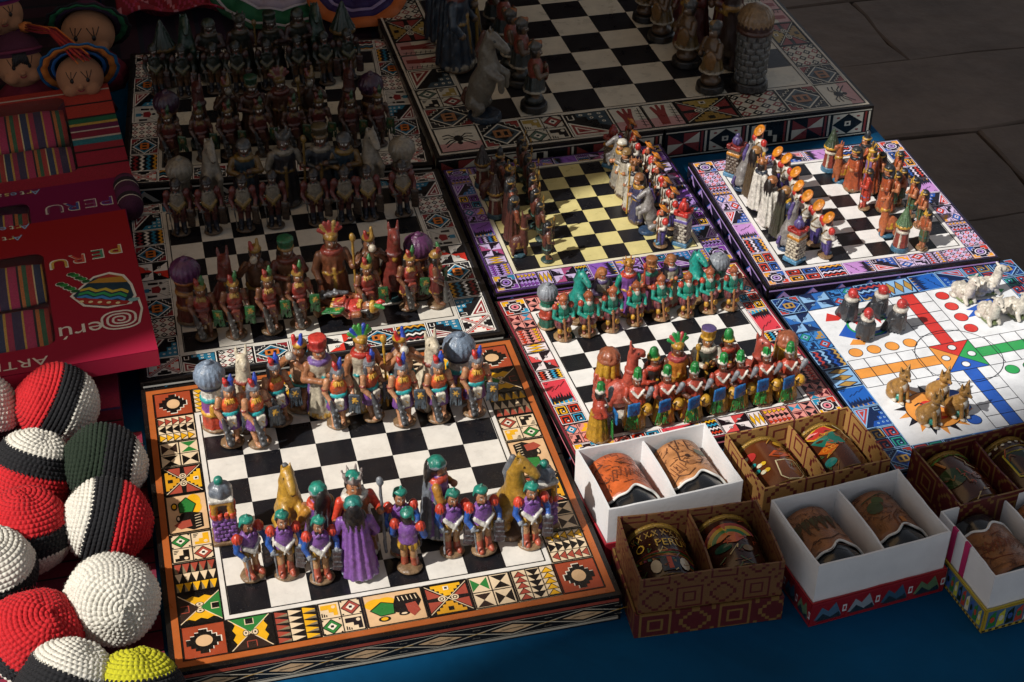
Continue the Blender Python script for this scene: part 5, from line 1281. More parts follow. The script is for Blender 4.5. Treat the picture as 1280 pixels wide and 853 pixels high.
# a knocked-over pawn lying on its back
X = at(446, 398, 0); pr = proto('inca', GF['inca'], inB, .0125, .07)
stand('chess_pawn', pr, (X[0]-.035, X[1]+.012, .0105), 0, 'red Inca pawn fallen over on its back, head towards the border', 'chess piece', None, (R_(-78), R_(12), R_(-118)))
hutB = dict(c1='#8a3a2a', c2='#c9802c', c3='#7a2f28', c4='#d08a2c', c5='#6a3020', c6='#c9702c', roof='#6a2a6e')
llB = dict(coat='#8a3028', blanket='#7a2a26', base='#2a6a78', trim='#6a2a24', muzzle='#7a3a30')
def red_back(lst, board, near):
    z = ZA
    for (k, px, py) in lst:
        if k == 'r': fig('hut', P_(**hutB), px, py, z, .076, 0, 'chess_rook', 'purple-domed hut rook on the '+board, 'purple-domed rooks on the '+board)
        if k == 'n': fig('llama', P_(**llB), px, py, z, .085, 0, 'chess_knight', 'red-brown llama knight on the '+board, 'red llama knights on the '+board)
        if k == 'b': fig('piper', P_(skirt='#6a3a28', robe='#8a5a3a', cape='#5a2f28', f1='#c8352c', f2='#c9982f', skin='#8a5436'), px, py, z, .083, 0, 'chess_bishop', 'dark red Inca bishop blowing a shell on the '+board, 'shell-blowing bishops on the '+board)
        if k == 'q': fig('queen', P_(robe='#8a5a3a', cape='#7a2f28', sleeve='#8a3a2a', hat='#1f7a50', hat2='#1f8a5a', hem='#c9982f', collar='#8a3a2a', skin='#8a5436'), px, py, z, .084, 0, 'chess_queen', 'red-cloaked Inca queen with green cap on the '+board)
        if k == 'k': fig('plume', P_(robe='#8a4a2c', cape='#6a2a24', sleeve='#8a5436', hem='#c9982f', collar='#a83a2c', f1='#c8352c', f2='#d8b04a', skin='#8a5436'), px, py, z, .09, 0, 'chess_king', 'red Inca king with feather crown on the '+board)
red_back([('r', 239, 400), ('n', 286, 398), ('b', 325, 388), ('q', 364, 385), ('k', 420, 383), ('b', 464, 373), ('n', 491, 369), ('r', 525, 368)], b1, True)
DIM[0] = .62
# guards at the back of that board
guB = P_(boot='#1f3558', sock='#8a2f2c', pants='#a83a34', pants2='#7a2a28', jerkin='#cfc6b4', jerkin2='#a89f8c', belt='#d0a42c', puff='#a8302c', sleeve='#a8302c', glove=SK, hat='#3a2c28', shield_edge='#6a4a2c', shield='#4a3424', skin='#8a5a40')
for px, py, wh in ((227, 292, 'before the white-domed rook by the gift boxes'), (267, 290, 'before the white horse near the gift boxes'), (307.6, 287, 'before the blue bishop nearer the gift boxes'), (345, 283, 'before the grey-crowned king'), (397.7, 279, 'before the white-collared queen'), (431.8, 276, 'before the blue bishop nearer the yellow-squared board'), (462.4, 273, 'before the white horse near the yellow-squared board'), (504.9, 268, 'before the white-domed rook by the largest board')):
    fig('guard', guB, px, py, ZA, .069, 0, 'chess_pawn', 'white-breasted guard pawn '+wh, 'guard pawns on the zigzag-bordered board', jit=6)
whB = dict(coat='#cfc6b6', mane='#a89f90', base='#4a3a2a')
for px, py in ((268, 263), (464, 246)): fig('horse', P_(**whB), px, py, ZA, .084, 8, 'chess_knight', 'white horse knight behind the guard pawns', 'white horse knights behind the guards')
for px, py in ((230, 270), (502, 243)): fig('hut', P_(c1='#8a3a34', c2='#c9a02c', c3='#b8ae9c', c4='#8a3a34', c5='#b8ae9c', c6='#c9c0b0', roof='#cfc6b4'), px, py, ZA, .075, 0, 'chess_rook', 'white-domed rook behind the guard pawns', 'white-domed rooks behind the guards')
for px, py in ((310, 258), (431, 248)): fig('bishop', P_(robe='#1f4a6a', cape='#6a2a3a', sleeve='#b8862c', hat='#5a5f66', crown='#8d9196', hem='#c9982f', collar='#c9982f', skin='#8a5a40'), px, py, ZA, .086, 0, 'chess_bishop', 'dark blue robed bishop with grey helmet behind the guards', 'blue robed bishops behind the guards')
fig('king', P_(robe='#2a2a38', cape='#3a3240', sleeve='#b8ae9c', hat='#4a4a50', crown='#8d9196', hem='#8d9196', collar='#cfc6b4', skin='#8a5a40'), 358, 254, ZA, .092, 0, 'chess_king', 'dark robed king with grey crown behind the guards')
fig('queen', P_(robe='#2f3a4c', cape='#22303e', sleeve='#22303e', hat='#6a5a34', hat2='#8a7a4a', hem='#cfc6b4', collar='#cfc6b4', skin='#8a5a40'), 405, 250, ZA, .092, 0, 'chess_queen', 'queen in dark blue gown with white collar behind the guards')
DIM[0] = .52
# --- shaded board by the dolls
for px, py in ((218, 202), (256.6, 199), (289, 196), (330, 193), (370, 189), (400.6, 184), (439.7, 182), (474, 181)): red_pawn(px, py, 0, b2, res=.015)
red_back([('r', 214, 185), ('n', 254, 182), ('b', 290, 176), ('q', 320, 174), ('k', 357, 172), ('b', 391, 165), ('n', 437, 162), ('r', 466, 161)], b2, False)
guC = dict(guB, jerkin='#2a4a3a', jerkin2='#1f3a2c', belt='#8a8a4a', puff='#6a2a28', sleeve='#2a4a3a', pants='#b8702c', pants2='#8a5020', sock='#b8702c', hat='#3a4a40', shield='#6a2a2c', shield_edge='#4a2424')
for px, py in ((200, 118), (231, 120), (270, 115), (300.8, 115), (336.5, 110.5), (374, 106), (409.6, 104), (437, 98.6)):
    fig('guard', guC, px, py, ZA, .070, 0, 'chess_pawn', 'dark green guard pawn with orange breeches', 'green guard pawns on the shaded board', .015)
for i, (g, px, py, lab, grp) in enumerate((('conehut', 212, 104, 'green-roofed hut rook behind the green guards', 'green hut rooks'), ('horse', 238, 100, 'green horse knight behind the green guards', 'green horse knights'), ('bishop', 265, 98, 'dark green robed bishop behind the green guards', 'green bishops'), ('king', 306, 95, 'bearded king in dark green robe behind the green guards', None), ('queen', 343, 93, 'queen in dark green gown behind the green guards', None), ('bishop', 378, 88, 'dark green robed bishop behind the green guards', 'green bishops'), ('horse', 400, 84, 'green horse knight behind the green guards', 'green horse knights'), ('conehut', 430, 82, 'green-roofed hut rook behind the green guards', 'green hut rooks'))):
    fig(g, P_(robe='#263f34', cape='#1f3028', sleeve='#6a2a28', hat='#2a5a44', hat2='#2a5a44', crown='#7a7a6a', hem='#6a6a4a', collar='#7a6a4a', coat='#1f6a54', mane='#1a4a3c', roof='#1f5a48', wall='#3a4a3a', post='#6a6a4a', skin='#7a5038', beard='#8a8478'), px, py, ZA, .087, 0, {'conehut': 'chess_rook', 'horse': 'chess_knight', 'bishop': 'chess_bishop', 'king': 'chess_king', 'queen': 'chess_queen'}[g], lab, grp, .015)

DIM[0] = 1
# --- red-bordered board
ZF = -.0034
teF = P_(boot='#8a4a34', sock='#d09a2c', pants='#8a4a4a', pants2='#5a2a34', jerkin='#1f8a72', jerkin2='#15604f', belt='#1f8a72', puff='#b8452f', sleeve='#1f9a86', hat='#a85a34', beard='#cfc8bb', hair='#a85a34', base='#a8845a', wood='#a06a3c', skin='#b5633f')
hF = height_at(702.7, 422, ZF, 371)
for px, py, wh in ((702.7, 421, 'beside the silver-domed rook by the zigzag board'), (733, 416, 'in front of the teal horse near that rook'), (762, 410, 'in front of the purple-sashed bishop'), (792.5, 403, 'in front of the bronze-crowned king'), (825, 396.5, 'in front of the queen in teal and mauve'), (856, 392, 'between a bishop and a teal horse'), (884, 386.7, 'in front of the teal horse by the lilac board'), (911, 384, 'last in line by the lilac-bordered board')):
    fig('teal', teF, px, py, ZF, hF/.9, 6, 'chess_pawn', 'teal staff-bearing pawn '+wh, 'teal pawns on the red-bordered board', jit=7)
for px, py in ((684, 408), (896, 371)): fig('hut', P_(c1='#1f6a58', c2='#b8452f', c3='#b8452f', c4='#cfc8bb', c5='#1f7a62', c6='#1f6a58', roof='#8f959c', base='#a8845a'), px, py, ZF, hF*1.18, 0, 'chess_rook', 'green and red rook with shiny silver dome', 'silver-domed rooks')
for px, py in ((721, 401), (866, 376)): fig('horse', P_(coat='#1f9a8a', mane='#157a6c', base='#a8845a'), px, py, ZF, hF*1.3, 25, 'chess_knight', 'teal horse knight behind the teal pawns', 'teal horse knights')
for px, py, rz in ((751, 396, 5), (834, 380, 0)): fig('bishop', P_(robe='#b8ae98', cape='#1f5a4c', sleeve='#4a3a5a', hat='#a86a3c', crown='#a86a3c', hem='#b8452f', collar='#6a5a8a', beard='#cfc8bb', hair='#a86a3c', skin='#b5633f'), px, py, ZF, hF*1.32, rz, 'chess_bishop', 'bishop with purple sash and brown curls behind the teal pawns', 'brown-haired bishops')
fig('king', P_(robe='#7a4a92', cape='#1f8a72', sleeve='#1f8a72', hat='#b8862c', crown='#b87a34', hem='#d0a03a', collar='#c8452f', beard='#cfc8bb', gold='#b8452f', skin='#b5633f'), 784, 391, ZF, hF*1.42, 0, 'chess_king', 'king with bronze crown, red collar and purple skirts behind the teal pawns')
fig('queen', P_(robe='#7a4a6a', cape='#1f8a72', sleeve='#b5633f', hat='#a86a3c', hat2='#a86a3c', crown='#b87a34', hem='#d0a03a', collar='#1f8a72', hair='#a86a3c', skin='#b5633f'), 811, 386, ZF, hF*1.38, 10, 'chess_queen', 'queen in teal and mauve gown holding her hands, behind the teal pawns')
drF = P_(robe='#c9982c', poncho='#b8452f', hat='#1f8a3e', shield_edge='#1f74b8', shield='#1c5f9e', star='#174a80', fringe='#2a8a3a', drum='#cf9a2c', skin='#7a4630', base='#a8845a')
hD = height_at(863, 523, ZF, 452)
for px, py, wh in ((792, 533, 'in front of the red llama by the straw hut'), (828, 526, 'in front of a green-hatted bishop and the feathered king'), (863, 521, 'between the feathered king and the purple-hatted queen'), (895.8, 512, 'in front of the purple-hatted queen'), (920.4, 506.5, 'in front of the second green-hatted bishop'), (951.6, 502, 'in front of the red llama near the ludo board'), (981, 496, 'at the end by the ludo board')):
    fig('drum', drF, px, py, ZF, hD*.98, 0, 'chess_pawn', 'drummer pawn with blue shield '+wh, 'drummer pawns on the red-bordered board', jit=6)
fig('drum', drF, 748, 548, ZF, hD*.94, 75, 'chess_pawn', 'red poncho drummer pawn turned sideways with a brown back, beside the straw hut rook', None)
for px, py in ((757, 504), (976, 482)): fig('straw', P_(c1='#b8523c', c3='#c9982c', roof='#a05a3c', base='#cfc8bb'), px, py, ZF, hD*1.04, 0, 'chess_rook', 'straw hut rook with brick-red walls and brown cap', 'straw hut rooks')
for px, py, rz in ((776, 514, 75), (937, 489, 20)): fig('llama', P_(coat='#b8503f', blanket='#c86a5a', base='#cfc8bb', trim='#a0402f', muzzle='#b8503f'), px, py, ZF, hD*1.18, rz, 'chess_knight', 'salmon red llama knight behind the drummer pawns', 'red llama knights behind the drummers')
for px, py in ((814, 508), (903, 487)): fig('mitre', P_(robe='#2a2a28', cape='#2a201c', sleeve='#b8452f', hat='#1f8a3e', crown='#c9982c', hem='#c9982c', collar='#b8452f', skin='#7a4630', beard=None or '#7a4630'), px, py, ZF, hD*1.14, 20, 'chess_bishop', 'dark robed bishop with pointed green hat and red shawl', 'green-hatted bishops')
fig('plume', P_(robe='#c97a2c', cape='#8a3a3a', sleeve='#7a4630', f1='#1f9a4a', f2='#c8454a', hem='#c9982c', collar='#b84a4a', skin='#7a4630'), 843, 506, ZF, hD*1.22, 0, 'chess_king', 'king with green and red feather crown in a yellow tunic')
fig('queen', P_(robe='#2f3a30', cape='#2f3a30', sleeve='#d8cdb8', hat='#b8862c', hat2='#5a4a7a', crown='#c9982c', hem='#2f3a30', collar='#d8cdb8', skin='#a06a3c'), 877, 493, ZF, hD*1.2, 0, 'chess_queen', 'queen with flat purple hat and white sleeves in a dark skirt')

# --- lilac-bordered board: Spaniards (left) and orange figures (right)
muP = P_(boot='#3f6f8a', pants='#5a4a92', pants2='#3f3470', jerkin='#d8d0c2', belt='#8a6a3a', puff='#c8352c', hat='#dd8a1c', hat2='#c9741a', base='#8a6a48', skin='#b5633f')
hG = height_at(1030.4, 321.6, ZF, 263)
def spaniards(pawns, rooks, knights, robes, board, z, s, rz):
    for px, py in pawns: fig('musk', muP, px, py, z, s, rz, 'chess_pawn', 'musketeer pawn with orange brimmed hat and white tunic on the '+board, 'orange-hatted pawns on the '+board, jit=8)
    for px, py in knights: fig('horse', P_(coat='#8f8a86', mane='#5a4a86', base='#2f4a6a'), px, py, z, s*1.05, rz, 'chess_knight', 'grey horse knight with purple mane on the '+board, 'grey horse knights on the '+board)
    for (px, py, pal, lab, k) in robes: fig(k, P_(**pal), px, py, z, s*1.22, rz, 'chess_bishop' if 'bishop' in lab else 'chess_king' if 'king' in lab else 'chess_queen', lab+' on the '+board, None)
    for px, py, pal, lab in rooks: fig('turret', P_(**pal), px, py, z, s*1.02, 38, 'chess_rook', lab+' on the '+board)
bg = 'lilac-bordered board'; be = 'yellow-squared board'
brk = dict(base='#4f86a8', mortar='#4a3a34', brick='#cfc2a8', band='#d08a24', merlon='#b8352c', dome='#5a4f86')
spaniards([(1030.4, 320), (1016, 306), (1004, 294), (995, 281), (988, 263), (980, 245), (969, 236), (946, 212)],
          [(992.5, 325, brk, 'white brick turret rook with red battlements in front of the musketeers'), (917, 218, dict(brk, brick='#6a5a4a', merlon='#8a2f2a'), 'brown brick turret rook with orange band next to D-shaped shadow'.replace(' next to D-shaped shadow', ' beside the largest board'))],
          [(929, 235), (984, 309)],
          [(947, 260, dict(robe='#d8d2c6', cape='#d8d2c6', sleeve='#d8d2c6', hat='#a86a3c', crown='#a86a3c', hem='#6a4a92', collar='#2a3442', trim='#4a3a3a', beard='#2a2420'), 'king in white tabard with dark cross', 'king'),
           (960, 281, dict(robe='#cfc8b8', cape='#d8d2c6', sleeve='#d8d2c6', hat='#a86a3c', crown='#a86a3c', hem='#8a6a48', collar='#2a2420', trim='#8a6a48'), 'queen wrapped in long white cloak', 'mantle'),
           (974, 295, dict(robe='#3a4a6a', cape='#3a3a2c', sleeve='#3a4a6a', hat='#a0703c', crown='#a0703c', hem='#6a5a8a', collar='#d0a02c'), 'bishop with yellow collar beside the white cloaked queen', 'bishop'),
           (941, 246, dict(robe='#4a3a5a', cape='#5a4a34', sleeve='#4a4a6a', hat='#a0703c', crown='#a0703c', hem='#6a5a8a', collar='#d0a02c'), 'bishop with yellow collar beside the cross tabard king', 'bishop')], bg, ZF, hG*.97, 100)
spaniards([(787, 200), (793, 215), (808, 230), (816, 242), (820, 254), (830, 271), (839, 284), (826, 307)],
          [(852, 304, dict(brk, brick='#b8ae9c', merlon='#c8352c', dome='#c8352c', band='#6a5aa0'), 'white brick turret rook with red cap by the corner'), (765, 207, dict(brk, brick='#6a5a4a', merlon='#8a2f2a', dome='#8a2f2a'), 'dark turret rook with red cap beside the big board')],
          [(808, 290), (771, 222)],
          [(789, 262, dict(robe='#cfc8b8', cape='#d8d2c6', sleeve='#d8d2c6', hat='#a86a3c', crown='#8a5a34', hem='#8a2f34', collar='#2a2a34', trim='#4a3a3a'), 'king in white tabard with dark cross', 'king'),
           (780, 244, dict(robe='#b8ae9c', cape='#cfc8b8', sleeve='#cfc8b8', hat='#8a6a3c', crown='#8a6a3c', hem='#5a4a3a', collar='#2a2420'), 'queen wrapped in long white cloak', 'mantle'),
           (774, 233, dict(robe='#8a8478', cape='#5a5248', sleeve='#8a8478', hat='#cfc8b8', crown='#8a6a3c', hem='#5a4a3a', collar='#b8862c'), 'grey robed bishop', 'bishop'),
           (797, 276, dict(robe='#3a3a5a', cape='#2f2a3a', sleeve='#3a3a5a', hat='#8a5a34', crown='#8a5a34', hem='#5a4a3a', collar='#b8862c'), 'dark blue robed bishop', 'bishop')], be, ZF, hG*.95, -85)
naP = P_(robe='#b85a30', skirt='#4f5f3a', trim='#2a7a78', skin='#c07a50', hair='#20242a', base='#8a6a48', gold='#c9982f', wood='#8a5a34')
def natives(pawns, huts, llamas, royals, board, z, s, rz, dark=False):
    p = dict(naP)
    if dark: p.update(robe='#7a3428', skirt='#3a4a3c', skin='#a0623f', base='#2f5a5a')
    for px, py in pawns: fig('native', p, px, py, z, s, rz, 'chess_pawn', ('dark red' if dark else 'orange')+' robed native pawn with long black hair on the '+board, 'native pawns on the '+board, jit=14)
    for px, py, rf in huts: fig('conehut', P_(base='#3f6f8a', wall='#8a3a2c', post='#d8cdb8', roof=rf), px, py, z, s*1.02, 0, 'chess_rook', 'cone-roofed hut rook with gold ring on the '+board, 'cone hut rooks on the '+board)
    for px, py in llamas: fig('llama', P_(coat='#7a3a2c' if dark else '#b06038', blanket='#c9982f', base='#3f6f8a', trim='#c9982f', muzzle='#b06038'), px, py, z, s*.98, rz, 'chess_knight', ('dark red' if dark else 'orange-brown')+' llama knight with gold cloth on the '+board, 'llama knights on the '+board)
    for px, py, k, pal, lab in royals: fig(k, P_(**pal), px, py, z, s*1.18, rz, 'chess_king' if 'king' in lab else 'chess_queen' if 'queen' in lab else 'chess_bishop', lab+' on the '+board, 'robed bishops on the '+board if 'bishop' in lab else None)
oR = dict(robe='#b0532c', cape='#b0532c', sleeve='#b0532c', hem='#8a6a48', collar='#20242a', hat='#2a3036', crown='#c9982f', trim='#c9982f', hair='#20242a', skin='#c07a50', beard='#c07a50', f1='#2a3036', f2='#c9982f')
natives([(1152.5, 311), (1149, 283), (1137, 270), (1124, 256), (1112, 263), (1117, 235), (1097, 236)], [(1124, 312, '#4f6a48'), (1036, 212, '#3a4a34')], [(1107, 294), (1049, 226)],
        [(1065, 236, 'mantle', oR, 'long-haired queen in plain orange robe'), (1085, 240, 'plume', dict(oR, robe='#8a6aa0', collar='#c9982f'), 'king with purple and gold headdress'), (1105, 262, 'mantle', oR, 'orange robed bishop'), (1076, 222, 'mitre', dict(oR, robe='#5a4a3a'), 'orange robed bishop')], bg, ZF, hG*.93, -95)
fig('native', P_(robe='#c8402a', skirt='#c8402a', trim='#3f86b8', skin='#c8402a', hair='#20242a', gold='#b8862c'), 1080, 261, ZF, hG*.98, -110, 'chess_pawn', 'bright red robed pawn standing forward on the lilac-bordered board')
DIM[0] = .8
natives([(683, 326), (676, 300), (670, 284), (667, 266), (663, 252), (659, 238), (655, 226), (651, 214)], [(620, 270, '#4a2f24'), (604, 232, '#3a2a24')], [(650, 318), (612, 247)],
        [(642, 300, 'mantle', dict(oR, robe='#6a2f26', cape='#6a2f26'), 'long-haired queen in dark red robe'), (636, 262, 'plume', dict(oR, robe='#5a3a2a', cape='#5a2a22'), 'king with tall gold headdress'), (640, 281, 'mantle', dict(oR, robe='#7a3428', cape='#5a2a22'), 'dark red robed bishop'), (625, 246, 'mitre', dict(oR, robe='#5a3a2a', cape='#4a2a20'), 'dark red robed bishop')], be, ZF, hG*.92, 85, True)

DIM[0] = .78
# --- largest board
ZD = .0096
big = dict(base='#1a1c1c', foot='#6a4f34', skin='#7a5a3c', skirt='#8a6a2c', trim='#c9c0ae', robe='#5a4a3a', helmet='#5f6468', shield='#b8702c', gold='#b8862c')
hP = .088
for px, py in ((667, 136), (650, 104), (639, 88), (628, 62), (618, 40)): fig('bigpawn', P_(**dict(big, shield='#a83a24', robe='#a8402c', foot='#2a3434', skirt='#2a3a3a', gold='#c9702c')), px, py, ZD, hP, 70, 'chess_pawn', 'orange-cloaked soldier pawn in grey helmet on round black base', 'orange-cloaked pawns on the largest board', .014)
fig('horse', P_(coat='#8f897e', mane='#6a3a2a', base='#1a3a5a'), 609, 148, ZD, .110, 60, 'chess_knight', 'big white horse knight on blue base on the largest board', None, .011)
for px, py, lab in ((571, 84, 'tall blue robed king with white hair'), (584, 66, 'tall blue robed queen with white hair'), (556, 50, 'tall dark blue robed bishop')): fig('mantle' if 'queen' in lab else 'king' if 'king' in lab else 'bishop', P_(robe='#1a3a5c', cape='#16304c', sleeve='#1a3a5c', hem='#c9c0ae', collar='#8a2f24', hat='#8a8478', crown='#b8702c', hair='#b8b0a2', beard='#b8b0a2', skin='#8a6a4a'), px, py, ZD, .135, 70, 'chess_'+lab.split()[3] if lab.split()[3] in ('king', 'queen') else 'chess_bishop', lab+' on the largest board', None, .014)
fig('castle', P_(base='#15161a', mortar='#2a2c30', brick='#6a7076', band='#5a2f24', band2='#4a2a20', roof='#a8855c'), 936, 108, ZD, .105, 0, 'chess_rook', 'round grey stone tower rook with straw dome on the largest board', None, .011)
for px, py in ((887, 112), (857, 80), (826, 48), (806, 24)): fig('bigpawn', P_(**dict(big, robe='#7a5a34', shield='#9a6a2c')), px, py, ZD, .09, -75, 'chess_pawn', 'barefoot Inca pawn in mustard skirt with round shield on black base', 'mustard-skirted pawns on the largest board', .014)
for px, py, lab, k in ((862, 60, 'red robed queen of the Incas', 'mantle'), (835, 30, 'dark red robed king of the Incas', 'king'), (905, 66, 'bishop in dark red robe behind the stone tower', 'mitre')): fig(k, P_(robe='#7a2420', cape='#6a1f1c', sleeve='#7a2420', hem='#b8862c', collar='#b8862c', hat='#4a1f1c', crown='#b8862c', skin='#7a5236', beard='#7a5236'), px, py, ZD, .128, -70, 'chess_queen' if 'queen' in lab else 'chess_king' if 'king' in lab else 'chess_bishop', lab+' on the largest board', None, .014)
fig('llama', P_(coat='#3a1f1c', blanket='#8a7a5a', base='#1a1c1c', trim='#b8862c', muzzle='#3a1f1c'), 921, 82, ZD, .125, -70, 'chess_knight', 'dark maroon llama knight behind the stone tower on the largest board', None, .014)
DIM[0] = 1
# --- ludo animals
ZH = -.0104
def animal(g, pal, px, py, s, rz, name, label, cat, group):
    pr = proto(g, GF[g], pal, .017, s); X = at(px, py, ZH); stand(name, pr, (X[0], X[1], ZH), R_(rz), label, cat, group)
for px, py, rz in ((1059, 399, 30), (1080, 423, -20), (1096, 395, 55), (1119, 413, 70)): animal('condor', dict(dark='#33363a', dark2='#22252a', collar='#d8d2c4', red='#b8302c'), px, py, .036, rz, 'condor_figurine', 'dark condor figurine with red head on the ludo board', 'figurine', 'condors on the ludo board')
for px, py, rz in ((1122.5, 498, 15), (1161, 529, 35), (1172, 501, 20), (1196, 519, 25)): animal('fox', dict(fur='#a87c3e', white='#d8d0c0', dark='#3a2a18', ground='#1f8a78'), px, py, .0385, rz, 'fox_figurine', 'sitting ochre fox figurine with white chest on the ludo board', 'figurine', 'foxes on the ludo board')
for px, py, rz in ((1206, 376, 15), (1236, 366, 80), (1237, 402, 5), (1270, 396, 20)): animal('sheep', dict(wool='#e2dacb', wool2='#d0c6b4', ground='#7a8a5a'), px, py, .036, rz, 'alpaca_figurine', 'lying cream alpaca figurine on the ludo board', 'figurine', 'alpacas on the ludo board')
# ---------------------------------------------------------------- cartons with cups
def fret_paper(name, c1, c2, cell=.026):
    m, nt, b = new_mat(name); N = nt.nodes; Lk = nt.links
    uv = N.new('ShaderNodeUVMap')
    def math_(op, a, b_=None):
        n = N.new('ShaderNodeMath'); n.operation = op
        for i, q in enumerate((a, b_)):
            if q is None: continue
            if isinstance(q, (int, float)): n.inputs[i].default_value = q
            else: Lk.new(q, n.inputs[i])
        return n.outputs[0]
    sp = N.new('ShaderNodeSeparateXYZ'); Lk.new(uv.outputs[0], sp.inputs[0])
    u = math_('DIVIDE', sp.outputs[0], cell); v = math_('DIVIDE', math_('ADD', sp.outputs[1], .004), cell)
    fu = math_('ABSOLUTE', math_('SUBTRACT', math_('FRACT', u), .5)); fv = math_('ABSOLUTE', math_('SUBTRACT', math_('FRACT', v), .5))
    q = lambda x: math_('DIVIDE', math_('FLOOR', math_('MULTIPLY', x, 10)), 10)
    cheb = math_('MAXIMUM', fu, fv); dia = math_('ADD', q(fu), q(fv))
    par = math_('GREATER_THAN', math_('MODULO', math_('ADD', math_('FLOOR', u), math_('FLOOR', v)), 2), .5)
    r1 = math_('GREATER_THAN', math_('FRACT', math_('MULTIPLY', cheb, 5.0)), .70); r2 = math_('GREATER_THAN', math_('FRACT', math_('MULTIPLY', dia, 2.6)), .66)
    mixv = math_('ADD', math_('MULTIPLY', r1, math_('SUBTRACT', 1, par)), math_('MULTIPLY', r2, par))
    mx = N.new('ShaderNodeMix'); mx.data_type = 'RGBA'; mx.inputs[6].default_value = lin(c1); mx.inputs[7].default_value = lin(c2); Lk.new(mixv, mx.inputs[0])
    nz = N.new('ShaderNodeTexNoise'); nz.inputs['Scale'].default_value = 90; nz.inputs['Detail'].default_value = 6
    mr = N.new('ShaderNodeMapRange'); mr.inputs[1].default_value = .3; mr.inputs[2].default_value = .7; mr.inputs[3].default_value = .75; mr.inputs[4].default_value = 1.1; Lk.new(nz.outputs[0], mr.inputs[0])
    mm = N.new('ShaderNodeMix'); mm.data_type = 'RGBA'; mm.blend_type = 'MULTIPLY'; mm.inputs[0].default_value = 1; Lk.new(mx.outputs[2], mm.inputs[6]); Lk.new(mr.outputs[0], mm.inputs[7])
    Lk.new(mm.outputs[2], b.inputs['Base Color']); b.inputs['Roughness'].default_value = .5
    return m
FRET = fret_paper('fret_paper', '#5a1c1c', '#80602f', .031)
FRET2 = fret_paper('tan_fret_paper', '#a97f48', '#6a2624', .033)
FRET3 = fret_paper('brown_fret_paper', '#74502f', '#581a1c', .026)
WHITE = mat('#e2e1e0', .6, 'white_card', .15, 300, .07, 40)
def mo_lid_red(P):
    P.rect(0, 0, 1, 1, '#8c1820', 0)
    for i in range(4):
        x = .03+.245*i; P.poly([(x, .2), (x+.05, .75), (x+.1, .5), (x+.15, .85), (x+.2, .2)], ('#4a6a84', '#8a96a0', '#34566e', '#5f7a58')[i], 1); P.poly([(x+.01, .12), (x+.06, .45), (x+.12, .2), (x+.18, .38), (x+.2, .12)], '#22303a', 2)
        P.rect(x+.205, .3, x+.235, .62, '#cfd2d4', 1); P.rect(x+.212, .38, x+.228, .55, '#a81c26', 2)
    P.rect(0, .92, 1, 1, '#a02830', 3)
def mo_lid_yel(P):
    P.rect(0, 0, 1, 1, '#b89a2c', 0); P.rect(.02, .1, .98, .92, '#4a6a8a', 1)
    cs = ('#2f7a34', '#c9c23a', '#1a2a1a', '#b8452c', '#d8d2b8', '#3a5a9a')
    for i in range(14):
        x = .03+.067*i; P.poly([(x, .12), (x+.06, .2), (x+.05, .9), (x+.01, .7)], cs[i % 6], 2); P.oval(x+.03, .5, .018, .14, cs[(i+3) % 6], 3, 10)
    for i in range(20): P.rect(.0+.05*i, .0, .025+.05*i, .08, '#1a1a14', 2)
MO['lid_red'] = mo_lid_red; MO['lid_yel'] = mo_lid_yel
def cup_map(Rr, L, u, v, dz=0):
    """u across the top of the lying cup, v along it (0 near end)"""
    a = (u-.5)*3.0; r = Rr(v)+dz
    return (r*math.sin(a), (v-.5)*L, r*math.cos(a))
def wrap(P, Rr, L, fine=10, lift=.00025):
    """bend a flat print onto the cup"""
    m = MB()
    for f, c in zip(P.m.f, P.m.c):
        pts = [P.m.v[i] for i in f]
        # subdivide long edges so the paint follows the curve
        q = []
        for i in range(len(pts)):
            a, b_ = pts[i], pts[(i+1) % len(pts)]; n = max(1, int(max(abs(a[0]-b_[0]), abs(a[1]-b_[1]))*fine))
            q += [tuple(a[k]+(b_[k]-a[k])*t/n for k in range(3)) for t in range(n)]
        cx = sum(p[0] for p in q)/len(q); cy = sum(p[1] for p in q)/len(q); cz = q[0][2]
        for i in range(len(q)):
            tri = [(cx, cy, cz), q[i], q[(i+1) % len(q)]]
            m.poly([cup_map(Rr, L, x, y, lift+z*1.6) for x, y, z in tri], c)
    return m
def strokes(P, pts, w, k, z=3): P.pl(pts, w, k, z)
def decor_llama(P):
    P.pl([(.38, .95), (.42, .75), (.4, .6), (.46, .5), (.6, .48), (.66, .55), (.62, .7), (.56, .76), (.57, .95)], .016, '#4a2a18', 2); P.pl([(.45, .78), (.47, .98)], .014, '#4a2a18', 2)
    P.oval(.5, .64, .03, .03, '#3a2014', 3, 8); P.oval(.5, .5, .06, .04, '#8a5a34', 2, 12); P.pl([(.2, .3), (.3, .36), (.4, .3), (.5, .38)], .012, '#5a341c', 2); P.rect(.62, .66, .76, .78, '#6a6a5a', 2)
    for i in range(5): P.pl([(.22+.04*i, .56), (.26+.04*i, .4)], .009, '#6a3a1e', 2)
def decor_condor(P):
    for i in range(8): P.pl([(.3+.05*i, .62), (.36+.05*i, .48+.03*(i % 3)), (.4+.05*i, .66)], .011, '#7a3a1c', 2)
    P.pl([(.16, .78), (.24, .82), (.34, .84)], .02, '#5a2a14', 2); P.pl([(.45, .4), (.56, .42)], .014, '#7a3a1c', 2); P.pl([(.5, .8), (.7, .74), (.82, .55), (.84, .3)], .016, '#6a3016', 2)
    for i in range(6): P.pl([(.62+.03*i, .66-.05*i), (.7+.03*i, .6-.05*i)], .01, '#6a3016', 2)
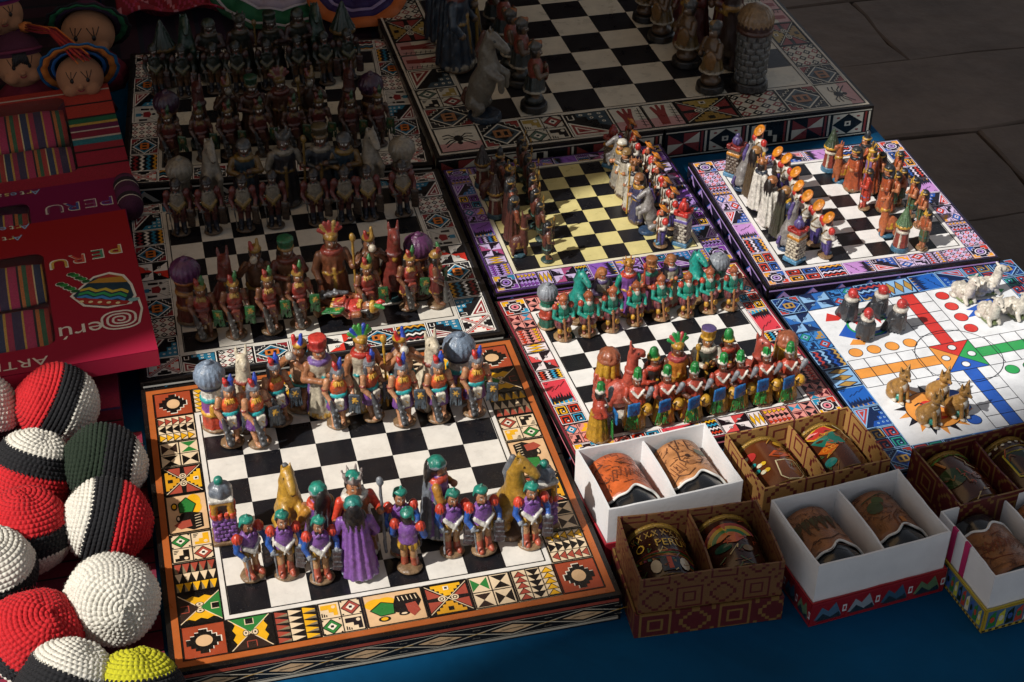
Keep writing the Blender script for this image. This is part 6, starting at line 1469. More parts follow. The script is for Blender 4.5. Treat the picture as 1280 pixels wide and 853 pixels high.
def decor_terrace(P):
    for i in range(5): P.pl([(.2+.1*i, .8), (.24+.1*i, .55), (.28+.1*i, .8)], .02, '#4a3418', 2); P.oval(.25+.1*i, .72, .05, .07, '#4a4426', 1, 10)
    P.pl([(.3, .4), (.4, .42), (.5, .38), (.62, .44), (.7, .4)], .014, '#4a2a14', 2); P.pl([(.2, .2), (.3, .26), (.42, .2), (.5, .28), (.64, .2)], .012, '#4a2a14', 2)
def decor_house(P):
    P.pl([(.5, .3), (.52, .5), (.62, .6), (.74, .5), (.72, .3), (.5, .3)], .014, '#6a3a1c', 2); P.oval(.4, .7, .09, .1, '#3f4a2a', 1, 14); P.oval(.48, .8, .07, .07, '#4a5630', 1, 14); P.rect(.56, .36, .62, .46, '#b8702c', 1)
    P.pl([(.78, .9), (.86, .3)], .02, '#5a3a20', 2); P.pl([(.3, .85), (.6, .92), (.8, .9)], .012, '#3a4a2a', 2)
def decor_perro(P):
    for i in range(9): P.line((.08+.09*i, .74), (.13+.09*i, .84), .012, '#9a7a3a', 2); P.line((.13+.09*i, .74), (.08+.09*i, .84), .012, '#9a7a3a', 2)
    V, F = text_tris('O · PERÚ', .17)
    P.k += 1
    for f in F: P.m.poly([(.2+V[i][0]*.82, .56+V[i][1], 3*LZ) for i in f], lin('#d0a83a'))
    for i in range(6): P.poly([(.1+.05*i, .5-.02*i), (.9-.02*i, .48-.05*i), (.9-.02*i, .45-.05*i), (.1+.05*i, .46-.02*i)], ('#9a3a2a', '#4a6a2a', '#b8702c', '#7a2f4a', '#2a6a5a', '#8a5a2a')[i], 2)
    P.rect(.42, .16, .62, .36, '#1a2a3a', 3); P.rect(.49, .18, .54, .36, '#b84a2c', 4); P.oval(.36, .26, .06, .1, '#c9b89a', 3, 10); P.oval(.68, .26, .06, .1, '#c9b89a', 3, 10)
def decor_rainbow(P):
    for i, k in enumerate(('#a83a2c', '#c9a02c', '#2f7a44', '#c86a2c')):
        r = .34-.06*i; q = [(.45+r*math.cos(t), .5+r*.9*math.sin(t)) for t in np.linspace(.4, 2.9, 14)]; q2 = [(.45+(r-.045)*math.cos(t), .5+(r-.045)*.9*math.sin(t)) for t in np.linspace(2.9, .4, 14)]
        P.poly(q+q2, k, 2)
    P.poly([(.36, .5), (.52, .62), (.64, .56), (.5, .46)], '#c8502c', 3); P.oval(.34, .42, .1, .06, '#1f4a3a', 2); P.oval(.6, .36, .06, .05, '#7a5a2c', 2)
def decor_fish(P):
    P.poly([(.45, .58), (.55, .66), (.72, .64), (.82, .7), (.84, .54), (.72, .57), (.55, .52)], '#c8521c', 2); P.poly([(.5, .585), (.57, .63), (.68, .61), (.57, .55)], '#8a3a14', 3)
    P.oval(.66, .8, .06, .05, '#d0a02c', 2, 10); P.oval(.26, .7, .08, .07, '#a8302c', 2, 12); P.oval(.22, .72, .03, .03, '#e0d0b0', 3, 8)
    for i in range(8): P.oval(.2+.05*(i % 4), .56-.06*(i//2), .035, .03, ('#d8a82c', '#1f8a86', '#e0d6b8', '#d8b02c')[i % 4], 2, 8)
    P.poly([(.48, .46), (.7, .46), (.74, .2), (.66, .12), (.5, .12), (.44, .2)], '#6a3a1c', 2); P.pl([(.48, .46), (.7, .46), (.74, .2), (.66, .12), (.5, .12), (.44, .2)], .014, '#d8c89a', 4, True)
    for i in range(4): P.ring(.82, .45-.09*i, .05, .016, '#d8c89a', 3, 10)
def decor_turban(P):
    P.poly([(.2, .84), (.5, .9), (.6, .78), (.3, .72)], '#b8302c', 2); P.pl([(.2, .84), (.5, .9), (.6, .78), (.3, .72)], .02, '#d0a02c', 3, True); P.poly([(.24, .7), (.55, .76), (.6, .52), (.34, .54)], '#1f6a5a', 2); P.poly([(.24, .5), (.4, .58), (.5, .48), (.36, .38)], '#c8621c', 3)
    for i in range(3): P.ring(.33+.05*i, .48, .03, .01, '#e0902c', 4, 8)
    P.pl([(.62, .9), (.7, .8), (.68, .7), (.76, .6)], .02, '#d8c89a', 3); P.oval(.3, .28, .08, .06, '#1f7a74', 2)
def decor_leaf(P):
    P.oval(.34, .52, .17, .15, '#26401c', 2); P.pl([(.1, .84), (.5, .9), (.9, .84)], .03, '#5a8a3c', 2); P.pl([(.3, .86), (.36, .7)], .03, '#b8702c', 2); P.ring(.62, .46, .06, .02, '#8a4a2c', 2); P.ring(.62, .46, .03, .012, '#8a4a2c', 2)
    P.pl([(.55, .85), (.62, .74), (.6, .68), (.68, .6)], .014, '#c9b07a', 2)
def decor_shieldleaf(P):
    P.poly([(.3, .7), (.75, .66), (.8, .3), (.5, .2), (.3, .3)], '#16281a', 2); P.pl([(.3, .7), (.75, .66), (.8, .3), (.5, .2), (.3, .3)], .02, '#b8a82c', 3, True)
    for i in range(9): P.oval(.12+.09*i, .86, .024, .02, '#d8d0b8', 2, 8)
    P.pl([(.05, .78), (.95, .78)], .014, '#b89a4a', 2)
def cup(kind, decor, loc, rz, label, group, flip=False, scale=1.0):
    root = empty('cup', loc, rz); tag(root, label, 'cup', group)
    L = .066*scale; R0 = (.0245 if kind == 'leather' else .0245)*scale
    rm = Matrix.Rotation(math.pi if flip else 0, 4, 'Z')
    if kind == 'leather':
        Rr = lambda v: R0*(.86+.14*(1-v)) if not flip else R0*(.9+.1*v)
        prof = [(0, -.5*L+.004), (Rr(0)*.82, -.5*L+.003), (Rr(0)*.93, -.5*L), (Rr(0)*.985, -.5*L+.002)]+[(Rr(v)*.985, (v-.5)*L) for v in (.2, .5, .8, .97)]+[(Rr(1)*.9, .5*L), (0, .5*L-.002)]
        m = MB(); m.lathe(prof, 40, lin('#1b1d20'), axis='y'); m.build('glass', GLAZE, root, True)
        nth, nv = 48, 10; V = []; F = []; edge = lambda a: .27+.05*math.sin(a*4+.5)+.02*math.sin(a*9)
        for i in range(nth+1):
            a = -2.2+4.4*i/nth
            for j in range(nv+1):
                v0 = edge(a); v = v0+(.985-v0)*j/nv; r = Rr(v)+.0009; V.append((r*math.sin(a), (v-.5)*L, r*math.cos(a)))
        for i in range(nth):
            for j in range(nv): q = i*(nv+1)+j; F.append((q, q+nv+1, q+nv+2, q+1))
        m = MB(); m.grid(V, F, lin(decor[1])); s = m.build('leather_sleeve', PAPER2, root, True); so = s.modifiers.new('solid', 'SOLIDIFY'); so.thickness = .0008; so.offset = 1
        m = MB(); m.tube([((Rr(edge(a))+.0016)*math.sin(a), (edge(a)-.5)*L-.0006, (Rr(edge(a))+.0016)*math.cos(a)) for a in np.linspace(-2.1, 2.1, 60)], .0011, 6, lin('#e4e1da')); m.build('edge_trim', PAPER, root, True)
        P = Print({}); decor[0](P); rg = random.Random(label)
        for i in range(60):
            x, y = rg.uniform(.1, .9), rg.uniform(.38, .95); P.pl([(x, y), (x+rg.uniform(-.05, .05), y+rg.uniform(-.05, .05)), (x+rg.uniform(-.09, .09), y+rg.uniform(-.05, .05))], .007, '#5a3018', 1)
        wrap(P, lambda v: Rr(v)+.0019, L).build('drawing', PAPER, root)
    else:
        Rr = lambda v: R0*(.90+.10*math.sin(math.pi*min(max(v, 0), 1))**.8)
        rim = '#b89a5a' if not flip else '#a8a49a'
        prof = [(0, -.5*L+.010), (Rr(0)*.62, -.5*L+.004), (Rr(0)*.80, -.5*L), (Rr(0)*.95, -.5*L+.001), (Rr(0)*1.01, -.5*L+.004)]
        cols = [lin('#17110e')]*3+[lin(rim)]
        for v in (.1, .25, .4, .55, .7, .85, .93): prof.append((Rr(v), (v-.5)*L)); cols.append(lin(decor[1]))
        prof += [(Rr(1)*1.01, .47*L), (Rr(1)*.97, .5*L), (Rr(1)*.8, .5*L-.002), (0, .5*L-.012)]; cols += [lin(rim), lin(rim), lin('#2a1a12'), lin('#17110e')]
        m = MB(); m.lathe(prof, 44, axis='y', cols=cols); m.build('body', GLAZE, root, True)
        P = Print({}); decor[0](P)
        for i in range(16): P.ring(.04+.06*i, .93, .022, .008, '#a8863c', 2, 8)
        P.line((0, .9), (1, .9), .01, '#a8863c', 2); P.line((0, .965), (1, .965), .01, '#a8863c', 2); P.line((0, .1), (1, .1), .012, '#8a6a34', 2)
        rg = random.Random(label)
        for i in range(22):
            x, y = rg.uniform(.06, .94), rg.uniform(.14, .86); P.pl([(x, y), (x+rg.uniform(-.06, .06), y+rg.uniform(-.06, .06)), (x+rg.uniform(-.1, .1), y+rg.uniform(-.08, .08))], .012, rg.choice(['#8a5a2c', '#b8862c', '#6a3018', '#a8482c', '#3f5a34', '#c9b07a']), 1)
        wrap(P, Rr, L, lift=.0005).build('glaze_painting', GLAZE, root)
    return root
PAPER2 = attr_mat('leather', .34, .35, 120, .6, 700, coat=.35, grime=.35)
def carton(corners, ztop, kind, lid, cups, label, ang=None, wd=None):
    C = [at(px, py, ztop) for px, py in corners]
    fl = C[3]
    if ang is None:
        ang = math.atan2(C[2][1]-C[3][1], C[2][0]-C[3][0]); w = np.hypot(*(C[2]-C[3])[:2]); d = (np.hypot(*(C[0]-C[3])[:2])+np.hypot(*(C[1]-C[2])[:2]))/2
    else: w, d = wd
    H = ztop-TABLE_Z; root = empty('cup_carton', (fl[0], fl[1], TABLE_Z), ang); tag(root, label, 'carton')
    t = .0016; m = FRET if kind == 'fret' else FRET3 if kind == 'mid' else FRET2 if kind == 'tan' else WHITE; z0 = .0022 if lid else 0
    zz = lambda: rnd.uniform(-.0006, .0006)
    b = MB(); b.box(0, w, 0, d, z0, z0+t); bevel(b.build('tray_floor', m, root), .0003)
    for nm, q in (('front_wall', (0, w, 0, t)), ('back_wall', (0, w, d-t, d)), ('side_wall', (0, t, t, d-t)), ('side_wall', (w-t, w, t, d-t))):
        card_wall(q[0], q[1], q[2], q[3], z0+t, H, label+nm+str(q[0])).build(nm, m, root)
    card_wall(w/2-t/2+.001, w/2+t/2+.001, t, d-t, z0+t, H-.004, label+'d', .0016).build('divider', m, root)
    if kind == 'striped':
        for q in (.45, .68):
            b = MB(); b.box(-.0003, .0001, d*q, d*q+.006, z0+t, H-.0005, lin('#b81f5e')); b.box(-.0003, t+.0002, d*q, d*q+.006, H-.0006, H+.0003, lin('#b81f5e')); b.build('stripe', PAPER, root)
    if lid:
        e = .0022; h = .024; lm = FRET if lid == 'fret' else mat({'lid_red': '#a01c26', 'lid_yel': '#b8a23a', 'red': '#a01c2c'}[lid], .5, 'lid_card')
        b = MB(); b.box(-e, w+e, -e, d+e, 0, .0016); b.build('lid_floor', lm, root)
        for q in ((-e, w+e, -e, -e+.0014), (-e, w+e, d+e-.0014, d+e), (-e, -e+.0014, -e+.0014, d+e-.0014), (w+e-.0014, w+e, -e+.0014, d+e-.0014)):
            card_wall(q[0], q[1], q[2], q[3], .0016, h, label+str(q), .0002).build('lid_wall', lm, root)
        if lid.startswith('lid_'):
            PALS.setdefault('none', {})
            link('lid_print', motif(lid, 'none'), root, (-e, -e-.0003, .001), (R_(90), 0, 0), (w+2*e, h-.0015, 1)); link('lid_print', motif(lid, 'none'), root, (-e-.0003, d+e, .001), (R_(90), 0, R_(-90)), (d+2*e, h-.0015, 1))
    for i, (ck, dec, lab, flip) in enumerate(cups):
        u = w*(.25 if i == 0 else .755); v = d*.5
        x, y = fl[0]+math.cos(ang)*u-math.sin(ang)*v, fl[1]+math.sin(ang)*u+math.cos(ang)*v
        sc = min(1.0, (w/2-2.5*t)/.0530, (d-2*t-.001)/.0665); rr = (.0245 if ck == 'leather' else .0245)*sc
        cup(ck, dec, (x, y, TABLE_Z+z0+t+rr*1.03), ang+(math.pi if flip else 0), lab, None, flip, sc)
LE = '#a2663a'
ZT = TABLE_Z+.058
carton([(723.4, 560.6), (884.7, 528.8), (929, 601), (761, 637.5)], ZT, 'white', 'red', [('leather', (decor_condor, '#c8602c'), 'bright orange leather cup with scratched drawing in white carton', False), ('leather', (decor_llama, '#bf8250'), 'tan leather cup with llama drawing in white carton', False)], 'plain white carton holding an orange and a tan leather cup')
carton([(908, 543), (1064.4, 507), (1113.8, 574.5), (955.7, 612)], ZT, 'tan', 'fret', [('ceramic', (decor_fish, '#5a2c14'), 'brown glazed cup with orange fish and yellow pot', False), ('ceramic', (decor_turban, '#4a2412'), 'brown glazed cup with red band and green scroll', False)], 'maroon and tan fret-patterned carton holding the fish cup')
carton([(769.2, 647.3), (942.3, 623.6), (982, 702.8), (800.2, 726.5)], ZT, 'mid', 'fret', [('ceramic', (decor_perro, '#2f1710'), 'dark glazed cup lettered PERÚ in gold', False), ('ceramic', (decor_rainbow, '#38180f'), 'dark brown glazed cup with rainbow arc', False)], 'maroon and tan fret-patterned carton holding the cup lettered PERÚ')
carton([(963.5, 625.6), (1122.4, 586), (1189, 665), (1023.9, 708)], ZT+.003, 'white', 'lid_red', [('leather', (decor_terrace, LE), 'tan leather cup with terraces drawing in red-lidded white carton', False), ('leather', (decor_house, '#8f5628'), 'brown leather cup with tree and house drawing', False)], 'white carton set in its red picture lid with two leather cups')
carton([(1146.4, 569), (1280, 530.7), (1280, 600), (1200.6, 633)], ZT, 'fret', 'fret', [('ceramic', (decor_leaf, '#4a2414'), 'brown glazed cup with dark green leaf blot', False), ('ceramic', (decor_shieldleaf, '#3a1c10'), 'brown glazed cup with green yellow-edged shield', False)], 'maroon fret-patterned carton beside the ludo board', R_(5), (.113, .073))
carton([(1186.4, 642.2), (1280, 617.6), (1280, 700), (1243.9, 722)], ZT-.002, 'striped', 'lid_yel', [('leather', (decor_condor, '#8f5628'), 'brown leather cup with bird drawing in striped carton', True), ('leather', (decor_llama, LE), 'tan leather cup behind the divider of the striped carton', False)], 'white carton with two magenta stripes set in a colourful picture lid', R_(5), (.113, .076))

# ---------------------------------------------------------------- crocheted balls
def ball_mesh():
    NR, nl, nm = 29, 232, 360; V = np.zeros((nl+1, nm, 3)); lat = np.zeros((nl+1, nm))
    th = np.pi*np.arange(nl+1)/nl; ph = 2*np.pi*np.arange(nm)/nm
    T, Ph = np.meshgrid(th, ph, indexing='ij')
    r = T/np.pi*NR; row = np.minimum(np.floor(r), NR-1); fr = r-row
    rc = (row+.5)/NR*np.pi; cnt = np.maximum(np.round(2*NR*np.sin(rc)*1.0), 5)
    ps = Ph/(2*np.pi)*cnt+(row*.37)
    fs = ps-np.floor(ps); vee = np.abs(fs-.5)*2
    rp = np.sin(np.pi*fr)**.5; bs = np.abs(np.sin(np.pi*fs))**.55
    hsh = np.sin(np.floor(ps)*12.9898+row*78.233)*43758.5453; hsh = hsh-np.floor(hsh)
    slant = np.clip(1-np.abs((fs-.5)*2+(fr-.5)*.8), 0, 1)
    d = .0017*rp**.8*(.5+.5*bs)*(.8+.4*hsh)+.0004*rp*slant
    rng = np.random.default_rng(4); d = d+rng.normal(0, .00007, d.shape)
    d = d+.0009*np.sin(3*T+1)*np.sin(2*Ph)+.0007*np.sin(4*Ph+1)*np.sin(T)+.0005*np.sin(7*T+3*Ph)
    d[0, :] = d[0].mean(); d[-1, :] = d[-1].mean()
    Rr = .0334+d
    V[..., 0] = Rr*np.sin(T)*np.cos(Ph); V[..., 1] = Rr*np.sin(T)*np.sin(Ph); V[..., 2] = Rr*np.cos(T)
    lat = T/np.pi+(1-vee)*.8/NR
    me = bpy.data.meshes.new('crochet_ball'); n = (nl+1)*nm
    I = np.arange(n).reshape(nl+1, nm); a = I[:-1]; b = I[1:]
    Q = np.stack([a, b, np.roll(b, -1, 1), np.roll(a, -1, 1)], -1).reshape(-1, 4); nq = len(Q)
    me.vertices.add(n); me.vertices.foreach_set('co', V.astype(np.float32).ravel()); me.loops.add(nq*4); me.loops.foreach_set('vertex_index', Q.astype(np.int32).ravel())
    me.polygons.add(nq); me.polygons.foreach_set('loop_start', np.arange(0, nq*4, 4, dtype=np.int32)); me.update(calc_edges=True); me.polygons.foreach_set('use_smooth', np.ones(nq, bool))
    at_ = me.attributes.new('lat', 'FLOAT', 'POINT'); at_.data.foreach_set('value', lat.astype(np.float32).ravel())
    me.materials.append(None); return me
def yarn(c1, c2, c3, a=.40, b_=.575):
    m, nt, b = new_mat('yarn'); at_ = nt.nodes.new('ShaderNodeAttribute'); at_.attribute_name = 'lat'
    cr = nt.nodes.new('ShaderNodeValToRGB'); cr.color_ramp.interpolation = 'CONSTANT'; e = cr.color_ramp.elements
    e[0].position = 0; e[0].color = lin(c1); e[1].position = a; e[1].color = lin(c2); q = e.new(b_); q.color = lin(c3)
    nt.links.new(at_.outputs['Fac'], cr.inputs[0])
    tc = nt.nodes.new('ShaderNodeTexCoord'); n = nt.nodes.new('ShaderNodeTexNoise'); n.inputs['Scale'].default_value = 900; n.inputs['Detail'].default_value = 3; nt.links.new(tc.outputs['Object'], n.inputs['Vector'])
    mr = nt.nodes.new('ShaderNodeMapRange'); mr.inputs[1].default_value = .3; mr.inputs[2].default_value = .7; mr.inputs[3].default_value = .72; mr.inputs[4].default_value = 1.1; nt.links.new(n.outputs[0], mr.inputs[0])
    mx = nt.nodes.new('ShaderNodeMix'); mx.data_type = 'RGBA'; mx.blend_type = 'MULTIPLY'; mx.inputs[0].default_value = 1; nt.links.new(cr.outputs[0], mx.inputs[6]); nt.links.new(mr.outputs[0], mx.inputs[7]); nt.links.new(mx.outputs[2], b.inputs['Base Color'])
    b.inputs['Roughness'].default_value = .85; b.inputs['Sheen Weight'].default_value = .12; b.inputs['Sheen Roughness'].default_value = .4
    bp = nt.nodes.new('ShaderNodeBump'); bp.inputs['Strength'].default_value = .6; bp.inputs['Distance'].default_value = .0006; nt.links.new(n.outputs[0], bp.inputs['Height']); nt.links.new(bp.outputs[0], b.inputs['Normal'])
    return m
BALL = ball_mesh()
def fuzz_mesh():
    rng = random.Random(9); m = MB()
    for i in range(1500):
        z = rng.uniform(-1, 1); a = rng.uniform(0, 6.283); q = math.sqrt(1-z*z); n = Vector((q*math.cos(a), q*math.sin(a), z)); t = n.orthogonal().normalized(); t = Matrix.Rotation(rng.uniform(0, 6.28), 3, n)@t
        p = n*.0346; l = rng.uniform(.0012, .0034); p1 = p+n*l*.5+t*l*.5; p2 = p+n*l*.7+t*l*1.1; w = n.cross(t)*.00006
        m.poly([p-w, p+w, p1+w*.7, p1-w*.7]); m.poly([p1-w*.7, p1+w*.7, p2])
    me = m.mesh('fuzz', None); a = me.attributes.new('lat', 'FLOAT', 'POINT'); a.data.foreach_set('value', [math.acos(max(-1, min(1, Vector(v).normalized().z)))/math.pi for v in m.v]); return me
FUZZ = fuzz_mesh()
RED, WH, NV_, GR, YE, MG = '#c4121c', '#e2ddcf', '#0a0a10', '#10240f', '#c2be1a', '#b01458'
def ball(px, py, axis, cols, label, z=.0075, ang=.0):
    X = at(px, py, z); o = link('crochet_ball', BALL, None, tuple(X)); o.rotation_mode = 'QUATERNION'
    o.rotation_quaternion = Vector(axis).to_track_quat('Z', 'Y'); m = yarn(*cols)
    o.material_slots[0].link = 'OBJECT'; o.material_slots[0].material = m
    f = link('fuzz', FUZZ, o); f.material_slots[0].link = 'OBJECT'; f.material_slots[0].material = m; tag(f, kind='stuff')
    tag(o, label, 'ball'); return o
# axis points to the pole of the first colour
FW_ = Vector(FW); RI_ = Vector(RI); UP_ = Vector(UP)
def ax(r, u, f): return RI_*r+UP_*u-FW_*f
ball(72, 505, ax(-.75, .35, .35), (RED, NV_, WH, .42, .60), 'crocheted ball with red cap and wide white side, against the red gift box', .012)
ball(-26, 514, ax(.2, .9, .3), (WH, NV_, RED, .55, .7), 'nearly all white crocheted ball next to the red gift box corner', .0075)
ball(40, 590, ax(.25, .75, .1), (WH, NV_, RED, .30, .46), 'crocheted ball with white crown, black band and red belly', .0075)
ball(130, 582, ax(-.95, .15, .25), (GR, NV_, WH, .50, .72), 'dark green crocheted ball with black band', .0075)
ball(134, 652, ax(-.9, .2, .25), (WH, NV_, RED, .36, .56), 'crocheted ball, half white half bright red, touching the orange-bordered board', .010)
ball(33, 664, ax(.0, .92, .35), (RED, NV_, WH, .42, .60), 'crocheted ball with red crown over white', .012)
ball(-12, 716, ax(-.1, .85, .5), (WH, NV_, MG, .48, .64), 'crocheted ball with white crown over magenta', .016)
ball(139, 750, ax(.45, -.05, .85), (WH, NV_, RED, .60, .74), 'big white-faced crocheted ball beside the orange-bordered board corner', .012)
ball(44, 796, ax(.45, .55, .6), (RED, NV_, WH, .46, .64), 'crocheted ball with large red cap beside the magenta one', .010)
ball(84, 862, ax(.35, .9, -.1), (WH, NV_, GR, .36, .58), 'crocheted ball with white crown over dark green', .018)
ball(170, 874, ax(.0, .95, .1), (YE, NV_, WH, .30, .56), 'crocheted ball with lemon yellow crown', .0075)
# ---------------------------------------------------------------- textiles and gift boxes
def stripe_mat(name, cols, period, axis='x', rough=.85, attr=None):
    """woven cloth: bands of yarn across one axis (metres), constant interpolation"""
    m, nt, b = new_mat(name); N = nt.nodes; Lk = nt.links
    tc = N.new('ShaderNodeTexCoord'); sp = N.new('ShaderNodeSeparateXYZ'); Lk.new(tc.outputs['Object'], sp.inputs[0])
    dv = N.new('ShaderNodeMath'); dv.operation = 'DIVIDE'; dv.inputs[1].default_value = period; Lk.new(sp.outputs['xyz'.index(axis)], dv.inputs[0])
    fr = N.new('ShaderNodeMath'); fr.operation = 'FRACT'; Lk.new(dv.outputs[0], fr.inputs[0])
    cr = N.new('ShaderNodeValToRGB'); cr.color_ramp.interpolation = 'CONSTANT'; e = cr.color_ramp.elements
    tot = sum(w for _, w in cols); p = 0
    for i, (c, w) in enumerate(cols):
        if i < 2: el = e[i]
        else: el = e.new(p/tot)
        el.position = p/tot; el.color = lin(c); p += w
    Lk.new(fr.outputs[0], cr.inputs[0])
    n = N.new('ShaderNodeTexNoise'); n.inputs['Scale'].default_value = 700; Lk.new(tc.outputs['Object'], n.inputs['Vector'])
    mr = N.new('ShaderNodeMapRange'); mr.inputs[1].default_value = .3; mr.inputs[2].default_value = .7; mr.inputs[3].default_value = .7; mr.inputs[4].default_value = 1.1; Lk.new(n.outputs[0], mr.inputs[0])
    mx = N.new('ShaderNodeMix'); mx.data_type = 'RGBA'; mx.blend_type = 'MULTIPLY'; mx.inputs[0].default_value = 1; Lk.new(cr.outputs[0], mx.inputs[6]); Lk.new(mr.outputs[0], mx.inputs[7]); Lk.new(mx.outputs[2], b.inputs['Base Color'])
    w1 = N.new('ShaderNodeTexWave'); w1.inputs['Scale'].default_value = 330; w1.bands_direction = axis.upper(); Lk.new(tc.outputs['Object'], w1.inputs['Vector'])
    bp = N.new('ShaderNodeBump'); bp.inputs['Strength'].default_value = .4; bp.inputs['Distance'].default_value = .0006; Lk.new(w1.outputs[1], bp.inputs['Height']); Lk.new(bp.outputs[0], b.inputs['Normal'])
    b.inputs['Roughness'].default_value = rough; return m
MAR = [('#7a1a34', 6), ('#1a0e18', .6), ('#8a1c3a', 5), ('#1a0e18', .6), ('#7a1a34', 4), ('#c9c0b8', .5), ('#3a1a4a', 1.2), ('#2a5a6a', .8), ('#8a1c3a', 5), ('#1a0e18', .6)]
def soft_slab(name, x0, x1, y0, y1, z0, z1, m, label, cat, r=.006, amp=.0015):
    b = MB(); b.box(x0, x1, y0, y1, z0, z1); o = b.build(name, m); bv = o.modifiers.new('bevel', 'BEVEL'); bv.width = min(r, (z1-z0)*.48); bv.segments = 4
    tag(o, label, cat); return o
soft_slab('woven_blanket', -.55, -.0515, -.33, .262, TABLE_Z, TABLE_Z+.003, stripe_mat('maroon_weave', MAR, .075, 'y'), 'dark maroon striped blanket under the crocheted balls', 'blanket', .002)
soft_slab('woven_box', -.40, -.066, .268, .575, TABLE_Z, .0005, stripe_mat('crimson_weave', [('#8a1436', 5), ('#180a14', .7), ('#8a1436', 4), ('#c9c0b8', .35), ('#8a1436', 3), ('#180a14', .7), ('#701030', 4), ('#3a2a5a', .8)], .052, 'z'), 'crimson woven box under the red gift boxes', 'box', .004)

PLASTIC, nt_, b_ = new_mat('clear_film')
b_.inputs['Base Color'].default_value = (1, 1, 1, 1); b_.inputs['Roughness'].default_value = .08; b_.inputs['Specular IOR Level'].default_value = .8
tr_ = nt_.nodes.new('ShaderNodeBsdfTransparent'); ms_ = nt_.nodes.new('ShaderNodeMixShader'); ms_.inputs[0].default_value = .05
nt_.links.new(tr_.outputs[0], ms_.inputs[1]); nt_.links.new(b_.outputs[0], ms_.inputs[2]); nt_.links.new(ms_.outputs[0], nt_.nodes['Material Output'].inputs[0])
nz_ = nt_.nodes.new('ShaderNodeTexNoise'); nz_.inputs['Scale'].default_value = 45; nz_.inputs['Distortion'].default_value = 2.5; bp_ = nt_.nodes.new('ShaderNodeBump'); bp_.inputs['Strength'].default_value = .9; bp_.inputs['Distance'].default_value = .004
nt_.links.new(nz_.outputs[0], bp_.inputs['Height']); nt_.links.new(bp_.outputs[0], b_.inputs['Normal'])
def grad_mat(name, c1, c2, y0, y1):
    m, nt, b = new_mat(name); tc = nt.nodes.new('ShaderNodeTexCoord'); sp = nt.nodes.new('ShaderNodeSeparateXYZ'); nt.links.new(tc.outputs['Object'], sp.inputs[0])
    mr = nt.nodes.new('ShaderNodeMapRange'); mr.inputs[1].default_value = y0; mr.inputs[2].default_value = y1; nt.links.new(sp.outputs[1], mr.inputs[0])
    mx = nt.nodes.new('ShaderNodeMix'); mx.data_type = 'RGBA'; mx.inputs[6].default_value = lin(c1); mx.inputs[7].default_value = lin(c2); nt.links.new(mr.outputs[0], mx.inputs[0]); nt.links.new(mx.outputs[2], b.inputs['Base Color'])
    b.inputs['Roughness'].default_value = .5; return m
def text_part(name, s, size, root, x, y, z, rz, col, parent=None, sx=1.0):
    V, F = text_tris(s, size); m = MB()
    for f in F: m.poly([(V[i][0]*sx, V[i][1], 0) for i in f], lin(col))
    return m.build(name, PAPER, root, loc=(x, y, z), rot=(0, 0, rz))
def gift_box(name, BR, FR, W, th, zt, mtop, label, win, contents, rz=None):
    """BR, FR: right corners of the top; the box reaches W to the left"""
    ang = math.atan2(BR[1]-FR[1], BR[0]-FR[0])-math.pi/2 if rz is None else rz; D = math.hypot(BR[0]-FR[0], BR[1]-FR[1])
    root = empty(name, (FR[0], FR[1], zt-th), ang); tag(root, label, 'gift box')
    x0, x1, y0, y1 = win; t = .0012
    b = MB(); b.box(-W, 0, 0, D, 0, .0012); b.build('base_card', mtop, root)
    for q in ((-W, 0, 0, t), (-W, 0, D-t, D), (-W, -W+t, t, D-t), (-t, 0, t, D-t)):
        b = MB(); b.box(q[0], q[1], q[2], q[3], .0012, th-.0008); b.build('side_wall', mtop, root)
    # top sheet with a round-cornered window
    r = .010; n = 6; loop = []
    for cx, cy, a0 in ((x1-r, y0+r, -90), (x1-r, y1-r, 0), (x0+r, y1-r, 90), (x0+r, y0+r, 180)):
        for i in range(n+1): a = R_(a0+90*i/n); loop.append((cx+r*math.cos(a), cy+r*math.sin(a)))
    outer = []
    for (x, y) in loop:
        outer.append((0 if abs(x-x1) < r*1.01 and x > (x0+x1)/2 else -W, 0 if y < (y0+y1)/2 else D))
    N = len(loop); b = MB(); c = (1, 1, 1, 1)
    V = [(x, y, th) for x, y in loop]+[(x, y, th) for x, y in outer]+[(x, y, th-.0008) for x, y in loop]
    F = []
    for i in range(N):
        j = (i+1) % N
        if outer[i] == outer[j]: F.append((i, N+i, j))
        else: F.append((i, N+i, N+j, j))
        F.append((i, j, 2*N+j, 2*N+i))
    b.grid(V, F); b.build('top_sheet', mtop, root)
    # contents: rolled striped pouches, lying side by side
    k = len(contents)
    for i, (cols, per) in enumerate(contents):
        h = (y1-y0)/k; yc = y0+h*(i+.5); m = MB(); L = x1-x0-.004
        prof = [(0, 0), (.42*h, .001)]+[(.46*h, L*q) for q in (.1, .5, .9)]+[(.42*h, L-.001), (0, L)]
        m.lathe([(rr, hh) for rr, hh in prof], 18, axis='z'); o = m.build('pouch', stripe_mat('pouch_weave', cols, per, 'z'), root, True, loc=(x0+.002, yc, .0013+(th-.0048)*.5), rot=(0, R_(90), 0), scale=((th-.0048)/(.92*h), 1, 1))
    b = MB()
    nx, ny = 24, 16
    Vp = [(x0-.003+(x1-x0+.006)*i/nx, y0-.003+(y1-y0+.006)*j/ny, th-.0018+.0004*math.sin(i*1.1+j*.7)*math.sin(j*1.3)) for j in range(ny+1) for i in range(nx+1)]
    b.grid(Vp, [(j*(nx+1)+i, j*(nx+1)+i+1, (j+1)*(nx+1)+i+1, (j+1)*(nx+1)+i) for j in range(ny) for i in range(nx)]); b.build('window_film', PLASTIC, root, True)
    return root, D
